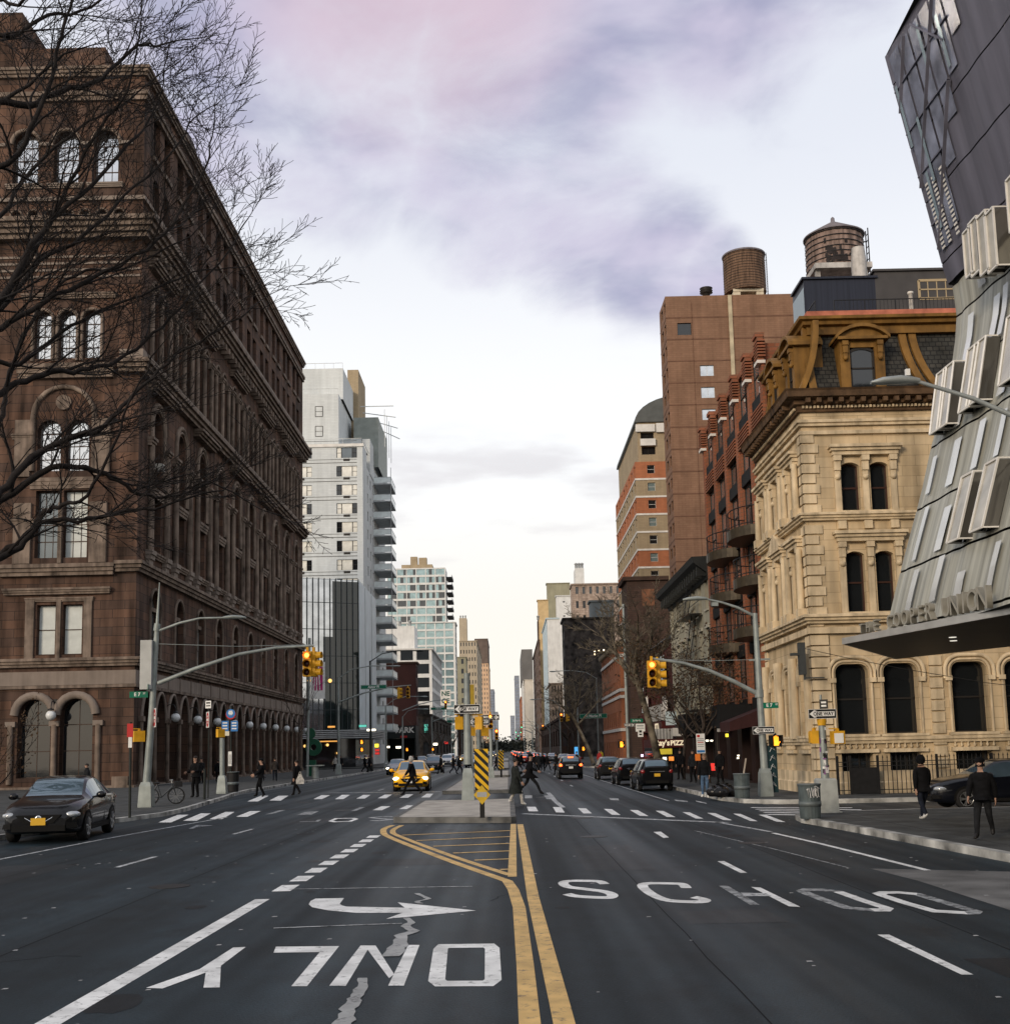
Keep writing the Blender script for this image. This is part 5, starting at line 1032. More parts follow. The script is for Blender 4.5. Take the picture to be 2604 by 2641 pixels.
block('hazy_far_tower','farthest hazy tower at the right edge of the sky gap','R',1326,1316,1311,1846,8,M_BLUEG,P_FARL,5,5,5,.5,.5)
# banded corner house and dark block behind the pizza shop
CB=block('orange_corner_building','orange brick corner building with white bands and tan top','R',1700,1596,1549,1655,13.2,[M_ORANGE][0],P_DARK,3.5,3,9,.42,.5,roofm=M_TAN,extra=lambda t,X0,xo,Y,Y2,top:(lambda b:([b.sweep([(X0,Y2),(X0,Y),(xo,Y)],[(-.05,z-.2),(.14,z-.2),(.14,z+.15),(-.05,z+.15)]) for z in (4.2,8,top-5.6,top-1.6)],b.build('white_band',M_LIGHT,t)))(MB()))
block('dark_brick_block','dark brown brick block with one boarded window behind the pizza shop','R',1735,1622,1619,1489,14,M_DKBRICK,P_FAR,3.4,0,0,fixY=131,extra=lambda t,X0,xo,Y,Y2,top:(lambda b:(b.box(X0+1.7,X0+3.1,Y-.05,Y+.1,top-3.3,top-1.4),b.build('boarded_window',mat('boarded orange brown',(.17,.075,.04),.8,0,.3,1),t)))(MB()))
block('brick_shop_row','low brick shop row on the right under the black building','R',1500,1446,1410,1850,13.4,M_DKBRICK,P_FAR,4,3,10,.6,.4,fixY=215)
# PARK canopy
t=thing('garage_canopy','dark garage canopy lettered PARK on the left side of the avenue','canopy',(-21,240,0)); m=MB(); x0=AY(992,1880,238).x; x1=AY(1072,1880,238).x; zb,zt=AY(1030,1905,238).z,AY(1030,1872,238).z
m.box(x0,x1,238,246,zb,zt); m.box(x0,x0+.3,238.2,245,0,zb); m.box(x1-.3,x1,238.2,245,0,zb); m.box(x0,x1,245,246,0,zb); m.build('canopy',mat('black canopy',(.012,.016,.016),.6,var=0),t)
tm=text_mesh('PARK',1.55,M_LIGHT,.05); obj('lettering',tm,t,None,True,(x0+(x1-x0)*.64,237.95,(zb+zt)/2+.35)); r2=MB(); r2.box(x0+(x1-x0)*.5,x0+(x1-x0)*.72,237.9,238.05,zb+.15,zb+.55); r2.build('red_strip',mat('red sign strip',(.4,.02,.02),.5,var=0),t)
t=thing('letter_sign','white sign panel with dark letters NE and GE on the glass tower podium','sign',(-21.5,340,0)); p_=AY(1149,1790,340); m=MB(); m.box(p_.x-1.5,p_.x+1.5,339.6,339.9,p_.z-3.4,p_.z+1.2); m.build('panel',M_LIGHT,t)
for s_,dz in (('NE',-.0),('GE',-2.1)): obj('lettering',text_mesh(s_,1.9,mat('sign green',(.02,.09,.07),.6,var=0),.05),t,None,True,(p_.x,339.55,p_.z+dz))
# ================================================================== folded steel building on the right edge
M_STEEL=mat('perforated stainless steel',(.44,.44,.385),.5,.35,.24,1.6,stretch=(.3,3.2,.12)); M_STEELD=mat('dark perforated screen',(.14,.14,.18),.5,.2,.25,1.0,stretch=(.4,1.5,.12)); M_SLOT=glass('bright slot glazing',(.66,.68,.68),.2,.2); M_WHITEF=mat('white aluminium frame',(.72,.70,.66),.4,.1,.06,3)
SB=thing('steel_clad_building','folded stainless steel clad college building leaning over the right pavement','building',(16,15,0))
LOW=[(4.7,9.95),(5.69,10.2),(7.34,10.73),(8.6,11.15),(9.96,11.53),(11.3,11.98),(12.64,12.34),(13.6,12.46),(14.45,12.4)]; UP=[(14.45,12.3),(14.96,12.18),(16.6,11.87),(18.24,11.55),(21.2,10.98)]
def prof(tab,z):
    for (a,x0),(b,x1) in zip(tab,tab[1:]):
        if a-1e-6<=z<=b+1e-6: return x0+(x1-x0)*(z-a)/(b-a)
    return tab[-1][1]
YN=30.5; YS_=-12.
def skin(tab,z0,z1,name,m_,amp,nz,gap=.03):
    b=MB(); ny=150; rings=[]
    for i in range(nz+1):
        z=z0+gap+(z1-z0-2*gap)*i/nz
        rings.append([(prof(tab,z)+amp*(math.sin((YN-y)*5.2+math.sin((YN-y)*1.9)*1.2)*.6+.4*math.sin((YN-y)*2.3+z*.05))+(YN-y)*.04,y,z) for y in (YN+(YS_-YN)*j/ny for j in range(ny+1))])
    b.loft(rings[::-1],0,False,False,closed=False); return b.build(name,m_,SB)
zj=[4.7,4.95,6.55,8.2,9.9,11.75,13.55,14.43]
for a,b_ in zip(zj,zj[1:]): skin(LOW,a,b_,'steel_panel',M_STEEL,.045,3)
zu=[14.47,15.05,16.8,18.4,20.3,21.2]
for a,b_ in zip(zu,zu[1:]): skin(UP,a,b_,'screen_panel',M_STEELD,.02,2,.02)
bk=MB(); 
for tab in (LOW,UP): 
    zz=[z for z,_ in tab]; bk.loft([[(prof(tab,z)+.14+(YN-y)*.04,y,z) for y in (YN-.05,YS_)] for z in zz][::-1],0,False,False,closed=False)
nf=[(prof(LOW,z)+.02,YN,z) for z,_ in LOW]+[(prof(UP,z)+.02,YN,z) for z,_ in UP]; bk.poly(nf+[(32,YN,21.2),(32,YN,4.7)]); bk.quad((11,YN,21.18),(32,YN,21.18),(32,YS_,21.18),(9.9,YS_,21.18)); bk.quad((10.1,YN,4.72),(32,YN,4.72),(32,YS_,4.72),(8.6,YS_,4.72))
bk.build('backing_wall',mat('dark backing',(.03,.03,.03),.8,var=0),SB); base=MB(); shell(base,14.2,32,YS_,29.6,0,4.7); base.build('lobby_glazing',P_DARK,SB)
def onskin(tab,y,z,off): return (prof(tab,z)+(YN-y)*.04-off,y,z)
sl=MB(); rq=random.Random(21)
def slot(mb,tab,y,z0,z1,wd=.22,off=.085):
    n=4; L=[onskin(tab,y,z0+(z1-z0)*i/n,off) for i in range(n+1)]; R=[onskin(tab,y-wd,z0+(z1-z0)*i/n,off) for i in range(n+1)]
    for i in range(n): mb.quad(L[i],R[i],R[i+1],L[i+1])
for y,z0,z1 in ((29.6,6.7,8.1),(29.2,5.3,6.4),(28.6,8.4,9.6),(28.9,10.0,11.2),(28.2,6.7,7.8),(27.7,5.4,6.5),(27.2,8.5,9.7),(27.5,11.9,13.2),(26.7,6.8,7.9),(26.3,5.1,5.9),(26.0,8.5,9.6),(28.9,13.7,14.3),(26.6,10.1,11.4),(25.5,6.7,7.6),(25.2,8.6,9.7),(29.9,8.5,9.5),(28.0,12.0,13.1),(25.7,12,13.3),(29.5,11.9,13.2),(24.6,5.2,6.3),(24.2,7,8)): slot(sl,LOW,y,z0,z1,rq.choice((.26,.34,.42)))
islands(sl,'slot_window',M_SLOT,SB)
# glazed upper corner: panes set in a lattice, sky reflection put into their colour
pn=MB(); 
for y,z0,z1,wd in ((30.2,15.3,20.95,.6),(29.5,15.6,20.9,.55),(28.85,17.0,20.9,.55),(28.2,17.9,20.9,.55),(27.55,18.8,20.9,.5),(26.95,19.5,20.9,.5)): slot(pn,UP,y,z0,z1,wd,.04)
islands(pn,'glazed_corner_pane',mat('bluish painted reflection glass',(.26,.29,.39),.12,.15,.35,1.2,spec=.9),SB); la=MB()
for z,ye in ((16.1,29.6),(17.5,28.7),(18.75,27.6),(20.0,26.9)): la.bar(onskin(UP,30.35,z,.05),onskin(UP,ye,z,.05),.07,.04)
for y0,za,y1,zb in ((30.35,17.2,27.2,20.9),(30.3,15.4,27.6,18.7),(28.6,20.9,27.3,19.6),(30.35,19.4,29.1,20.9)): la.bar(onskin(UP,y0,za,.06),onskin(UP,y1,zb,.06),.11,.05)
la.build('lattice_frame',M_STEELD,SB); bl=MB()
for y,z0,z1 in ((30.25,18.3,20.1),(29.6,17.0,18.8),(27.4,18.9,20.3),(28.4,19.6,20.7),(29.9,15.8,17.4)): slot(bl,UP,y,z0,z1,.14,.09)
islands(bl,'slot_window',glass('pale blue slot',(.50,.66,.78),.1,.5),SB); bl=MB()
for y in (30.1,29.7,29.2):
    for k in range(16): slot(bl,UP,y,15.3+k*.12,15.36+k*.12,.2,.075)
bl.build('louvre',M_WHITEF,SB)['kind']='stuff'
# projecting operable window panels: white frames with deep glazed sides
def hit(tab,px,py,off):
    lo,hi=17.,30.45
    f=lambda Y:(lambda q:q.x-onskin(tab,Y,min(max(q.z,tab[0][0]),tab[-1][0]),off)[0])(AY(px,py,Y))
    for _ in range(40):
        m=(lo+hi)/2
        if f(lo)*f(m)<=0: hi=m
        else: lo=m
    q=AY(px,py,lo); return lo,q.z
def tilt_panel(tl,bl,dp=.36,ly=.62):
    tab=LOW if (tl[1]+bl[1])/2>740 else UP
    if tab is LOW: yt,zt=hit(tab,*tl,dp); yb,zb=hit(tab,*bl,dp)
    else:
        q=ray(*bl); k=(12.05-dp)/q.x; yt=yb=q.y*k; zb=CH+q.z*k; zt=AY(*tl,yb).z; ly=.5
    if tab is LOW: zt=min(zt,14.4)
    fx=(lambda y,z:onskin(tab,y,z,0)) if tab is LOW else (lambda y,z:(12.05,y,z))
    a=Vector(fx(yb,zb)); b_=Vector(fx(yb-ly,zb)); c=Vector(fx(yt-ly,zt)); d=Vector(fx(yt,zt)); o=Vector((-dp,0,0)); fr=MB(); pn=MB()
    A,B_,C_,D_=[p+o for p in (a,b_,c,d)]
    for p,q in ((A,B_),(B_,C_),(C_,D_),(D_,A)): fr.bar(p,q,.045,.045)
    for p,q in ((a,A),(b_,B_),(c,C_),(d,D_)): fr.bar(p,q,.035,.035)
    fr.quad(A+Vector((.012,-.02,.02)),D_+Vector((.012,-.02,-.02)),C_+Vector((.012,.02,-.02)),B_+Vector((.012,.02,.02)),1)
    pn.quad(B_+Vector((.02,0.01,.03)),b_+Vector((0,.01,.03)),c+Vector((0,.01,-.03)),C_+Vector((.02,.01,-.03))); pn.quad(a,d,c,b_)
    pn.quad(A+Vector((.02,-.01,.02)),a+Vector((0,-.01,.02)),d+Vector((0,-.01,-.02)),D_+Vector((.02,-.01,-.02)))
    o_=fr.build('projecting_window',[M_WHITEF,mat('cream tinted glass',(.40,.38,.33),.22,0,.2,1.5,spec=.6)],SB); pn.build('pane',glass('bronze side glass',(.10,.095,.085),.08,.3),o_); return o_
for tl,bl in (((2480,1231),(2441,1401)),((2541,1198),(2500,1373)),((2416,966),(2397,1121)),((2434,951),(2415,1109)),((2496,903),(2471,1066)),((2514,888),(2491,1050)),((2597,820),(2574,996)),((2476,603),(2491,758-40)),((2496,580),(2506,715)),((2516,565),(2529,712)),((2533,558),(2549,705)),((2601,467),(2604,600))): tilt_panel(tl,bl)
# canopy with standing letters
CNP=thing('entrance_canopy','pointed dark entrance canopy carrying the standing steel letters','canopy',(11,29,4.6)); zc=4.6
tip,far,sth=Vector((8.59,29.58)),Vector((11.89,35.48)),Vector((10.14,23.25)); d=(sth-tip).normalized(); end=tip+d*14
pol=[tip,far,far+Vector((6.5,-13.5)),Vector((20,20)),end+Vector((7,0)),end]
m=MB(); m.prism([(p.x,p.y,zc) for p in pol],(0,0,.12)); m.build('soffit_slab',mat('dark timber soffit',(.022,.019,.016),.5,0,.3,2,stretch=(.3,3,1)),CNP)
e=MB(); e.bar((tip.x,tip.y,zc+.07),(end.x,end.y,zc+.07),.05,.16); e.bar((tip.x,tip.y,zc+.07),(far.x,far.y,zc+.07),.04,.15); e.build('edge_trim',mat('bright steel trim',(.6,.6,.58),.35,.7,.08,3),CNP)
dl=MB()
for p in ((10.9,28.3),(11.3,29.3),(11.9,26.4)): dl.lathe([(.09,-.012),(.09,.0)],(p[0],p[1],zc),12)
islands(dl,'downlight',mat('downlight',(1,.95,.85),.5,emit=(1,.93,.8),estr=.9,var=0),CNP)
M_LET=mat('bronze steel letters',(.33,.315,.27),.5,.35,.1,3); word='THE COOPER UNION'
for i,ch in enumerate(word):
    if ch==' ': continue
    f=i/(len(word)-1); p=tip+d*(1.0+4.75*f); sz=.34+.36*f; me=text_mesh(ch,sz,M_LET,.003,.07,.75); o=obj('letter',me,CNP,None,True,(p.x,p.y,zc+.15+sz*.355),math.atan2(d.y,d.x))

t=thing('pizza_shop','pizza shop front with lettered red fascia behind the plane tree','shop',(12,89,0)); Yp=88.5; A_=lambda p:AY(1350+p[0]/2.7214,1600+p[1]/2.7214,Yp)
a,b_=A_((905,838)),A_((1165,890)); m=MB(); m.box(a.x,b_.x,Yp,Yp+6,b_.z,a.z); m.build('fascia',MATS['dark red fascia'],t); m=MB(); m.box(a.x+.05,b_.x-.05,Yp+.25,Yp+6,.14,b_.z); m.build('glazed_front',P_DARK,t); m=MB()
for i in range(5): x=a.x+.05+(b_.x-a.x-.1)*i/4; m.box(x-.04,x+.04,Yp+.18,Yp+.26,.14,b_.z)
m.build('mullion',F_BROWN,t)
for s_,px,sz in (('Ray’s',972,.60),('PIZZA',1092,.50)): q=A_((px,862)); obj('lettering',text_mesh(s_,sz,MATS['sign cream'],.02,.004,1. if px>1000 else .9),t,None,True,(q.x,Yp-.02,q.z))
q,r_=A_((952,903)),A_((1044,940)); m=MB(); m.box(q.x,r_.x,Yp+.1,Yp+.16,r_.z,q.z); m.build('yellow_sign',MATS['yellow sign'],t); obj('lettering',text_mesh('OPEN',.3,M_RUST,.01,.003),t,None,True,((q.x+r_.x)/2,Yp+.09,(q.z+r_.z)/2)) if False else None
q,r_=A_((1020,958)),A_((1056,986)); m=MB(); m.box(q.x,r_.x,Yp+.1,Yp+.16,r_.z,q.z); m.build('lit_poster',MATS['orange lit poster'],t)
q,r_=A_((912,762)),A_((1050,832)); m=MB(); n=12
for i in range(n): x0=q.x+(r_.x-q.x)*i/n; m.box(x0,x0+(r_.x-q.x)/n,Yp+.3-.03*(i%2),Yp+1,r_.z,q.z,i%2)
m.build('striped_awning',[MATS['grey shutter'],MATS['pale shutter']],t)
def board(px0,py0,px1,py1,Y,name,label,mm,txt=(),tm=None):
    a=AY(1350+px0/2.7214,1600+py0/2.7214,Y); b=AY(1350+px1/2.7214,1600+py1/2.7214,Y); t=thing(name,label,'sign',((a.x+b.x)/2,Y,(a.z+b.z)/2)); m=MB(); m.box(a.x,b.x,Y,Y+.12,b.z,a.z); m.build('panel',mm,t)
    h=a.z-b.z; k=len(txt)
    for i,s_ in enumerate(txt): obj('lettering',text_mesh(s_,h/k*.8,tm,.01,.003,.9),t,None,True,((a.x+b.x)/2,Y-.01,a.z-h*(i+.5)/k))
board(1046,756,1138,812,80,'shop_sign','white shop sign with a dark red mark above the pizza fascia',M_LIGHT); board(1150,765,1206,826,76,'shop_sign','black shop sign with white letters right of the pizza shop',mat('sign matt black',(.01,.01,.01),.6,var=0),('Ba','M'),M_LIGHT); board(1358,728,1436,782,66,'shop_sign','pale grey shop sign before the red brick house',M_LIGHT,('85',),F_DARK); board(995,640,1075,735,84,'shop_sign','pale blue hanging shop sign behind the plane tree branches',M_PLASTER)

for x0,x1,y,d_,zb,zt,lab in ((10.9,12.75,60.2,2.6,3.0,4.2,'black box awning of the bar in the red brick house'),(11.0,12.7,73.2,2.4,2.9,4.1,'dark awning beside the pale grey shop sign')):
    m=MB(); m.box(x0,x1,y,y+d_,zb,zt); tag(m.build('shop_awning',mat('black canvas',(.008,.008,.009),.8,0,.1,3)),lab,'awning')

def lit(px,py,w,h,Y,col,st,label,f,nm='lit_sign'):
    q=AY(*f((px,py)),Y); k=Y/3000./2.7214; m=MB(); m.box(q.x-w*k/2,q.x+w*k/2,Y,Y+.1,q.z-h*k/2,q.z+h*k/2); m.box(q.x-w*k/2-.04,q.x+w*k/2+.04,Y+.1,Y+.2,q.z-h*k/2-.04,q.z+h*k/2+.04,1); tag(m.build(nm,[mat('lit '+nm+str(col),col,.5,emit=col,estr=st,var=0),F_DARK]),label,'lit sign')
WH_,RE_,YE_,OR_,TE_=(1,.9,.7),(1,.06,.05),(1,.75,.05),(1,.45,.1),(.2,.9,.7)
for px,py,w,h,Y,c,st,lab in ((1288,845,20,10,70,WH_,3,'left warm ceiling light under the dark awning by the pale grey sign'),(1320,845,16,9,70,WH_,3,'right warm ceiling light under the dark awning by the pale grey sign'),(1428,808,18,22,64,YE_,2,'small amber lantern beside the pale grey shop sign'),(1508,950,12,8,58,WH_,2,'tiny light in the dark bar doorway'),(1505,968,12,8,58,WH_,2,'second tiny light in the dark bar doorway'),(1330,1030,30,50,64,RE_,.5,'red window notice behind the man in pale jeans'),(832,950,16,16,96,(1,.6,1),2,'pinkish light left of the pizza shop'),(990,972,24,20,87.9,WH_,1.5,'small white lit notice under the yellow pizza sign'),(370,935,24,90,140,(.1,.45,.9),.8,'blue lit panel under the plane tree')): lit(px,py,w,h,Y,c,st,lab,z6c)
for px,py,w,h,Y,c,st,lab in ((742,912,30,16,150,RE_,2,'red lit sign left of the garage canopy'),(742,935,30,14,150,RE_,1.5,'lower red lit sign left of the garage canopy'),(738,880,26,24,150,YE_,1.2,'yellow lit sign left of the garage canopy'),(890,892,34,14,244.5,WH_,2,'pale lamp inside the garage entrance'),(820,890,20,12,236,WH_,2,'pale lamp at the garage entrance pillar'),(400,850,120,8,165,OR_,.8,'long amber strip light in the glass office lobby'),(420,748,50,12,163.5,OR_,1.2,'amber light under the glass office canopy'),(640,742,50,16,163,TE_,.5,'teal lit shop sign under the glass office canopy'),(700,770,60,14,163,WH_,.7,'white lit shop sign right of the teal one'),(1085,760,24,60,300,TE_,.4,'teal lit sign past the garage canopy'),(1150,870,30,16,300,WH_,.8,'white lit shop window far along the left side'),(1225,860,26,16,320,RE_,.8,'red lit shop sign far along the left side')): lit(px,py,w,h,Y,c,st,lab,z5c)
# ================================================================== street furniture
M_POLE=mat('galvanised grey steel',(.27,.30,.29),.5,.25,.22,2.5,streak=.4); M_POLED=mat('dark green black steel',(.02,.024,.022),.5,.2,.1,4); M_SIGY=mat('signal yellow paint',(.62,.33,.02),.45,0,.12,4); M_LENS=mat('dark lens',(.03,.008,.006),.25,0,var=0)
M_RED=mat('lit red lamp',(1,.12,.02),.4,emit=(1,.16,.02),estr=3.2,var=0); M_CORE=mat('lit lamp core',(1,.6,.2),.4,emit=(1,.42,.06),estr=4,var=0); M_GRN=mat('lit green lamp',(.1,1,.6),.4,emit=(.1,1,.6),estr=2.5,var=0); M_HAND=mat('lit orange hand',(1,.35,.02),.4,emit=(1,.30,.02),estr=2.6,var=0)
M_SGREEN=mat('street sign green',(.0,.13,.075),.45,0,.05,3); M_SWHITE=mat('sign white',(.72,.72,.70),.45,0,.05,4); M_SBLACK=mat('sign black',(.012,.012,.012),.45,var=0); M_SRED=mat('sign red',(.45,.02,.02),.45,var=0); M_SBLUE=mat('sign blue',(.03,.16,.42),.45,var=0); M_SBACK=mat('sign back metal',(.35,.36,.36),.45,.5,.1,4)
def PX(f,p,Y): return AY(*f(p),Y)
def pole_box(mb,x,y,z0,w0,w1,h,mi=0): mb.loft([[(x+s*w*a,y+t*w*a,z) for s,t in ((-.5,-.5),(.5,-.5),(.5,.5),(-.5,.5))] for w,z,a in ((w0,z0,1),(w0,z0+.08,1),(w1*1.05,z0+h*.85,1),(w1,z0+h,.8))],mi,True,False)
def cobra(mb,a,b,mi=0,r=.045):
    """lamp arm from a to b; the head sits at b pointing away from a"""
    a,b=Vector(a),Vector(b); d=b-a; mid=a+d*.55+Vector((0,0,abs(d.x)*.07)); d.z=0; d.normalize()
    mb.tube([a,a+(mid-a)*.5+Vector((0,0,.06)),mid,b-d*.3],[r*1.3,r*1.2,r,r*.8],7,mi)
    q=Vector((-d.y,d.x,0)); R=[]
    for t,w,h,o in ((-.4,.05,.05,0),(-.25,.1,.07,.01),(0,.16,.085,.02),(.35,.15,.07,.0),(.55,.05,.03,-.02)):
        R.append([b+d*t+q*(w*math.cos(k*math.pi/4))+Vector((0,0,h*math.sin(k*math.pi/4)+o)) for k in range(8)])
    mb.loft(R,mi,True,True)
# ---- signal heads
def signal_meshes(lit):
    h=MB()
    for k in range(3): h.box(-.17,.17,-.02,.2,.345*k+.01,.345*k+.335); h.box(-.15,.15,.0,.17,.345*k-.01,.345*k+.02)
    h.box(-.05,.05,.05,.13,1.03,1.2)
    v=MB()
    for k in range(3):
        z=.345*k+.17; ring=lambda y,r,drop:[(r*math.cos(a),y,z+r*math.sin(a)) for a in (math.radians(-50+280*j/14) for j in range(15))]
        v.loft([ring(-.02,.145,0),ring(-.25,.15,0)],0,False,True,closed=False); v.loft([ring(-.25,.14,0),ring(-.02,.135,0)],0,False,True,closed=False)
    L=[]
    for k in range(3):
        b=MB(); b.lathe([(.13,-.025),(.10,-.05),(.03,-.06)],(0,0,.345*k+.17),18,0,'y'); 
        if lit==k: b.lathe([(.085,-.062),(.02,-.068)],(0,0,.345*k+.17),14,1,'y')
        m_={2:M_RED,1:M_RED,0:M_GRN}[k] if lit==k else M_LENS
        L.append(b.mesh('lens',[m_,M_CORE if k else M_GRN]))
    return h.mesh('housing',M_SIGY),v.mesh('visor',M_SIGY),L
SIGM={k:signal_meshes(k) for k in (2,0,-1)}
def signal(p,rz,lit,label,group='traffic signals over the avenue'):
    t=thing('traffic_light',label,'traffic light',p,rz,group); h,v,L=SIGM[lit]; obj('housing',h,t,None,False); obj('visors',v,t,None,False)
    for l in L: obj('lens',l,t,None,False)
    return t
def hand_mesh():
    b=MB(); b.box(-.07,.07,-.005,.0,-.13,.02)
    for i,(x,h) in enumerate(((-.055,.11),(-.018,.14),(.018,.13),(.055,.1))): b.box(x-.014,x+.014,-.005,0,.02,.02+h)
    b.add([(.07,-.004,-.1),(.12,-.004,-.02),(.1,-.004,0),(.07,-.004,-.05)],((0,1,2,3),)); return b.mesh('hand_symbol',M_HAND)
HANDM=hand_mesh()
def ped(p,rz,label,front=False,s=1.):
    t=thing('pedestrian_signal',label,'pedestrian signal',p,rz,'pedestrian signals on poles'); b=MB(); b.box(-.22*s,.22*s,0,.2,-.22*s,.22*s); b.box(-.19*s,.19*s,.2,.24,-.19*s,.19*s); b.box(-.04,.04,.05,.15,.22*s,.3*s); b.box(-.25,.02,.06,.12,.28*s,.32*s); obj('housing',b.mesh('housing',M_SBLACK if front else M_SIGY),t,None,False)
    if front:
        o=obj('hand_symbol',HANDM,t,None,False,(0,-.012,0)); o.scale=(1.35*s,1,1.35*s); v=MB(); v.box(-.22*s,.22*s,-.16,.0,.2*s,.225*s); v.box(-.225*s,-.2*s,-.16,0,-.1,.2*s); v.box(.2*s,.225*s,-.16,0,-.1,.2*s); obj('hood',v.mesh('hood',M_SBLACK),t,None,False)
    return t
def plate(p,rz,w,h,name,label,cat,m_,texts=(),border=None,group=None,th=.012):
    """texts: (string,size,x,z,material,sx)"""
    t=thing(name,label,cat,p,rz,group); b=MB(); b.box(-w/2,w/2,0,th,-h/2,h/2); obj('panel',b.mesh('panel',m_),t,None,False)
    if border: b=MB(); q=.02; [b.box(*e) for e in ((-w/2+q,w/2-q,-.003,0,h/2-q*2,h/2-q),(-w/2+q,w/2-q,-.003,0,-h/2+q,-h/2+q*2),(-w/2+q,-w/2+q*2,-.003,0,-h/2+q*2,h/2-q*2),(w/2-q*2,w/2-q,-.003,0,-h/2+q*2,h/2-q*2))]; obj('border',b.mesh('border',border),t,None,False)
    for s_,sz,x,z,mm,sx in texts:
        if s_[0]=='#': q=float(s_[1:]); b=MB(); b.box(x-q/2,x+q/2,-.004,0,z-sz/2,z+sz/2); obj('printed_line',b.mesh('printed_line',mm),t,None,False); continue
        obj('lettering',text_mesh(s_,sz,mm,sz*.025,.002,sx),t,None,False,(x,-.004,z))
    return t
def one_way(p,rz,label,left=True,s=1.):
    t=thing('one_way_sign',label,'road sign',p,rz,'one way signs'); w,h=.92*s,.31*s; b=MB(); b.box(-w/2,w/2,0,.012,-h/2,h/2); obj('panel',b.mesh('panel',M_SBLACK),t,None,False)
    e=MB(); q=.012*s; [e.box(*k) for k in ((-w/2,w/2,-.002,0,h/2-q,h/2),(-w/2,w/2,-.002,0,-h/2,-h/2+q),(-w/2,-w/2+q,-.002,0,-h/2+q,h/2-q),(w/2-q,w/2,-.002,0,-h/2+q,h/2-q))]; obj('border',e.mesh('border',M_SWHITE),t,None,False)
    a=MB(); k=1 if left else -1; P=[(-.43,0),(-.27,.125),(-.24,.125),(-.27,.078),(.40,.078),(.40,-.078),(-.27,-.078),(-.24,-.125),(-.27,-.125)]; P=[(k*x*s,-.004,z*s) for x,z in P]; n=len(P)
    a.add([(0.35*k*-s*0,-.004,0)]+P,[(0,i+1,(i+1)%n+1) for i in range(n)] ); obj('arrow',a.mesh('arrow',M_SWHITE),t,None,False)
    obj('lettering',text_mesh('ONE WAY',.155*s,M_SBLACK,.004*s,.002,.92),t,None,False,(.03*s*k,-.007,-.003)); return t
def bolt_on(mb,a,b,r,n=8): mb.tube([a,b],r,n)
# ---- left corner pole with lamp arm, mast arm and signs
YL=47.4; b0=Vector((-14.6,47.4,.14))
lp=thing('signal_pole','tall grey signal pole with lamp arm and long mast arm on the left corner','pole',b0); m=MB(); top=PX(zl,(857,250),YL); tip=PX(zl,(871,5),YL)
pole_box(m,b0.x,b0.y,.14,.54,.44,1.0); m.build('base',M_POLE,lp); m=MB(); m.tube([b0+Vector((0,0,.9)),b0+(top-b0)*.5,top],[.16,.13,.1],10); m.tube([top,tip],[.07,.02],8); m.tube([top-Vector((.02,0,.15)),top+Vector((.02,0,.15))],.13,10); m.build('shaft',M_POLE,lp)
m=MB(); cobra(m,PX(zl,(870,268),YL),PX(zl,(1270,196),YL)); m.build('lamp_arm',M_POLE,lp)
m=MB(); A=[PX(zl,p,YL) for p in ((862,556),(1060,478),(1300,398),(1500,362),(1712,350))]; m.tube(A,[.09,.085,.07,.06,.05],8); m.build('mast_arm',M_POLE,lp)
m=MB(); m.tube([PX(zl,(850,340),YL),PX(zl,(1280,354),YL),PX(zl,(1700,345),YL)],.012,4); m.bar(PX(zl,(792,340),YL),PX(zl,(862,332),YL),.06); m.build('guy_wire',M_POLE,lp)
m=MB(); p=PX(zl,(805,455),YL-.15); m.box(p.x-.26,p.x+.2,p.y-.15,p.y+.15,p.z-1.0,p.z+1.0); tag(m.build('control_box',mat('pale grey box',(.42,.43,.42),.5,0,.1,2)),'pale grey control box strapped to the left corner signal pole','box')
p=PX(zl,(1680,520),YL); signal((p.x,p.y-.2,p.z),0,2,'red traffic light facing the camera at the end of the left mast arm'); p=PX(zl,(1738,518),YL); signal((p.x-.1,p.y,p.z),rad(78),-1,'unlit yellow traffic light turned sideways on the left mast arm')
p=PX(zl,(762,618),YL); plate((p.x,p.y-.12,p.z),rad(4),.74,.25,'street_name_sign','green street name sign E 7 ST on the left corner pole','street sign',M_SGREEN,(('E 7',.2,-.06,0,M_SWHITE,1),('ST',.1,.22,.04,M_SWHITE,1)),M_SGREEN)
p=PX(zl,(808,578),YL); plate((p.x,p.y-.1,p.z),rad(-70),.7,.24,'street_name_sign','small green street sign seen edge on above the E 7 ST sign','street sign',M_SGREEN)
def no_entry(p,rz,label):
    t=thing('no_entry_sign',label,'road sign',p,rz,'do not enter signs'); b=MB(); b.box(-.38,.38,0,.012,-.38,.38); obj('panel',b.mesh('panel',M_SWHITE),t,None,False); b=MB(); b.lathe([(.35,-.004),(.35,-.001)],(0,0,0),28,0,'y'); obj('red_disc',b.mesh('red_disc',M_SRED),t,None,False); b=MB(); b.box(-.27,.27,-.008,-.005,-.06,.06); obj('white_bar',b.mesh('white_bar',M_SWHITE),t,None,False)
    obj('lettering',text_mesh('DO NOT',.13,M_SWHITE,.003,.001,1),t,None,False,(0,-.006,.15)); obj('lettering',text_mesh('ENTER',.13,M_SWHITE,.003,.001,1),t,None,False,(0,-.006,-.15))
p=PX(zl,(845,745),YL); t_=no_entry((p.x+.05,p.y-.2,p.z),rad(-66),'red do not enter sign on the left corner signal pole'); p=PX(zl,(1133,755),56.); no_entry((p.x,p.y,p.z),rad(-66),'red do not enter sign on a thin post beside the arcade')
p=PX(zl,(767,845),YL); ped((p.x,p.y-.1,p.z),rad(35),'yellow pedestrian signal on the left corner pole, seen from the side')
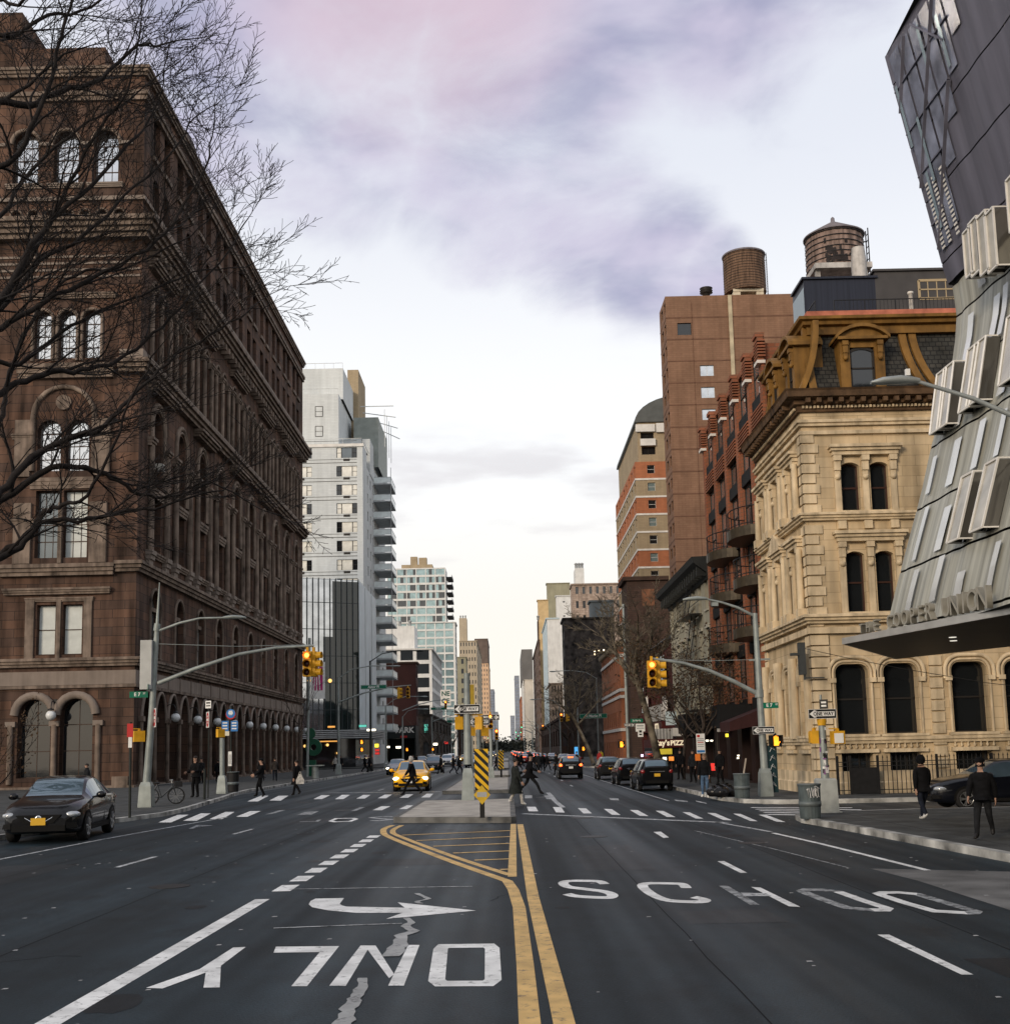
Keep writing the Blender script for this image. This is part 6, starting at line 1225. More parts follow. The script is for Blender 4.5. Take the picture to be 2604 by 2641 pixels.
m=MB(); p=G(*zl((1118,1190)),.14); q=PX(zl,(1138,655),56.); m.tube([(q.x,56.1,.14),(q.x,56.1,q.z)],.03,6); s_=m.build('sign_post',M_POLED); tag(s_,'thin post carrying the do not enter sign beside the arcade','post')
p=PX(zl,(1138,672),56.); plate((p.x,56-.05,p.z),rad(-20),.32,.36,'regulation_sign','small white regulation plate above the far do not enter sign','road sign',M_SWHITE,(('#.22',.07,0,.08,M_SBLACK,1),('#.24',.05,0,-.06,M_SBLACK,1)))
m=MB(); p=G(*zl((1116,1190)),.14); m.tube([(p.x,p.y,.14),(p.x,p.y,1.55)],.06,8); tag(m.build('bollard',M_POLED),'slim black bollard at the kerb in front of the waiting man','bollard')
# thin dark post with striped top at the kerb
p=G(*zl((708,1290)),.14); q=PX(zl,(714,768),p.y); t=thing('parking_post','thin dark parking post with red and white plate at the left kerb','post',p); m=MB(); m.tube([p,(q.x,p.y,q.z)],.045,7); m.build('shaft',M_POLED,t); m=MB(); r_=PX(zl,(712,850),p.y); m.box(r_.x-.05,r_.x+.07,p.y-.06,p.y-.04,r_.z-.35,r_.z+.3); m.build('plate',M_SWHITE,t); m=MB(); m.box(q.x-.1,q.x+.1,p.y-.07,p.y-.05,q.z-.5,q.z-.05); m.build('red_plate',M_SRED,t)
# bus stop and push button pole
p=G(*zl((1212,1158)),.14); YP=p.y; t=thing('signal_post','grey signal post with flared base beside the bus stop','post',p); m=MB(); pole_box(m,p.x,p.y,.14,.5,.36,.95); m.build('base',M_POLE,t); q=PX(zl,(1212,865),YP); m=MB(); m.tube([(p.x,p.y,.9),(q.x,p.y,q.z+.1)],.13,10); m.build('shaft',M_POLE,t)
q=PX(zl,(1211,828),YP); ped((q.x,q.y-.05,q.z),rad(50),'orange pedestrian signal on the post beside the bus stop')
p=G(*zl((1258,1140)),.14); YB=p.y; t=thing('bus_stop_sign','bus stop pole with round blue bus disc, route plates and timetable box','bus stop',p); q=PX(zl,(1262,726),YB); m=MB(); m.tube([p,(q.x,YB,q.z+.5)],.05,8); m.build('shaft',M_POLED,t); m=MB(); m.lathe([(.29,0),(.29,.03)],(q.x,YB-.12,q.z),28,0,'y'); m.build('disc',M_SRED,t); m=MB(); m.lathe([(.26,0),(.26,.02)],(q.x,YB-.135,q.z+.05),28,0,'y'); m.build('disc',M_SBLUE,t)
m=MB(); m.box(q.x-.13,q.x+.13,YB-.15,YB-.14,q.z+.02,q.z+.13); m.box(q.x-.1,q.x+.1,YB-.15,YB-.14,q.z-.04,q.z+.0); m.box(q.x-.11,q.x+.11,YB-.15,YB-.14,q.z+.15,q.z+.21); m.build('bus_symbol',M_SWHITE,t)
for a in ((1231,790),(1281,790)):
    r_=PX(zl,a,YB); m=MB(); m.box(r_.x-.2,r_.x+.2,YB-.1,YB-.07,r_.z-.3,r_.z+.3); m.build('route_plate',M_SBLUE,t); m=MB()
    for z in (.18,.02,-.15): m.box(r_.x-.14,r_.x+.13,YB-.115,YB-.105,r_.z+z-.03,r_.z+z+.04)
    m.build('lettering',M_SWHITE,t)
r_=PX(zl,(1241,830),YB); m=MB(); m.box(r_.x-.13,r_.x+.13,YB-.1,YB-.08,r_.z-.13,r_.z+.13); m.build('plate',mat('cream plate',(.6,.57,.45),.5,var=0),t); r_=PX(zl,(1258,968),YB); m=MB(); m.box(r_.x-.1,r_.x+.1,YB-.15,YB-.05,r_.z-.42,r_.z+.42); m.build('timetable_box',M_SWHITE,t); m=MB(); m.box(r_.x-.07,r_.x+.07,YB-.165,YB-.155,r_.z-.3,r_.z+.25); m.build('timetable',M_SBACK,t)
def bin_(p,r,h,m_,label,lid=True,group='street litter bins'):
    t=thing('litter_bin',label,'litter bin',p,0,group); b=MB(); n=40; R=[]
    for f,z in ((.9,0),(.93,.05*h),(.97,.5*h),(1,.93*h),(1.03,.94*h),(1.03,h)): R.append([(r*f*(1+(.018 if j%2 else 0))*math.cos(2*math.pi*j/n),r*f*(1+(.018 if j%2 else 0))*math.sin(2*math.pi*j/n),z) for j in range(n)])
    b.loft(R,0,False,False); obj('body',b.mesh('body',m_),t,None,False); b=MB(); b.lathe([(r*.99,h*.93),(r*.6,h*.9),(.01,h*.9)],(0,0,0),24,0,caps=False); obj('liner',b.mesh('liner',M_SBLACK),t,None,False); b=MB(); b.lathe([(r*1.0,h*.97),(r*1.08,h*.97),(r*1.08,h*1.01),(r*1.0,h*1.01)],(0,0,0),28,0); b.lathe([(r*1.0,h*.36),(r*1.03,h*.36),(r*1.03,h*.5),(r*1.0,h*.5)],(0,0,0),28,0); obj('rim',b.mesh('rim',mat('bin rim grey',(.12,.14,.145),.5,.2,.1,4)),t,None,False); return t
M_BIN=mat('slate green bin',(.075,.095,.10),.55,.1,.2,4); p=G(*zl((1272,1150)),.14); bin_(p,.31,1.1,mat('black bin',(.012,.012,.013),.5,var=0),'black litter bin on the left pavement beside the bus stop')
p=G(*z3((514,1384)),.14); gb_=bin_(p,.285,.9,M_BIN,'slate green litter bin with white graffiti at the right corner kerb'); m=MB(); rq=random.Random(8)
for pts in ([(-1.95,.86),(-1.9,.62),(-1.8,.86),(-1.7,.6)],[(-1.6,.88),(-1.55,.66),(-1.45,.6),(-1.42,.86),(-1.55,.74)],[(-1.3,.64),(-1.28,.88),(-1.15,.84),(-1.25,.74),(-1.1,.6)],[(-1.0,.85),(-.95,.62),(-.85,.62)],[(-2.05,.82),(-1.2,.92),(-.8,.85)]): m.tube([(.298*math.cos(a),.298*math.sin(a),z*.92) for a,z in pts],.011,5)
obj('graffiti',m.mesh('graffiti',mat('white spray paint',(.6,.6,.6),.6,var=0)),gb_,None,False)
p=G(*z6c((1535,1248)),.14); bin_(p,.29,.9,M_BIN,'slate green litter bin with a stick in it beside the rubbish bags'); m=MB(); m.bar((p.x+.05,p.y,.85),(p.x+.2,p.y,1.6),.05); tag(m.build('stick',mat('pale wood',(.35,.3,.25),.7,0,.1,3)),'pale wooden stick poking out of the litter bin','stick')
M_BAG=mat('black bin bag',(.012,.012,.013),.22,0,.2,3,.9,5)
for i,(px,py,r) in enumerate(((1335,1238,.27),(1390,1242,.29),(1452,1238,.28),(1428,1215,.27),(1365,1216,.26))):
    p=G(*z6c((px,py)),.14); b=MB(); b.ball((0,0,r*.62),r*1.05,r,r*.75,18,12); rq=random.Random(i); b.v=[(x*(1+rq.uniform(-.07,.07)),y*(1+rq.uniform(-.07,.07)),max(0,z*(1+rq.uniform(-.06,.1)))) for x,y,z in b.v]; b.lathe([(.1,r*1.25),(.03,r*1.38),(.1,r*1.58)],(0,0,0),8); me=b.mesh('rubbish_bag',M_BAG); o=obj('rubbish_bag',me,None,None,True,(p.x,p.y,.14)); tag(o,['front left black rubbish bag in the heap on the kerb','front middle black rubbish bag in the heap on the kerb','black rubbish bag next to the slate green bin','black rubbish bag at the back right of the heap','small black rubbish bag at the back left of the heap'][i],'rubbish bag','black rubbish bags heaped at the kerb')
# ---- right corner pole
b0=Vector((9.77,44.9,.14)); YR=44.9; rp=thing('signal_pole','tall grey signal pole with lamp arm before the cream stone building','pole',b0); top=PX(z6c,(1622,-50),YR); m=MB(); pole_box(m,b0.x,b0.y,.14,.5,.4,1.05); m.build('base',M_POLE,rp); m=MB(); m.tube([b0+Vector((0,0,.9)),b0+(top-b0)*.5,top],[.15,.125,.095],10); q=PX(z6c,(1652,515),YR); m.tube([q-Vector((0,0,.15)),q+Vector((0,0,.15))],.17,10); m.build('shaft',M_POLE,rp)
m=MB(); def6=lambda p:(1350+p[0]/2.7214,1000+p[1]/2.7214); cobra(m,AY(*def6((1612,1600)),YR),AY(*def6((1215,1482)),YR)); q=AY(*def6((1340,1512)),YR); m.box(q.x-.12,q.x+.12,q.y-.1,q.y+.1,q.z-.12,q.z+.02); m.build('lamp_arm',M_POLE,rp)
m=MB(); m.tube([PX(z6c,p,YR) for p in ((1645,518),(1480,432),(1300,352),(1120,300),(905,270))],[.09,.085,.07,.06,.05],8); m.build('mast_arm',M_POLE,rp); m=MB(); m.tube([PX(z6c,(1640,275),YR),PX(z6c,(1300,285),YR),PX(z6c,(910,272),YR)],.012,4); m.bar(PX(z6c,(1582,280),YR),PX(z6c,(1728,272),YR),.07); m.build('guy_wire',M_POLE,rp)
p=PX(z6c,(900,472),YR); signal((p.x,p.y-.2,p.z),0,2,'red traffic light facing the camera at the end of the right mast arm'); p=PX(z6c,(978,475),YR); signal((p.x-.1,p.y,p.z),rad(80),-1,'unlit yellow traffic light turned sideways on the right mast arm')
p=PX(z6c,(1730,598),YR); plate((p.x,p.y-.1,p.z),rad(-4),.58,.22,'street_name_sign','green street name sign E 7 ST on the right corner pole','street sign',M_SGREEN,(('E 7',.18,-.06,0,M_SWHITE,1),('ST',.09,.22,.03,M_SWHITE,1)))
p=PX(z6c,(1675,773),YR); one_way((p.x,p.y-.22,p.z),rad(3),'black one way sign on the right corner signal pole',s=.92); p=PX(z6c,(1765,848),YR); ped((p.x,p.y-.15,p.z),rad(8),'lit orange hand pedestrian signal on the right corner signal pole',True,1.0)
p=PX(z6c,(1748,1045),YR); t=thing('advert_board','narrow dark board with white scribbled letters fixed low on the right corner pole','board',(p.x,p.y,p.z)); m=MB(); m.box(p.x-.17,p.x+.17,p.y-.06,p.y,p.z-.88,p.z+.88); m.build('panel',mat('dark teal board',(.01,.03,.035),.5,var=0),t); m=MB(); rq=random.Random(3)
for k in range(5): z=p.z-.7+k*.34; m.tube([(p.x-.1,p.y-.07,z),(p.x+rq.uniform(-.03,.05),p.y-.07,z+.22),(p.x+.1,p.y-.07,z+.05),(p.x-.06,p.y-.07,z+.16)],.014,4)
m.build('graffiti',MATS['white spray paint'],t)
# ---- small post with one way sign at the near right corner
b0=Vector((9.06,33.72,.14)); YQ=33.72; t=thing('sign_post','stickered grey post with concrete foot at the near right corner','post',b0); m=MB(); m.box(b0.x-.34,b0.x+.34,b0.y-.34,b0.y+.34,.14,.18); m.loft([[(b0.x+s*w,b0.y+u*w,z) for s,u in ((-.5,-.5),(.5,-.5),(.5,.5),(-.5,.5))] for w,z in ((.56,.18),(.52,1.05),(.46,1.1))],0,True,False); m.build('foot',mat('pale cast foot',(.33,.35,.34),.6,.1,.2,3),t)
q=PX(z3,(591,700),YQ); q2=PX(z3,(583,520),YQ); m=MB(); m.tube([(b0.x,b0.y,1.0),(q.x,b0.y,q.z)],[.12,.10],10); m.tube([(q.x,b0.y,q.z),(q2.x,b0.y,q2.z)],.035,7); m.build('shaft',M_POLE,t); m=MB(); m.lathe([(.12,-.14),(.14,0),(.13,.12),(.06,.16)],(q.x,b0.y,q.z),12); m.build('yellow_cap',M_SIGY,t)
st=MB(); rq=random.Random(12)
for i in range(26): z=rq.uniform(1.2,2.5); a=rq.uniform(-2.7,-.4); w_=rq.uniform(.02,.05); r_=.128; x,y=b0.x+(q.x-b0.x)*(z-1)/3.6+r_*math.cos(a),b0.y+r_*math.sin(a); tx,ty=-math.sin(a),math.cos(a); hh=rq.uniform(.04,.16); st.add([(x-tx*w_,y-ty*w_,z),(x+tx*w_,y+ty*w_,z),(x+tx*w_,y+ty*w_,z+hh),(x-tx*w_,y-ty*w_,z+hh)],((0,1,2,3),),i%4)
o=st.build('stickers',[M_SWHITE,mat('violet sticker',(.2,.08,.22),.5,var=0),M_SBLACK,M_SBACK],t); o['kind']='stuff'
p=PX(z3,(587,654),YQ); one_way((p.x,p.y-.14,p.z),rad(2),'black one way sign on the stickered post at the near right corner',s=.88); p=PX(z3,(598,586),YQ); plate((p.x,p.y-.1,p.z),rad(-25),.24,.27,'regulation_sign','tiny white and black plate above the near right one way sign','road sign',M_SBLACK,(('#.14',.05,0,.05,M_SWHITE,1),('#.14',.05,0,-.05,M_SWHITE,1)))
p=PX(z3,(707,818),YQ); ped((p.x,p.y-.05,p.z),rad(6),'yellow pedestrian signal with a white sticker on the near right post',s=.85); m=MB(); m.box(p.x-.13,p.x+.13,p.y-.075,p.y-.055,p.z-.16,p.z+.12); tag(m.build('sticker',M_SWHITE),'white poster sticker on the yellow pedestrian signal','sticker'); p=PX(z3,(570,815),YQ); ped((p.x,p.y+.1,p.z),rad(85),'brownish pedestrian signal seen edge on left of the stickered post',s=.85)
# lamp reaching in from the right edge
t=thing('street_lamp','grey street lamp whose arm reaches in from the right edge','street lamp',(10.9,22,.14)); m=MB(); pole_box(m,10.9,22,.14,.6,.46,1.); m.tube([(10.9,22,1),(10.9,22,8.2)],[.15,.1],10); m.build('shaft',M_POLE,t); m=MB(); cobra(m,(10.9,22,7.75),AY(2318,982,22.)); m.build('lamp_arm',mat('lamp grey',(.30,.33,.34),.45,.3,.1,3),t); q=AY(2340,965,22.); m=MB(); m.box(q.x-.04,q.x+.04,21.96,22.04,q.z-.03,q.z+.1); m.build('photocell',M_SWHITE,t)
# ---- island furniture
b0=Vector((-1.68,48.2,.17)) ; b0=Vector((-1.62,46.6,.17)); YI=46.6; t=thing('signal_post','tall grey post with square base standing on the traffic island','post',b0); m=MB(); pole_box(m,b0.x,b0.y,.17,.5,.38,1.25); m.box(b0.x-.17,b0.x+.17,b0.y-.235,b0.y-.2,.5,1.05); m.build('base',M_POLE,t); q=PX(z5c,(1370,372),YI); m=MB(); m.tube([b0+Vector((0,0,1.4)),(q.x,YI,q.z)],[.17,.12],10); m.build('shaft',M_POLE,t)
p=PX(z5c,(1373,624),YI); one_way((p.x,p.y-.2,p.z),0,'large black one way sign on the tall island post',s=1.13)
for px,lab in ((1319,'left orange pedestrian signal on the tall island post'),(1452,'right orange pedestrian signal on the tall island post')): p=PX(z5c,(px,722),YI); t=ped((p.x,p.y-.05,p.z),rad(14 if px<1400 else -20),lab,s=1.); t.scale=(.68,.8,1.15)
m=MB(); p=PX(z5c,(1373,672),YI); m.bar((p.x-.5,p.y,p.z),(p.x+.7,p.y,p.z),.05); m.build('bracket',M_SIGY,t)
def marker(bx,by,w,z0,z1,label,diamond):
    t=thing('hazard_marker',label,'hazard sign',(bx,by,.17),0,'striped hazard markers on the traffic islands'); m=MB(); m.box(-.07,.07,.02,.06,0,z0+.2); obj('post',m.mesh('post',M_SBLACK),t,None,False); m=MB(); m.box(-w/2,w/2,-.01,.012,z0,z1); obj('panel',m.mesh('panel',mat('hazard yellow',(.70,.42,.02),.45,0,.1,4)),t,None,False); b=MB(); k=0; st_=.36*w/.44*.8
    z=z0-w
    def clip(P,lo,hi):
        for s,lim in ((1,lo),(-1,-hi)):
            out=[]
            for i in range(len(P)):
                a,c=P[i],P[(i+1)%len(P)]; da,dc=s*a[1]-lim,s*c[1]-lim
                if da>=0: out.append(a)
                if da*dc<0: f=da/(da-dc); out.append((a[0]+(c[0]-a[0])*f,a[1]+(c[1]-a[1])*f))
            P=out
            if not P: return P
        return P
    while z<z1+w:
        P=clip([(-w/2,z+w),(w/2,z),(w/2,z+st_/2),(-w/2,z+w+st_/2)],z0+.005,z1-.005)
        if len(P)>2: b.poly([(x,-.013,zz) for x,zz in P])
        z+=st_
    obj('stripe',b.mesh('stripe',M_SBLACK),t,None,False)
    if diamond: m=MB(); m.prism([(.0,-.02,.38),(.24,-.02,.66),(0,-.02,.94),(-.24,-.02,.66)],(0,.012,0)); obj('diamond_plate',m.mesh('diamond_plate',mat('faded yellow',(.55,.36,.03),.5,0,.15,5)),t,None,False); m=MB(); m.box(-.14,.14,-.026,-.021,.6,.74); obj('worn_label',m.mesh('worn_label',M_SBACK),t,None,False)
    return t
p=G(*z5c((1480,1388)),.17); marker(p.x,p.y,.40,.78,1.98,'black and yellow striped hazard marker with diamond plate at the front of the island',True)
p=G(*z5c((1618,1083)),.17); marker(p.x,min(p.y,84),.37,.6,1.9,'smaller black and yellow striped marker on the next island up the avenue',False)
# second and third island posts
for (px,Y_,ztop,lab) in ((1452,57.5+1.,690,'grey post with a cluster of orange pedestrian signals on the second island'),(1537,83.,720,'grey post with a red traffic light on the second island far end')):
    q=PX(z5c,(px,ztop),Y_); t=thing('signal_post',lab,'post',(q.x,Y_,.17)); m=MB(); pole_box(m,q.x,Y_,.17,.4,.3,.8); m.build('base',M_POLE,t); m=MB(); m.tube([(q.x,Y_,.8),(q.x,Y_,q.z)],.12,9); m.build('shaft',M_POLE,t)
p=PX(z5c,(1455,712),58.5); one_way((p.x,p.y-.2,p.z),0,'smaller one way sign half hidden behind the tall island post',s=1.15)
for px,py,lab in ((1402,782,'leftmost orange pedestrian signal of the second island cluster'),(1494,783,'rightmost orange pedestrian signal of the second island cluster')): p=PX(z5c,(px,py),58.5); ped((p.x,p.y,p.z),rad(10),lab,s=.95)
p=PX(z5c,(1537,762),83.); signal((p.x,p.y-.2,p.z),0,2,'red traffic light on the post at the far end of the second island'); p=PX(z5c,(1580,838),120.); signal((p.x,p.y,p.z),0,2,'red traffic light on the third island up the avenue')
m=MB(); m.tube([(p.x,120.2,.1),(p.x,120.2,p.z+.4)],.1,7); tag(m.build('signal_post',M_POLE),'grey post under the red light on the third island','post')
p=PX(z5c,(1520,683),83.); one_way((p.x+.2,p.y-.25,p.z),0,'one way sign pointing right on the far island post',False,1.3); p=PX(z5c,(1400,522),110.); m=MB(); m.box(p.x-.3,p.x+.3,110,110.1,p.z-.95,p.z+.95); tag(m.build('warning_board',mat('dull yellow board',(.42,.28,.03),.6,0,.15,1)),'tall dull yellow board behind the island post','sign'); m=MB(); m.tube([(p.x,110.2,.1),(p.x,110.2,p.z)],.09,7); tag(m.build('sign_post',M_POLE),'grey post carrying the tall yellow board','post')
# ---- generic mast poles up the avenue
def mast(x,y,h,dr,lampL,mastz,mastL,label,dark=False,sig=None,name_sign=None,slab_=None):
    t=thing('signal_pole' if mastL else 'street_lamp',label,'pole' if mastL else 'street lamp',(x,y,.14),0,None); m=MB(); M_=M_POLED if dark else M_POLE; pole_box(m,x,y,.14,.55,.42,1.); m.tube([(x,y,1),(x,y,h)],[.14,.09],8); m.build('shaft',M_,t)
    if lampL: m=MB(); m2=[(x,y,h-.1),(x+dr*lampL*.25,y,h+.75),(x+dr*lampL*.6,y,h+1.05),(x+dr*lampL,y,h+1.0)]; m.tube(m2,.055,6); e=Vector(m2[-1]); m.ball(tuple(e+Vector((dr*.3,0,-.03))),.5,.2,.1,10,6); m.build('lamp_arm',M_,t)
    if mastL:
        m=MB(); m.tube([(x,y,mastz),(x+dr*mastL*.35,y,mastz+.85),(x+dr*mastL*.7,y,mastz+1.35),(x+dr*mastL,y,mastz+1.5)],[.09,.08,.06,.05],7); m.build('mast_arm',M_,t)
        if sig: signal((x+dr*(mastL-.3),y-.15,mastz+.25),0,sig[0],sig[1]); 
        if sig and len(sig)>2: signal((x+dr*(mastL-1.1),y,mastz+.25),rad(80),-1,sig[2])
    if name_sign: plate((x+dr*name_sign[1],y-.15,name_sign[2]),0,name_sign[3],.5*name_sign[3]/3,'street_name_sign',name_sign[4],'street sign',M_SGREEN,((name_sign[0],name_sign[3]*.13,0,0,M_SWHITE,1),),M_SWHITE)
    return t
mast(-16.2,112,9.4,1,5.2,7.0,7.0,'grey mast arm pole with curved lamp before the glass office block',sig=(-1,'unlit yellow traffic light on the mast arm by the glass office block','yellow traffic light turned aside on the mast arm by the glass office block'),name_sign=('Astor Pl',6.2*.55,8.4,2.5,'green Astor Pl street sign hanging from the left mast arm'))
mast(-15,128,12.2,1,5.2,0,0,'black street lamp with hooped arm left of the avenue',True)
mast(-15.2,146,8.0,1,4.5,0,0,'slim grey street lamp left of the PARK canopy'); mast(-15,167,7.2,1,3.,8.0,6.5,'grey mast arm pole in front of the garage canopy',sig=(2,'red traffic light on the mast arm before the garage canopy'),name_sign=('E 8 ST',5.2,8.2,2.3,'green street sign on the mast arm before the garage canopy'))
mast(-15,232,9,1,4,8,7,'grey mast arm pole beyond the garage canopy',sig=(0,'green traffic light on the left mast arm far up the avenue'),name_sign=('E 9 ST',4.5,8.0,3,'green street sign far up the left side')); mast(-15,310,9,1,4,8,7,'far grey mast arm pole on the left side',sig=(0,'tiny green traffic light farther up the left side'))
mast(8.9,148,7.3,-1,0,5.3,2.4,'grey mast arm pole carrying the St Marks Pl sign',sig=(2,'orange red light beside the St Marks Pl sign','yellow traffic light turned aside by the St Marks Pl sign'),name_sign=('St Marks Pl',-1.95,6.15,3.5,'long green St Marks Pl street sign'))
mast(12.2,158,11.6,-1,5.6,0,0,'grey street lamp over the right lane by the dark building'); mast(9.2,90,13.2,-1,0,0,0,'slim grey lamp pole by the pizza shop')
mast(9,250,7.6,-1,0,6.0,1.8,'far grey mast arm pole on the right side',sig=(2,'red traffic light far up the right side'),name_sign=('E 9 ST',-2.2,6.7,3.1,'green E 9 ST sign far up the right side'))
mast(8.6,330,9,-1,4,8,5,'farther grey mast arm pole on the right side',sig=(0,'green traffic light far up the right side'),name_sign=('E 10 ST',-4,9,3.5,'tiny green street sign farther up the right side')); mast(8.6,420,9,-1,4,8,6,'farthest mast arm pole on the right side',sig=(0,'farthest tiny green traffic light on the right')); mast(8.5,190,9.2,-1,4,0,0,'distant grey street lamp on the right side')
for px,py,Y_,lab in ((684,872,92,'lit orange hand signal by the pizza shop'),(418,902,147,'lit orange hand signal under the St Marks Pl sign')): p=PX(z6c,(px,py),Y_); ped((p.x,p.y-.3,p.z),0,lab,True,1.2)
for px,py,Y_,lab in ((635,855,128,'lit orange hand signal by the glass office block'),(636,908,146,'lower lit orange hand signal by the glass office block'),(952,908,166,'lit orange hand signal under the garage canopy'),(1133,906,200,'lit orange hand signal behind the taxi')): p=PX(z5c,(px,py),Y_); ped((p.x,p.y-.3,p.z),0,lab,True,1.1)
p=PX(z6c,(790,705),90); plate((p.x,89.7,p.z),0,.95,.28,'street_name_sign','green St Marks street sign on the slim pole by the pizza shop','street sign',M_SGREEN,(('St Marks',.18,0,0,M_SWHITE,1),)); p=PX(z6c,(818,735),89.6); plate((p.x,89.6,p.z-.2),0,.72,.6,'regulation_sign','white regulation board under the green street sign','road sign',M_SWHITE,(('#.5',.1,0,.14,M_SBACK,1),('#.55',.08,0,-.06,M_SBACK,1))); p=PX(z6c,(742,735),89.5); one_way((p.x,89.5,p.z),0,'small one way sign pointing right by the pizza shop',False,.85)
p=PX(z6c,(820,790),88); plate((p.x,88,p.z),0,.4,.62,'regulation_sign','white no turn plate beside the pizza shop pole','road sign',M_SWHITE,(('#.2',.16,0,.1,M_SBLACK,1),('#.2',.1,0,-.12,M_SBLACK,1))); 
p=PX(z6c,(1242,865),60.); t=plate((p.x,60,p.z),0,.44,1.0,'parking_sign','tall white parking rules board on the pavement by the parked cars','road sign',M_SWHITE,(('#.14',.12,-.1,.38,M_SRED,1),('#.34',.045,0,.24,M_SBACK,1),('#.34',.045,0,.15,M_SBACK,1),('#.3',.04,0,.06,M_SRED,1),('#.34',.04,0,-.05,M_SBACK,1),('#.32',.04,0,-.15,M_SBACK,1),('#.4',.12,0,-.4,M_SBLUE,1))); m=MB(); m.tube([(p.x-.1,60.06,.14),(p.x-.1,60.06,p.z+.5)],.045,6); tag(m.build('sign_post',M_POLED),'dark post of the tall parking rules board','post'); p=PX(z6c,(1222,962),59.8); m=MB(); m.box(p.x-.13,p.x+.13,59.8,59.85,p.z-.17,p.z+.17); tag(m.build('orange_notice',mat('orange notice',(.75,.2,.03),.5,var=0)),'orange notice under the tall parking rules board','notice')
# banner pole
YN_=104.; q=PX(zl,(1690,430),YN_); base_=PX(zl,(1677,1062),YN_); t=thing('banner_pole','grey pole with white and magenta banner at the end of the brownstone','banner',(base_.x,YN_,.14)); m=MB(); m.tube([(base_.x,YN_,.14),(q.x,YN_,q.z+2)],.12,8); m.build('shaft',M_POLE,t); a,b_=PX(zl,(1695,440),YN_),PX(zl,(1774,640),YN_); m=MB(); m.box(a.x,b_.x,YN_-.03,YN_,b_.z,a.z); m.build('banner',M_SWHITE,t); w_=b_.x-a.x; m=MB(); m.box(a.x+w_*.18,b_.x-w_*.15,YN_-.045,YN_-.032,b_.z+.75,a.z-.45); m.build('magenta_panel',mat('magenta print',(.45,.04,.17),.6,var=0),t); m=MB(); cx_=(a.x+b_.x)/2
for k in (-.55,-.15,.3): m.bar((cx_+k*w_*.5,YN_-.05,b_.z+.75),(cx_+k*w_*.25,YN_-.05,a.z-.45),.09,.01)
for z in (b_.z+1.1,b_.z+2.2): m.bar((a.x+w_*.18,YN_-.05,z),(b_.x-w_*.15,YN_-.05,z+.3),.08,.01)
m.build('white_lines',M_SWHITE,t)
# green ring sculpture
p=G(*zl((1712,1062)),.14); YG=p.y if p.y<125 else 118.; p=AY(*zl((1712,1062)),YG); sc_=YG/3000./2.1167; t=thing('green_sculpture','dark green upright sculpture with a ring body beside the banner pole','sculpture',(p.x,YG,.14)); m=MB(); M_GS=mat('dark green paint',(.008,.075,.04),.5,0,.1,2); c=PX(zl,(1712,905),YG); r_=44*sc_
m.loft([[(c.x+(R_*math.cos(a)),YG+y_,c.z+(R_*1.05*math.sin(a))) for a in (2*math.pi*j/24 for j in range(24))] for R_,y_ in ((r_,-.2),(r_,.2),(r_*.36,.2),(r_*.36,-.2),(r_,-.2))],0,False,False); c2=PX(zl,(1697,830),YG); m.loft([[(c2.x+q_*25*sc_*math.cos(a),YG+y_,c2.z+q_*30*sc_*math.sin(a)) for a in (2*math.pi*j/18 for j in range(18))] for q_,y_ in ((1,-.18),(1,.18))],0,True,False); c3=PX(zl,(1705,1000),YG); m.box(c3.x-18*sc_,c3.x+20*sc_,YG-.19,YG+.19,.14,c3.z+25*sc_); m.build('ring_body',M_GS,t)
# wire across the right facade
m=MB(); m.tube([(11.6,45.0,5.75),(13,44.6,5.35),(15,44.2,4.85),(18,43.6,4.2),(22,43,3.6)],.012,4); tag(m.build('wire',M_SBLACK),'thin black cable sagging across the cream stone ground floor','cable'); m=MB(); m.box(11.36,11.6,45.0,45.3,4.75,6.0); m.box(11.05,11.36,45.05,45.25,5.5,5.6); m.bar((11.55,45.1,5.9),(11.55,45.1,4.55),.08); m.bar((11.55,45.1,4.62),(12.3,45.1,4.62),.05); tag(m.build('camera_bracket',mat('dark grey metal',(.06,.065,.065),.5,.3,.1,4)),'dark camera bracket on the corner of the cream stone building','bracket')
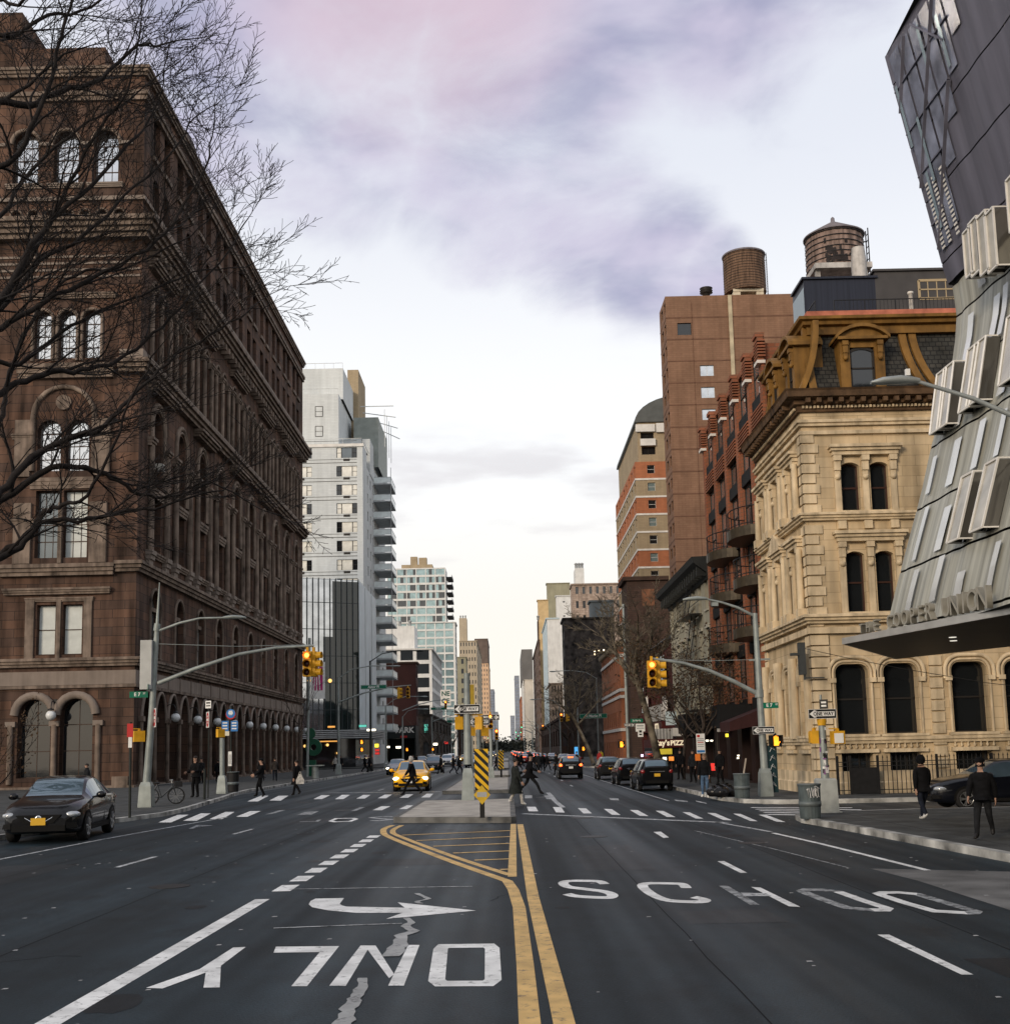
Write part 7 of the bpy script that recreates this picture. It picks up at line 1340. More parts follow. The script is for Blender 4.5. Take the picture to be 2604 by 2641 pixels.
# bicycles
def bike(name,label,x,y,rz,m_):
    t=thing(name,label,'bicycle',(x,y,.14),rz,'bicycles locked by the left corner pole')
    def wheel(cx):
        w=MB(); R=.33; n=28; w.tube([(R*math.cos(2*math.pi*j/n),0,R*math.sin(2*math.pi*j/n)) for j in range(n+1)],.02,6,0,False); s=MB()
        for j in range(12): a=2*math.pi*j/12; s.bar((0,0,0),(.31*math.cos(a),0,.31*math.sin(a)),.006)
        o=obj('wheel',w.mesh('wheel',mat('rubber',(.014,.014,.014),.7,var=0)),t,None,False,(cx,0,.35)); sub('spokes',s.mesh('spokes',M_SBACK),o)
    wheel(-.52); wheel(.52); f=MB(); P={'bb':(-.08,0,.3),'seat':(-.25,0,.82),'head':(.34,0,.86),'rear':(-.52,0,.35),'front':(.52,0,.35),'hb':(.36,0,.72)}
    for a,b in (('bb','seat'),('seat','head'),('bb','hb'),('rear','bb'),('rear','seat'),('head','front')): f.tube([P[a],P[b]],.019,6)
    obj('frame',f.mesh('frame',m_),t,None,False); h=MB(); h.tube([(.34,0,.86),(.33,0,1.0)],.016,6); h.tube([(.28,-.28,1.0),(.36,-.2,1.02),(.33,0,1.0),(.36,.2,1.02),(.28,.28,1.0)],.014,6); obj('handlebar',h.mesh('handlebar',M_SBACK),t,None,False); s=MB(); s.ball((-.28,0,.9),.14,.07,.035,10,6); s.tube([(-.25,0,.82),(-.27,0,.89)],.014,5); obj('saddle',s.mesh('saddle',M_SBLACK),t,None,False); b=MB(); b.box(.45,.75,-.16,.16,.72,.95); obj('basket',b.mesh('basket',M_IRON),t,None,False); return t
bike('bicycle','dark bicycle with front basket locked nearest the kerb by the left corner pole',-14.55,49.6,rad(20),mat('dark bike paint',(.02,.025,.03),.35,0,.1,4)); bike('bicycle','grey bicycle behind the basket bicycle by the left corner pole',-14.75,50.2,rad(12),mat('grey bike paint',(.10,.11,.12),.35,0,.1,4))
# overhead wires at the far crossing are left to the masts; bollard table near the sculpture
p=G(*z5c((308,1110)),.14); m=MB(); m.lathe([(.3,0),(.28,1.0)],(0,0,0),12); m.box(-.7,.7,-.4,.4,1.0,1.08); o=obj('service_bollard',m.mesh('service_bollard',M_POLE),None,None,True,(p.x,min(p.y,100),.14)); tag(o,'grey drum stand beside the green sculpture','stand')

for i,(y,sd_) in enumerate(((375,-1),(400,1),(455,-1),(500,1),(560,-1),(620,1),(700,-1))):
    mast(-14.8 if sd_<0 else 8.6,y,8.5,-sd_,3.5,7.6,5.5 if sd_<0 else 4.5,['third','second','fourth','fifth','fifth','sixth','sixth'][i]+' farthest-block mast pole on the '+('left' if sd_<0 else 'right')+' side',sig=(0,['third','second','fourth','fifth','fifth','sixth','sixth'][i]+' tiny green light up the '+('left' if sd_<0 else 'right')+' side'))
# ================================================================== vehicles
M_TYRE=mat('tyre rubber',(.016,.016,.017),.75,0,.15,8); M_RIM=mat('alloy rim',(.42,.43,.44),.3,.85,.05,3); M_TRIM=mat('black plastic trim',(.014,.014,.015),.5,var=0); M_CHROME=mat('chrome',(.7,.7,.7),.12,1,var=0); M_CGLASS=glass('car glass',(.10,.15,.19),.03,.45,1.0,.1,2); M_HLON=mat('lit headlight',(1,.8,.5),.3,emit=(1,.78,.42),estr=14,var=0); M_HL=mat('headlight lens',(.42,.45,.48),.1,.3,.1,5,coat=1); M_TLON=mat('lit tail light',(1,.1,.02),.3,emit=(1,.10,.02),estr=6,var=0); M_TL=mat('tail light red',(.22,.01,.01),.2,coat=1,var=0); M_NYP=mat('yellow number plate',(.62,.36,.03),.5,var=0); M_GUT=mat('arch lining',(.006,.006,.006),.9,var=0)
def car_paint(n,c,metal=.3): return mat('car paint '+n,c,.35,metal,.04,2,coat=.6,spec=.1)
def itp(tab,y):
    """smooth interpolation over a table sorted by y"""
    if y<=tab[0][0]: return tab[0][1]
    for i in range(len(tab)-1):
        a,b=tab[i],tab[i+1]
        if y<=b[0]:
            h=b[0]-a[0]; t=(y-a[0])/h; d=(b[1]-a[1])/h
            def sl(j):
                if j<=0 or j>=len(tab)-1: return None
                d0=(tab[j][1]-tab[j-1][1])/(tab[j][0]-tab[j-1][0]); d1=(tab[j+1][1]-tab[j][1])/(tab[j+1][0]-tab[j][0]); return 0 if d0*d1<=0 else 2*d0*d1/(d0+d1)
            m0=sl(i); m1=sl(i+1); m0=d if m0 is None else m0; m1=d if m1 is None else m1
            return (2*t**3-3*t*t+1)*a[1]+(t**3-2*t*t+t)*h*m0+(-2*t**3+3*t*t)*b[1]+(t**3-t*t)*h*m1
    return tab[-1][1]
SEDAN=dict(L=4.63,H=1.5,ax=(1.36,-1.34),R=.325,wb=.885,
 top=[(-2.315,.72),(-2.28,.98),(-2.1,1.09),(-1.75,1.12),(-1.15,1.36),(-.75,1.46),(-.1,1.49),(.3,1.44),(1.02,1.04),(1.2,1.0),(1.7,.93),(2.1,.82),(2.25,.70),(2.315,.56)],
 belt=[(-2.315,.66),(-2.25,.9),(-2.0,1.0),(-1.0,1.0),(.9,.93),(1.5,.86),(2.0,.74),(2.25,.62),(2.315,.5)],
 wid=[(-2.315,.66),(-2.2,.79),(-1.9,.86),(-1.3,.885),(1.3,.885),(1.8,.86),(2.1,.78),(2.25,.66),(2.315,.54)],
 wt=[(-2.315,.5),(-2.1,.66),(-1.7,.66),(-1.0,.57),(0,.59),(.35,.6),(1.0,.69),(1.3,.73),(2.0,.62),(2.315,.42)],
 bot=[(-2.315,.40),(-2.1,.26),(-1.5,.2),(1.5,.19),(2.1,.22),(2.315,.28)],ws=(.32,1.0),rw=(-1.72,-1.05),side=(-1.45,.8),pil=(-.42,-.34))
SUV=dict(L=4.7,H=1.72,ax=(1.4,-1.35),R=.36,wb=.93,
 top=[(-2.35,.9),(-2.32,1.25),(-2.25,1.36),(-2.02,1.62),(-1.8,1.68),(-.6,1.72),(.2,1.68),(.55,1.6),(1.2,1.18),(1.4,1.12),(1.9,1.06),(2.2,.95),(2.32,.78),(2.35,.62)],
 belt=[(-2.35,.8),(-2.3,1.08),(-2.1,1.12),(-1,1.10),(1.0,1.04),(1.7,.99),(2.1,.88),(2.3,.7),(2.35,.55)],
 wid=[(-2.35,.74),(-2.25,.86),(-2.0,.91),(-1.3,.93),(1.4,.93),(1.9,.9),(2.2,.82),(2.3,.72),(2.35,.6)],
 wt=[(-2.35,.6),(-2.25,.66),(-2.0,.63),(-1.0,.64),(.4,.64),(1.15,.74),(1.5,.78),(2.1,.68),(2.35,.5)],
 bot=[(-2.35,.5),(-2.2,.36),(-1.5,.27),(1.5,.26),(2.15,.3),(2.35,.36)],ws=(.58,1.18),rw=(-2.27,-1.98),side=(-1.95,.95),pil=(-.5,-.4))
def car_meshes(sp,paint,lights,plate_m,grille=True,tail_on=False):
    """mesh parts in local coordinates; forward is +Y"""
    ys=set(); n=46
    for i in range(n+1): ys.add(round(-sp['L']/2+sp['L']*i/n,3))
    keep=[*sp['ws'],*sp['rw'],*sp['side'],*sp['pil'],-.96*sp['L']/2,.97*sp['L']/2,-.985*sp['L']/2,.99*sp['L']/2]
    ys=[y for y in ys if all(abs(y-k)>.045 for k in keep)]+keep; ys.sort(); R=[]
    for y in ys:
        t,b,w,wt,bo=[itp(sp[k],y) for k in ('top','belt','wid','wt','bot')]; b=min(b,t-.02); wt=min(wt,w*.97); cr=t-.035*wt
        hs=max(.04,cr-b); q=[(0,bo),(w*.8,bo),(w*.95,bo+.05),(w*.985,bo+(b-bo)*.3),(w,bo+(b-bo)*.62),(w*.985,b-.05),(w*.955,b),(w*.955+(wt-w*.955)*.9,b+hs*.86),(wt*.93,cr+.012 if hs<.2 else b+hs*.985),(wt*.62,t-.006),(0,t)]
        R.append([(x,y,z) for x,z in q]+[(-x,y,z) for x,z in q[-2:0:-1]])
    m=len(R[0]); B,Gs,Gw,Gr=MB(),MB(),MB(),MB(); vs=[v for r in R for v in r]; faces={'b':[],'s':[],'w':[],'r':[]}
    for i in range(len(R)-1):
        y0,y1=ys[i],ys[i+1]; yc=(y0+y1)/2
        for j in range(m):
            f=(i*m+j,i*m+(j+1)%m,(i+1)*m+(j+1)%m,(i+1)*m+j); jj=j if j<10 else m-1-j; k='b'
            t,b=itp(sp['top'],yc),itp(sp['belt'],yc)
            if jj==6 and sp['side'][0]<yc<sp['side'][1] and not sp['pil'][0]<yc<sp['pil'][1] and t-b>.16: k='s'
            if jj in (8,9) and sp['ws'][0]<yc<sp['ws'][1]: k='w'
            if jj in (8,9) and sp['rw'][0]<yc<sp['rw'][1]: k='r'
            faces[k].append(f)
    out=[]
    for k,nm,mm in (('b','body',paint),('s','side_window',M_CGLASS),('w','windscreen',M_CGLASS),('r','rear_window',M_CGLASS)):
        q=MB(); use={}; 
        for f in faces[k]:
            for v in f: use.setdefault(v,len(use))
        inv=sorted(use,key=use.get); q.add([vs[v] for v in inv],[[use[v] for v in f] for f in faces[k]],0,True)
        if k=='b': q.poly(R[0][::-1] if False else R[0]); q.poly(R[-1][::-1])
        out.append((nm,q.mesh(nm,mm)))
    L=sp['L']/2; w=sp['wb']; Rr=sp['R']
    tr=MB()   # arches, sills, bumper inserts, seams
    for y in sp['ax']:
        for s in (-1,1):
            x=s*itp(sp['wid'],y); ring=[(x*1.003,y+(Rr+.06)*math.cos(a),Rr+(Rr+.06)*math.sin(a)) for a in (math.pi*1.08*i/16-.04*math.pi for i in range(17))]; inn=[(x*.80,py,pz) for _,py,pz in ring]
            tr.poly(ring if s>0 else ring[::-1],0)
    for s in (-1,1):
        tr.bar((s*w*.985,sp['ax'][1]+Rr+.05,.29),(s*w*.985,sp['ax'][0]-Rr-.05,.28),.03,.10)
        for y in (sp['pil'][0]-.02,sp['ax'][0]-.42): tr.bar((s*(itp(sp['wid'],y)*.992),y,.36),(s*(itp(sp['wid'],y)*.985),y,itp(sp['belt'],y)-.06),.012)
    fz=itp(sp['bot'],L*.97); bz=itp(sp['belt'],L*.97)
    tr.box(-.58,.58,L-.09,L+.012,fz+.02,fz+.15); tr.box(-.62,.62,-L-.012,-L+.1,itp(sp['bot'],-L)-.08,itp(sp['bot'],-L)+.08)
    if grille: tr.prism([(-.5,L-.05,bz+.02),(.5,L-.05,bz+.02),(.32,L-.05,fz+.2),(-.32,L-.05,fz+.2)],(0,.065,0))
    for s in (-1,1): tr.prism([(s*.82,L-.2,fz+.08),(s*.60,L-.06,fz+.08),(s*.60,L-.06,fz+.22),(s*.80,L-.2,fz+.18)],(0,.05,0))
    out.append(('black_trim',tr.mesh('black_trim',M_GUT)))
    ch=MB(); ch.lathe([(.075,L+.0),(.075,L+.03),(.055,L+.03)],(0,0,(bz+fz)/2+.12),16,0,'y'); ch.tube([(-.36,L-.0,bz-.0),(-.12,L+.022,fz+.22),(.12,L+.022,fz+.22),(.36,L-.0,bz-.0)],.012,5); ch.bar((-.4,-L-.012,itp(sp['top'],-L+.06)*.80),(.4,-L-.012,itp(sp['top'],-L+.06)*.80),.03)
    for s in (-1,1):
        for y in (sp['pil'][0]+.12,sp['side'][0]+.45): ch.bar((s*w*1.0,y-.1,itp(sp['belt'],y)-.11),(s*w*1.0,y+.1,itp(sp['belt'],y)-.11),.03,.03)
    out.append(('chrome_trim',ch.mesh('chrome_trim',M_CHROME)))
    for s in (-1,1):
        h=MB(); c=Vector((s*(itp(sp['wid'],L-.22)*.84),L-.27,bz+.01)); h.ball(tuple(c),.20,.22,.085,12,8); out.append(('headlight',h.mesh('headlight',M_HLON if lights else M_HL)))
        h=MB(); c=Vector((s*itp(sp['wid'],-L+.12)*.86,-L+.12,itp(sp['belt'],-L+.12)-.06)); h.ball(tuple(c),.14,.13,.12,10,7); out.append(('tail_light',h.mesh('tail_light',M_TLON if tail_on else M_TL)))
        mi=MB(); y=sp['side'][1]-.16; mi.ball((s*(w+.13),y,itp(sp['belt'],y)+.08),.12,.08,.085,10,7); mi.bar((s*w*.93,y,itp(sp['belt'],y)+.02),(s*(w+.08),y,itp(sp['belt'],y)+.05),.05); out.append(('wing_mirror',mi.mesh('wing_mirror',paint)))
    p=MB(); p.box(-.16,.16,L+.02,L+.034,fz+.16,fz+.32); out.append(('number_plate',p.mesh('number_plate',plate_m))); p=MB(); zz=itp(sp['belt'],-L+.05)-.22; p.box(-.16,.16,-L-.03,-L-.008,zz-.08,zz+.08); out.append(('number_plate',p.mesh('number_plate',plate_m)))
    if tail_on: p=MB(); p.box(-.2,.2,-L+.26,-L+.3,itp(sp['top'],-L+.3)+.0,itp(sp['top'],-L+.3)+.07); out.append(('brake_light',p.mesh('brake_light',M_TLON)))
    return out
def wheel_mesh(R):
    t=MB(); t.lathe([(R*.62,-.10),(R*.92,-.11),(R,-.08),(R,.08),(R*.92,.11),(R*.62,.10)],(0,0,0),28,0,'x'); r=MB(); r.lathe([(R*.64,-.1),(R*.64,-.085),(R*.2,-.06),(.01,-.07)],(0,0,0),24,1,'x'); 
    for k in range(5):
        a=2*math.pi*k/5
        for s in (-.16,.16): r.bar((-.1,R*.12*math.cos(a),R*.12*math.sin(a)),(-.105,R*.66*math.cos(a+s),R*.66*math.sin(a+s)),.05,.03,0)
    r.lathe([(R*.66,-.112),(R*.6,-.115),(R*.6,-.09)],(0,0,0),24,0,'x',False); r.lathe([(R*.14,-.115),(.01,-.12)],(0,0,0),12,0,'x'); return t.mesh('tyre',M_TYRE),r.mesh('rim',[M_RIM,M_GUT])
WHEELS={}
PROTO={}
def car(name,label,sp,paint,x,y,rz,lights=False,plate_m=M_NYP,tail=False,group=None,cat='car',grille=True):
    k=(id(sp),paint.name,lights,plate_m.name,tail)
    if k in PROTO: c=dup(PROTO[k],(x,y,0.005),rz,label); c.scale=(1,1,1); c['category']=cat; c.name=name; 
    else:
        c=thing(name,label,cat,(x,y,.005),rz)
        for nm,me in car_meshes(sp,paint,lights,plate_m,grille,tail): obj(nm,me,c,None,False)
        if sp['R'] not in WHEELS: WHEELS[sp['R']]=wheel_mesh(sp['R'])
        ty,ri=WHEELS[sp['R']]
        for ay in sp['ax']:
            for s in (-1,1): o=obj('wheel',ty,c,None,False,(s*(itp(sp['wid'],ay)-.10),ay,sp['R']),0 if s<0 else math.pi); sub('rim',ri,o)
        PROTO[k]=c
    if group: c['group']=group
    elif 'group' in c: del c['group']
    return c
BLK=car_paint('black',(.004,.004,.005),.0); TAXI=car_paint('taxi yellow',(.85,.43,.008),.0); SILV=car_paint('silver',(.30,.31,.33),.5); WHT=car_paint('white',(.6,.6,.6),0); REDP=car_paint('red',(.25,.01,.012),.2); NAVYP=car_paint('midnight blue',(.005,.006,.010),.0); GRYP=car_paint('dark grey',(.016,.017,.019),.1)
P_WH=mat('white number plate',(.6,.6,.58),.5,var=0)
hd=math.pi
sed=car('parked_car','glossy black saloon car at the left kerb facing the camera',SEDAN,BLK,-12.25,32.4,math.pi+rad(7.5)).scale=(1.12,)*3
car('taxi','yellow taxi with lit headlights waiting at the crosswalk',SEDAN,TAXI,-5.35,65.4,math.pi+rad(2),True,P_WH,cat='taxi').scale=(1.1,)*3
car('car','silver car with lit headlights behind the taxi',SEDAN,SILV,-10.6,112,math.pi,True,P_WH)
car('suv','black suv with lit tail lights driving away in the right lane',SUV,BLK,4.35,84.2,0,False,P_WH,True,cat='suv').scale=(.92,)*3
car('parked_suv','nearest of the parked black suvs at the right kerb',SUV,BLK,7.0,58.0,rad(1.5),cat='suv',group='black suvs parked along the right kerb').scale=(.89,)*3; car('parked_suv','middle one of the parked black suvs at the right kerb',SUV,BLK,6.85,67.3,rad(1),cat='suv',group='black suvs parked along the right kerb').scale=(.89,)*3
car('parked_suv','farthest of the parked dark suvs at the right kerb',SUV,GRYP,6.75,79.8,0,cat='suv',group='black suvs parked along the right kerb').scale=(.89,)*3
car('parked_car','dark blue car half hidden behind the walking man on the side street',SEDAN,NAVYP,15.2,36.6,rad(90))
far_=[('white car coming toward us in the left lanes',SEDAN,WHT,-4.6,150,1,1),('white suv coming toward us beside the island',SUV,WHT,-8.6,165,1,1),('dark grey suv coming toward us behind the crossing people',SUV,GRYP,-7.6,120,1,1),('silver saloon coming toward us far down the left lanes',SEDAN,SILV,-4.8,190,1,1),('yellow cab coming toward us far down the left lanes',SEDAN,TAXI,-8,215,1,1),('white van-like suv farther down the left lanes',SUV,WHT,-11.2,230,1,1),
('red car with lit tail lights in the right lanes',SEDAN,REDP,2.2,165,0,2),('black car with lit tail lights in the right lanes',SEDAN,BLK,5.2,178,0,2),('white suv with lit tail lights far up the right lanes',SUV,WHT,2.3,196,0,2),('silver car with lit tail lights far up the right lanes',SEDAN,SILV,5.4,214,0,2),('red suv with lit tail lights farther up the avenue',SUV,REDP,2.2,236,0,2),('white car with lit tail lights farther up the avenue',SEDAN,WHT,5.5,250,0,2),('black suv with lit tail lights far up the avenue',SUV,BLK,2.0,276,0,2),('dark red car parked at the far right kerb',SEDAN,REDP,7.2,132,0,0),('grey suv with lit tail lights near the vanishing point',SUV,GRYP,5,300,0,2),('silver suv coming toward us near the vanishing point',SUV,SILV,-5,320,1,1),('yellow cab with lit tail lights near the vanishing point',SEDAN,TAXI,2.5,340,0,2),('dark saloon parked at the far left kerb',SEDAN,GRYP,-13.3,180,1,0),('dark suv parked at the far left kerb',SUV,GRYP,-13.2,200,1,0),('black saloon parked far along the right kerb',SEDAN,BLK,7.1,150,0,0),('silver saloon parked far along the right kerb',SEDAN,SILV,7.1,190,0,0)]
for lab,sp,pm,x,y,tow,li in far_: car('car' if sp is SEDAN else 'suv',lab,sp,pm,x,y,math.pi if tow else 0,li==1,P_WH,li==2,'distant traffic on the avenue','car' if sp is SEDAN else 'suv')
# ================================================================== people
SKIN=mat('skin',(.36,.22,.16),.6,0,.06,20); HAIRD=mat('dark hair',(.02,.015,.012),.6,0,.2,30); SHOE=mat('dark shoes',(.012,.011,.011),.5,var=0); SHOEW=mat('white shoes',(.62,.62,.6),.5,var=0)
def cloth(n,c): return mat(n,c,.9,0,.3,9,.4,30,spec=.12)
C_BLK=cloth('black coat cloth',(.006,.006,.007)); C_CHAR=cloth('charcoal coat cloth',(.014,.015,.017)); C_GRN=cloth('dark green grey wool',(.018,.021,.02)); C_JEAN=cloth('blue denim',(.07,.12,.2)); C_DKJ=cloth('dark denim',(.012,.015,.024)); C_WHT=cloth('off white cloth',(.52,.50,.46)); C_BRN=cloth('brown grey jacket',(.03,.026,.024)); C_RED=cloth('red jacket cloth',(.3,.03,.03)); C_YEL=cloth('yellow jacket cloth',(.55,.42,.04))
def person(label,x,y,rz,h=1.74,stride=.0,top=C_BLK,leg=C_DKJ,shoe=SHOE,coat=.5,hat=None,hood=False,arms=(0,0),z=None,group='people walking about the avenue',lean=0,ph=1,name='person',scarf=None,hair=HAIRD,elbow=(0.25,0.25)):
    """local forward is +Y; coat = hem height as a fraction of body height (0 none)"""
    z=(.145 if (x<-14.2 or x>8.4) else .005) if z is None else z
    t=thing(name,label,'person',(x,y,z),rz,group); k=h/1.75; st=stride/2
    V=[];Rr=[];E=[];TAGS=[]
    def v(p,r,parent,tg):
        V.append(Vector(p)); Rr.append(r if isinstance(r,tuple) else (r,r))
        if parent is not None: E.append((parent,len(V)-1)); TAGS.append(tg)
        return len(V)-1
    dz=-.03 if stride>.4 else 0; ly=lean
    pel=v((0,0,.93+dz),(.15,.115),None,0); sp1=v((0,ly*.3,1.1+dz),(.145,.105),pel,'top'); ch=v((0,ly*.7,1.32+dz),(.172,.12),sp1,'top'); nb=v((0,ly,1.45+dz),(.085,.08),ch,'top'); nk=v((0,ly+.015,1.52+dz),.055,nb,'skin'); h1=v((0,ly+.03,1.585+dz),(.068,.08),nk,'skin'); h2=v((0,ly+.03,1.665+dz),(.078,.095),h1,'skin'); h3=v((0,ly+.02,1.725+dz),(.055,.07),h2,'skin')
    wr=[]
    for i,s in enumerate((1,-1)):
        sw=arms[i]; fl=elbow[i]; sh=Vector((s*.185,ly*.9,1.41+dz)); el=sh+Vector((s*.05,math.sin(sw)*.29,-math.cos(sw)*.29)); a2=sw+fl; wp=el+Vector((s*-.005,math.sin(a2)*.25,-math.cos(a2)*.25)); a=v(sh,.092,ch,'top'); b=v(el,.072,a,'top'); c=v(wp,.052,b,'top'); wr.append((wp,a2,s))
    for i,s in enumerate((1,-1)):
        f=(st if i==0 else -st)*ph; hip=Vector((s*.095,0,.87+dz)); back=f<-.05; ank=Vector((s*.09,f,.09+(.09 if back and stride>.35 else 0))); kn=(hip+ank)/2+Vector((0,.05+.05*abs(f)+( .05 if back else 0),0)); kn.z+=.015
        a=v(hip,(.1,.105),pel,'leg'); b=v(kn,.073,a,'leg'); c=v(ank,.056,b,'leg'); foot=ank+Vector((s*.02,.15 if not back else .12,-.045 if not back else -.10)); hl=v(ank+Vector((0,-.045,-.045 if not back else -.01)),.042,c,'shoe'); d=v(foot,(.05,.036),c,'shoe')
    me=bpy.data.meshes.new('s'); me.from_pydata([p*k for p in V],E,[]); ob=bpy.data.objects.new('s',me); COL.objects.link(ob); md=ob.modifiers.new('k','SKIN'); md.use_smooth_shade=True; md.branch_smoothing=.6; s2=ob.modifiers.new('u','SUBSURF'); s2.levels=1; s2.render_levels=1
    sv=me.skin_vertices[0].data
    ex=1.1 if top in (C_BLK,C_CHAR,C_BRN,C_GRN) else 1.
    for i,(a,b) in enumerate(Rr):
        q=ex if i in (1,2) else 1
        sv[i].radius=(a*k*q,b*k*q); sv[i].use_root=(i==0)
    bpy.context.view_layer.update(); ev=ob.evaluated_get(bpy.context.evaluated_depsgraph_get()); bm_=bpy.data.meshes.new_from_object(ev); bpy.data.objects.remove(ob); bpy.data.meshes.remove(me)
    slots={'top':0,'leg':1,'skin':2,'shoe':3}; seg=[(V[a]*k,V[b]*k,slots[tg]) for (a,b),tg in zip(E,TAGS)]; bm_.name='body'; bm_.materials.clear()
    for mm in (top,leg,SKIN,shoe,HAIRD): bm_.materials.append(mm)
    for p in bm_.polygons:
        c=p.center; best=9; bi=0
        for a,b,si in seg:
            d=b-a; tt=max(0,min(1,(c-a).dot(d)/max(d.dot(d),1e-9))); q=(c-a-d*tt).length
            if q<best: best=q; bi=si
        if bi==0 and c.z<.90*k and abs(c.x)<.17*k and abs(c.y)<.13: bi=1
        p.material_index=bi; p.use_smooth=True
    bb=bmesh.new(); bb.from_mesh(bm_); ex_=MB()     # hands, nose, eyes and ears join the body mesh
    for wp,a2,s in wr:
        f=Vector((0,math.sin(a2),-math.cos(a2))); sd_=Vector((1,0,0)); th=f.cross(sd_); wp=wp
        ex_.loft([[(wp+f*o+sd_*(.012*s*0)+th*(wd*math.cos(q))+sd_*(tk*math.sin(q)))*k for q in (2*math.pi*j/8 for j in range(8))] for o,wd,tk in ((-.03,.026,.024),(.02,.036,.02),(.075,.042,.017),(.10,.036,.013))],2,True,True)
        for i in range(4):
            o=(-.03+.02*i); L_=(.062,.078,.072,.055)[i]; b0=wp+f*.09+th*o; m1=b0+f*L_*.5-sd_*s*.004; m2=b0+f*L_*.92-sd_*s*.022; ex_.tube([b0*k,m1*k,m2*k],[.0095*k,.009*k,.006*k],6,2)
        b0=wp+f*.03+th*.034; ex_.tube([b0*k,(b0+f*.03+th*.022)*k,(b0+f*.066+th*.022-sd_*s*.01)*k],[.013*k,.0105*k,.007*k],6,2)
    hc=V[h2]*k; ex_.add([(hc.x,hc.y+.088*k,hc.z+.02*k),(hc.x-.017*k,hc.y+.085*k,hc.z-.035*k),(hc.x+.017*k,hc.y+.085*k,hc.z-.035*k),(hc.x,hc.y+.118*k,hc.z-.03*k)],((0,1,3),(0,3,2),(1,2,3)),2,True)
    for s in (-1,1): ex_.ball((hc.x+s*.032*k,hc.y+.085*k,hc.z+.008*k),.012*k,.008*k,.007*k,6,4,4); ex_.ball((hc.x+s*.079*k,hc.y,hc.z-.01*k),.014*k,.02*k,.03*k,6,4,2)
    ex_.ball((hc.x,hc.y+.082*k,hc.z-.062*k),.026*k,.008*k,.007*k,6,4,4)
    tm=ex_.mesh('x',[top,leg,SKIN,shoe,HAIRD]); bb.from_mesh(tm); bb.to_mesh(bm_); bb.free(); bpy.data.meshes.remove(tm); obj('body',bm_,t,None,False)
    if hood or hat:
        q=MB(); c=V[h2]*k; mh=hat or top; r=.108*k
        if hood: q.ball((c.x,c.y-.02*k,c.z+.005),r*1.12,r*1.25,r*1.32,12,9); 
        else: q.ball((c.x,c.y-.012*k,c.z+.055*k),r*.94,r*1.06,r*.72,12,8); q.lathe([(r*.95,-.02),(r*1.0,.02),(r*.93,.03)],(c.x,c.y-.008,c.z+.045*k),14,0,'z',False)
        if hood: q.v=[(a,min(b,c.y+.055*k),d) for a,b,d in q.v]
        obj('hood' if hood else 'hat',q.mesh('hood' if hood else 'hat',mh),t,None,False)
    else:
        q=MB(); c=V[h2]*k; q.ball((c.x,c.y-.022*k,c.z+.03*k),.088*k,.098*k,.088*k,12,8); obj('hair',q.mesh('hair',hair),t,None,False)
    if coat:
        hem=coat*1.75; R=[]; n=18
        for z_,a,b,yo in ((1.47,.12,.10,ly),(1.42,.2,.125,ly*.9),(1.3,.205,.15,ly*.7),(1.1,.185,.145,ly*.3),(.95,.195,.155,0),((.95+hem)/2,.21,.165+st*.28,0),(hem,.225,.175+st*.5,0)): R.append([(a*math.cos(2*math.pi*j/n)*k,(yo+b*math.sin(2*math.pi*j/n))*k*(1+.05*math.sin(j*2.4)*(z_<.9)),(z_+dz)*k) for j in range(n)])
        q=MB(); q.loft(R[::-1],0,False,True); q.lathe([(.1,1.45),(.085,1.53)],(0,ly*k,dz*k),12,0,'z',False); q.v=[(a,b,c_*1) for a,b,c_ in q.v]; obj('coat',q.mesh('coat',top),t,None,False)
    if scarf: q=MB(); q.lathe([(.075*k,-.03),(.095*k,0),(.08*k,.035)],(0,(ly+.01)*k,1.52*k),12); obj('scarf',q.mesh('scarf',scarf),t,None,False)
    return t
def gpt(f,p,z=0): q=G(*f(p),z); return q.x,q.y
PI=math.pi
x,y=gpt(z3,(1735,1528),.14); person('man in black padded jacket and beanie striding along the right pavement',x,y,PI*.80,1.60,.62,C_BLK,C_CHAR,SHOE,.5,C_BLK,arms=(.35,-.4),lean=.02,group='people on the right pavement')
x,y=gpt(z3,(1310,1402),.14); person('person in black hooded parka and white shoes walking away on the right pavement',x,y,rad(12),1.60,.5,C_BLK,C_DKJ,SHOEW,.47,None,True,arms=(.2,-.2),group='people on the right pavement')
z6d=lambda p:(900+p[0]/3.81,1800+p[1]/3.81)
x,y=gpt(z6d,(1640,1062)); person('woman in long dark green coat and white trousers crossing beside the island',x,y,-PI/2+.3,1.78,.45,C_GRN,C_WHT,SHOEW,.27,None,arms=(.2,.5),elbow=(.3,1.5),group='people on the crosswalks')
x,y=gpt(z6d,(1775,955)); person('man in black overcoat and dark cap striding right across the avenue',x,y,-PI/2,1.9,.95,C_BLK,C_CHAR,SHOE,.42,C_BLK,arms=(.3,-.5),elbow=(.9,.2),lean=.05,group='people on the crosswalks')
x,y=gpt(z6d,(625,962)); person('person in dark coat and white peaked hood crossing in front of the taxi',x,y,PI/2,1.88,.85,C_BLK,C_BLK,SHOE,.5,C_WHT,True,arms=(-.45,.4),lean=.06,group='people on the crosswalks')
x,y=gpt(zl,(1620,1172)); person('woman in black flared coat with white tote bag at the left crosswalk',x,y,PI/2-.5,1.85,.55,C_BLK,C_BLK,SHOE,.33,None,arms=(.1,-.1),group='people on the crosswalks'); p0=(x,y)
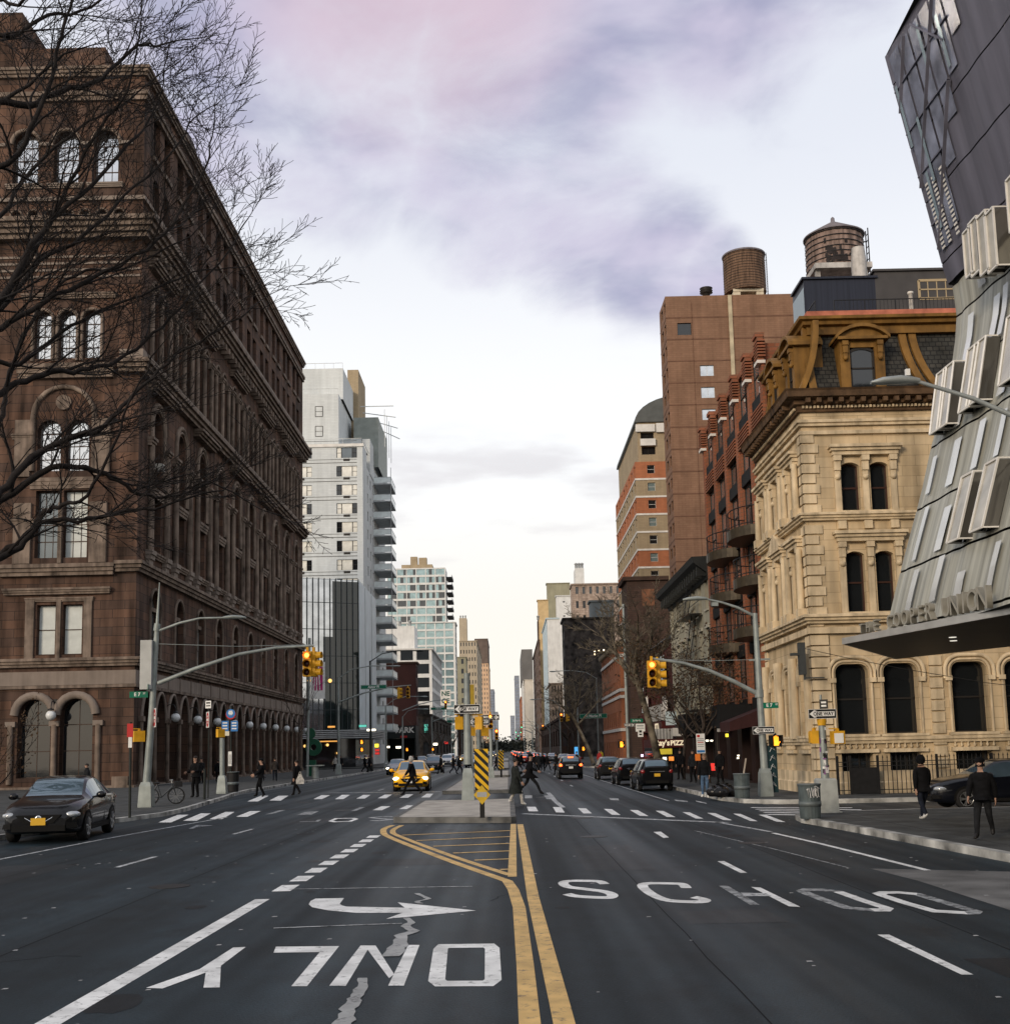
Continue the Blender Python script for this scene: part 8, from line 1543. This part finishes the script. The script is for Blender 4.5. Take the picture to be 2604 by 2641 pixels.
b=MB(); b.loft([[(s*.2*a,u*.05,zz) for s,u in ((-1,-1),(1,-1),(1,1),(-1,1))] for a,zz in ((.95,0),(1,.2),(.55,.36),(.3,.5))],0,True,False); b.tube([(-.06,0,.48),(-.02,0,.62),(.03,0,.62),(.06,0,.48)],.012,5); o=obj('tote_bag',b.mesh('tote_bag',C_WHT),None,None,True,(x+.22,y-.3,.62),rad(20)); tag(o,'white tote bag hanging at the side of the woman in black','bag')
x,y=gpt(zl,(1422,1176)); person('person in black stepping onto the left crosswalk leaning forward',x,y,PI/2+.2,1.92,.35,C_BLK,C_BLK,SHOE,.5,C_BLK,arms=(.5,.4),elbow=(.6,.6),lean=-.04,group='people on the crosswalks')
x,y=gpt(zl,(1068,1182),.14); person('tall man in black standing at the left kerb looking down',x,y,PI-.5,1.98,.1,C_BLK,C_BLK,SHOE,.5,None,arms=(.2,.3),elbow=(1.2,1.2),lean=.03,group='people on the left pavement')
x,y=gpt(zl,(1100,1105),.14); person('person in dark jacket standing behind the tall man on the left pavement',x,y,2.6,1.85,.1,C_CHAR,C_BLK,SHOE,group='people on the left pavement',arms=(.1,.1))
for px,py,rz,lab,tp,lg,h in ((1345,1082,.1,'person in black coat walking away past the black litter bin',C_BLK,C_BLK,1.72),(1492,1086,PI-.2,'man in black carrying something bright on the left pavement',C_BLK,C_DKJ,1.76),(1550,1086,.15,'man in brown grey jacket walking away on the left pavement',C_BRN,C_DKJ,1.78)): x,y=gpt(zl,(px,py),.14); person(lab,x,min(y,88),rz,h,.45,tp,lg,SHOE,.5,None,arms=(.25,-.25),group='people on the left pavement')
x,y=gpt(zl,(848,1140),.14); person('person in dark clothes behind the bicycles on the left pavement',x,min(y,60),2.2,1.72,.2,C_CHAR,C_BLK,SHOE,arms=(.1,.2),group='people on the left pavement')
for px,py,rz,lab,tp,lg,cr,st in ((1190,1082,PI/2,'person in black crossing the avenue left of the island post',C_BLK,C_BLK,.4,.6),(1275,1082,-PI/2,'first of two dark walkers close together left of the island post',C_BLK,C_DKJ,.5,.7),(1318,1080,-PI/2+.3,'second of two dark walkers close together left of the island post',C_CHAR,C_BLK,.45,.6),(1398,1050,PI/2,'dark walker partly hidden by the tall island post',C_BLK,C_BLK,.5,.5),(1580,1068,PI/2,'walker in charcoal beside the far striped marker',C_CHAR,C_BLK,.5,.6),(655,1080,-PI/2,'person with white backpack straps walking by the glass office block',C_BLK,C_BLK,.5,.7),(690,1078,PI/2+.3,'person in black walking by the glass office block',C_CHAR,C_BLK,.5,.5),(450,1072,2.5,'person in black and white jacket sitting low by the green sculpture',C_WHT,C_BLK,.5,.3),(485,1072,2.9,'person in black near the green sculpture',C_BLK,C_BLK,.5,.3)):
    x,y=gpt(z5c,(px,py)); person(lab,x,y,rz,1.72,st,tp,lg,SHOE,cr,C_BLK if px%2 else None,arms=(.3,-.3),group='people far up the avenue')
for px,py,rz,lab,tp,lg,st in ((85,1066,0,'left dark walker of the group in the right lanes',C_BLK,C_BLK,.4),(108,1068,.2,'middle dark walker of the group in the right lanes',C_CHAR,C_BLK,.4),(135,1066,-.2,'right dark walker of the group in the right lanes',C_BLK,C_DKJ,.5),(233,1088,PI/2,'dark figure walking beside the black suv with lit tail lights',C_BLK,C_BLK,.3)): x,y=gpt(z6c,(px,py)); person(lab,x,y,rz,1.74,st,tp,lg,SHOE,.4 if px==108 else .5,None,arms=(.2,-.2),group='people far up the avenue')
x,y=gpt(z6c,(1277,1222),.14); person('man in black sweater and pale jeans standing beside the rubbish bags',x,y,2.7,1.74,.15,C_BLK,C_JEAN,SHOEW,.53,None,arms=(.1,.15),hair=mat('fair hair',(.16,.1,.06),.6,0,.2,30),group='people on the right pavement')
for px,py,lab,tp in ((1195,1142,'dark figure standing behind the parking rules board',C_CHAR),(1105,1120,'dark figure on the pavement behind the nearest parked suv',C_BLK),(1385,1150,'dark figure by the red brick doorway',C_BLK),(462,1000,'figure in yellow jacket far along the right pavement',C_YEL),(510,1040,'figure in red far along the right pavement',C_RED)):
    x,y=gpt(z6c,(px,py),.14); person(lab,max(x,8.9),min(y,140),2.4,1.73,.2,tp,C_BLK,SHOE,.5,None,arms=(.1,.1),group='people on the right pavement')
rq=random.Random(31)
ordn=['nearest','second','third','fourth','fifth','sixth','seventh','eighth','ninth','tenth']
for i in range(10):
    y=365+i*24+rq.uniform(-6,6); sp=rq.choice((SEDAN,SUV)); pm=rq.choice((WHT,SILV,GRYP,BLK,TAXI)); car('car',ordn[i]+' of the far cars with red tail lights beyond the yellow cab',sp,pm,rq.choice((2.2,5.2)),y,0,False,P_WH,True,'distant traffic on the avenue')
    y=350+i*24+rq.uniform(-6,6); car('car',ordn[i]+' of the far cars with white lights coming down the avenue',rq.choice((SEDAN,SUV)),rq.choice((WHT,SILV,GRYP,TAXI)),rq.choice((-5,-8.4,-11.4)),y,PI,True,P_WH,False,'distant traffic on the avenue')
for i in range(14):
    x=rq.uniform(-12,7); y=rq.choice((116,119,141,146))+rq.uniform(-1.5,1.5); person(['dark coated','black clad','grey clad'][i%3]+' walker, '+['first','second','third','fourth','fifth','sixth','seventh','eighth','ninth','tenth','eleventh','twelfth','thirteenth','fourteenth'][i]+' in the crowd crossing far up the avenue',x,y,rq.choice((PI/2,-PI/2))+rq.uniform(-.3,.3),rq.uniform(1.65,1.85),.6,[C_BLK,C_BLK,C_CHAR][i%3],rq.choice((C_BLK,C_DKJ)),SHOE,rq.choice((.5,.38)),None,arms=(.3,-.3),group='people far up the avenue')
# ================================================================== trees
M_BARK=mat('dark wet bark',(.013,.0105,.010),.85,0,.3,5,.5,18); M_BARK2=mat('mottled plane bark',(.15,.125,.09),.85,0,.55,1.6,.3,9); M_LEAF=mat('withered brown leaves',(.07,.042,.022),.8,0,.35,6); M_BARK3=mat('brown twig bark',(.065,.05,.04),.85,0,.3,5)
class Tree:
    def __init__(s,seed,minr=.0095): s.r=random.Random(seed); s.tips=[]; s.minr=minr
    def grow(s,mb,p,d,L,r,lvl,up=.12,spread=.75,kids=(7,6,5,4),droop=0.):
        R=s.r; n=max(3,int(4+L*1.2)) if lvl<2 else (4 if lvl==2 else 3); pts=[p]; q=p; dd=d.normalized(); ph=R.uniform(0,6)
        for i in range(n):
            dd=(dd+Vector((R.gauss(0,.13),R.gauss(0,.13),R.gauss(0,.09)+up*.35-droop*i/n))).normalized(); q=q+dd*(L/n); pts.append(q)
        rs=[max(s.minr,r*(1-.82*i/n)) for i in range(n+1)]; mb.tube(pts,rs,6 if r>.06 else (4 if r>.02 else 3),0,False)
        s.branch(mb,pts,rs,L,lvl,up,spread,kids,droop)
    def branch(s,mb,pts,rs,L,lvl,up,spread,kids,droop,start=.2):
        R=s.r
        if lvl>=len(kids): s.tips.append(pts[-1]); return
        k=kids[lvl]; n=len(pts)-1; side=R.choice((-1,1))
        for i in range(k):
            t=start+(1-start)*(i+R.uniform(.2,.9))/k; f=t*n; j=min(int(f),n-1); p=pts[j].lerp(pts[j+1],f-j); d=(pts[j+1]-pts[j]).normalized(); side=-side
            w=d.cross(Vector((0,0,1))); w=w.normalized() if w.length>.05 else Vector((1,0,0)); v=w.cross(d); a=R.uniform(-.9,.9)+ (0 if side>0 else math.pi)
            o=w*math.cos(a)+v*math.sin(a); nd=(d*(1-spread*.35)+o*spread*R.uniform(.6,1.1)+Vector((0,0,up))).normalized()
            l=L*R.uniform(.34,.56)*(1.15-t*.55); s.grow(mb,p,nd,l,rs[j]*R.uniform(.42,.62),lvl+1,up,spread,kids,droop)
        s.grow(mb,pts[-1],(pts[-1]-pts[-2]).normalized(),L*.35,rs[-1],lvl+1,up,spread,kids,droop)
# big bare tree whose limbs reach in from the left edge
T=Tree(11); tx,ty=-18.6,35.; tr=thing('bare_tree','huge bare dark tree whose branches sweep in from the left edge','tree',(tx,ty,.1)); b=MB(); b.tube([(tx-.2,ty,0),(tx-.1,ty,.6),(tx,ty,3),(tx+.1,ty,6),(tx+.2,ty+.2,9.5),(tx+.1,ty+.4,14),(tx-.2,ty+.6,19)],[.75,.55,.47,.44,.38,.28,.16],12,0,False); b.build('trunk',M_BARK,tr)
def limb(pix,Y0,Y1,r0,r1,z0,seedk,kids=(10,8,5)):
    """pix: S-pixel polyline, depth running from Y0 to Y1; starts on the trunk"""
    n=len(pix); P=[Vector((tx+.1,ty+.1,z0))]+[AY(px*.78 if px>0 else px,py,Y0+(Y1-Y0)*i/(n-1)) for i,(px,py) in enumerate(pix)]
    Q=[]
    for i in range(len(P)-1):
        p0,p1,p2,p3=P[max(i-1,0)],P[i],P[i+1],P[min(i+2,len(P)-1)]
        for k in range(4): t=k/4; Q.append(.5*((2*p1)+(p2-p0)*t+(2*p0-5*p1+4*p2-p3)*t*t+(3*p1-p0-3*p2+p3)*t**3))
    Q.append(P[-1]); rr_=T.r; Q=[q+Vector((rr_.gauss(0,.03),rr_.gauss(0,.05),rr_.gauss(0,.035))) if 3<i else q for i,q in enumerate(Q)]
    R=[r0+(r1-r0)*(i/(len(Q)-1))**.8 for i in range(len(Q))]; mb=MB(); mb.tube(Q,R,7,0,False); L=sum((Q[i+1]-Q[i]).length for i in range(len(Q)-1)); T.branch(mb,Q,R,L*.5,0,.10,.72,kids,.05,.22); return mb.build('limb',M_BARK,tr)
limb([(-60,330),(90,270),(205,236),(330,205),(450,118),(520,120)],34,37,.16,.035,12.5,1)
limb([(-80,830),(0,775),(140,590),(265,505),(425,375),(500,300)],33,36,.17,.03,10,2,(12,9,5))
limb([(-80,860),(0,800),(130,672),(283,610),(410,500),(560,400),(640,300)],36,40,.13,.025,10,3)
limb([(-60,900),(0,850),(150,775),(300,720),(480,640),(590,555),(680,420),(700,345)],34,38,.13,.022,9,4,(12,9,5))
limb([(-60,870),(0,790),(120,640),(230,470),(330,330),(420,230),(470,70)],36,34,.13,.022,11,5,(12,9,5))
limb([(-60,1060),(0,1020),(118,972),(236,955),(360,940),(480,880),(600,790),(760,640),(820,560)],34,39,.14,.02,8.5,6,(13,9,5))
limb([(-60,1300),(0,1270),(108,1180),(227,1130),(330,1108),(406,1048),(500,975),(620,900),(760,830),(850,790)],33,37,.15,.02,7.5,7,(13,8,5))
limb([(-60,1320),(0,1290),(165,1210),(283,1208),(392,1240),(472,1275),(560,1282),(700,1250),(830,1300)],34,38,.15,.02,7.5,8,(13,8,5))
limb([(-60,1480),(0,1440),(80,1395),(155,1340),(293,1342),(415,1315),(540,1310),(640,1280),(760,1260)],33,36,.14,.02,6.8,9,(11,7,5))
limb([(-60,1470),(60,1400),(150,1330),(207,1300),(290,1278),(380,1150),(440,1020),(520,900)],35,32,.12,.02,7,10,(10,7,5))
limb([(-80,1200),(0,1090),(20,1010),(60,900),(160,760),(280,700),(420,690),(600,620),(700,560)],38,42,.12,.02,8,11,(10,7,5))
limb([(-80,160),(40,90),(160,40),(300,20),(420,-60)],36,38,.12,.03,16,12,(10,8,5)); limb([(-80,480),(30,420),(120,300),(180,170),(220,40),(260,-80)],34,33,.13,.03,14,13,(10,8,5)); limb([(-60,60),(60,10),(150,-60)],33,31,.1,.03,17,14,(9,7,5)); limb([(-90,640),(0,560),(100,440),(260,330),(380,280),(560,170)],38,41,.12,.02,13,15,(10,8,5))
limb([(-60,960),(60,940),(200,860),(330,800),(470,760),(640,700),(780,690)],37,41,.11,.02,9,16,(11,7,5))
# shrub with withered leaves at the far left
def leaves(mb,pts,R,n,spread,size):
    for p in pts:
        for _ in range(n):
            c=p+Vector((R.gauss(0,spread),R.gauss(0,spread),R.gauss(0,spread))); a=Vector((R.gauss(0,1),R.gauss(0,1),R.gauss(0,1))).normalized(); u=a.orthogonal().normalized()*size*R.uniform(.6,1.3); w=a.cross(u)*.6; mb.add([c-u,c+w,c+u,c-w],((0,1,2,3),))
s2=Tree(5); sh=thing('shrub','scrubby bush with withered leaves at the far left edge behind the black car','shrub',(-21.8,46,.14)); b=MB(); 
for i in range(9): s2.grow(b,Vector((-21.8+s2.r.uniform(-.8,.8),46+s2.r.uniform(-.6,.6),.1)),Vector((s2.r.uniform(-.5,.5),s2.r.uniform(-.4,.4),1)),3.6,.035,1,.1,.7,(0,6,4))
b.build('stem',M_BARK,sh); l=MB(); leaves(l,s2.tips,s2.r,3,.12,.06); o=l.build('foliage',M_LEAF,sh)
def street_tree(label,x,y,h,seed,bark,leafn=0,lean=(0,0),trunk=.45,r0=.2,kids=(6,6,5,3),spread=.75,limbs=6,cat='tree',up=.1):
    T2=Tree(seed,.012); t=thing('street_tree',label,'tree',(x,y,.14)); b=MB(); th=h*trunk; pts=[Vector((x+lean[0]*f**1.3,y+lean[1]*f,.05+th*f)) for f in (0,.1,.35,.6,.85,1)]; b.tube(pts,[r0*1.35,r0,r0*.9,r0*.82,r0*.75,r0*.68],10,0,False); b.build('trunk',bark,t); c=MB()
    for i in range(limbs):
        a=2*math.pi*i/limbs+T2.r.uniform(-.4,.4); T2.grow(c,pts[-1 if i%2 else -2],Vector((math.cos(a)*.75,math.sin(a)*.75,T2.r.uniform(.5,1.1))),h*(1-trunk)*T2.r.uniform(.75,1.05),r0*.55,0 if len(kids)>3 else 1,up,spread,kids,.02)
    c.build('crown',bark,t)
    if leafn: l=MB(); leaves(l,T2.tips,T2.r,leafn,.3,.075); l.build('leaves',M_LEAF,t)
    return t
street_tree('tall bare plane tree with mottled leaning trunk in front of the pizza shop',10.1,78,12.6,3,M_BARK2,0,(-1.5,0),.55,.27,(6,6,4,2),.85,7)
street_tree('street tree with withered brown leaves before the red brick house',10.6,62.5,7.8,8,M_BARK3,9,(-.2,0),.36,.12,(6,6,5),.85,7); street_tree('smaller tree with brown leaves by the grey green tenement',10.4,70,7.2,9,M_BARK3,9,(.2,0),.4,.1,(6,5,5),.85,6)
street_tree('bare plane tree leaning over the kerb by the black building',9.6,132,11,10,M_BARK2,0,(-2.2,0),.5,.24,(6,5,4,3),.85,6); street_tree('bare tree farther up the right side of the avenue',9.6,168,10,12,M_BARK3,0,(0,0),.4,.2,(6,5,4),.8,6); street_tree('bare tree in front of the white loft building',-16.5,250,11,13,M_BARK3,0,(0,0),.35,.25,(6,5,4),.8,6)
street_tree('thin bare sapling at the far corner of the brownstone',-17.8,100,9,14,M_BARK3,0,(0,0),.5,.07,(5,5,3),.6,5)
for i,(x,y) in enumerate(((11,215),(11,265),(-17,300),(-17,360),(11,330))): street_tree(['bare tree before the brick shop row','distant bare tree on the right side','distant bare tree on the left side','farther bare tree on the left side','farther bare tree on the right side'][i],x,y,12,20+i,M_BARK3,0,(0,0),.35,.25,(5,5,3),.8,6)
fb=MB(); rq=random.Random(2)
crowns=[(rq.uniform(-24,24),rq.uniform(700,1150),rq.uniform(3,6.5),rq.uniform(3.5,6)) for _ in range(46)]
for cx_,cy_,cz_,cr_ in crowns:
    for i in range(170):
        v=Vector((rq.gauss(0,.5),rq.gauss(0,.5),rq.gauss(0,.42)))*cr_; c=Vector((cx_,cy_,cz_))+v
        if c.z<.2: continue
        a=Vector((rq.gauss(0,1),rq.gauss(0,1),rq.gauss(0,1))).normalized(); u=a.orthogonal().normalized()*rq.uniform(.35,.9); w=a.cross(u); fb.add([c-u,c+w,c+u,c-w],((0,1,2,3),))
fb.build('far_trees',mat('far dark foliage',(.03,.035,.03),.9,0,.3,.3),None,'stuff')
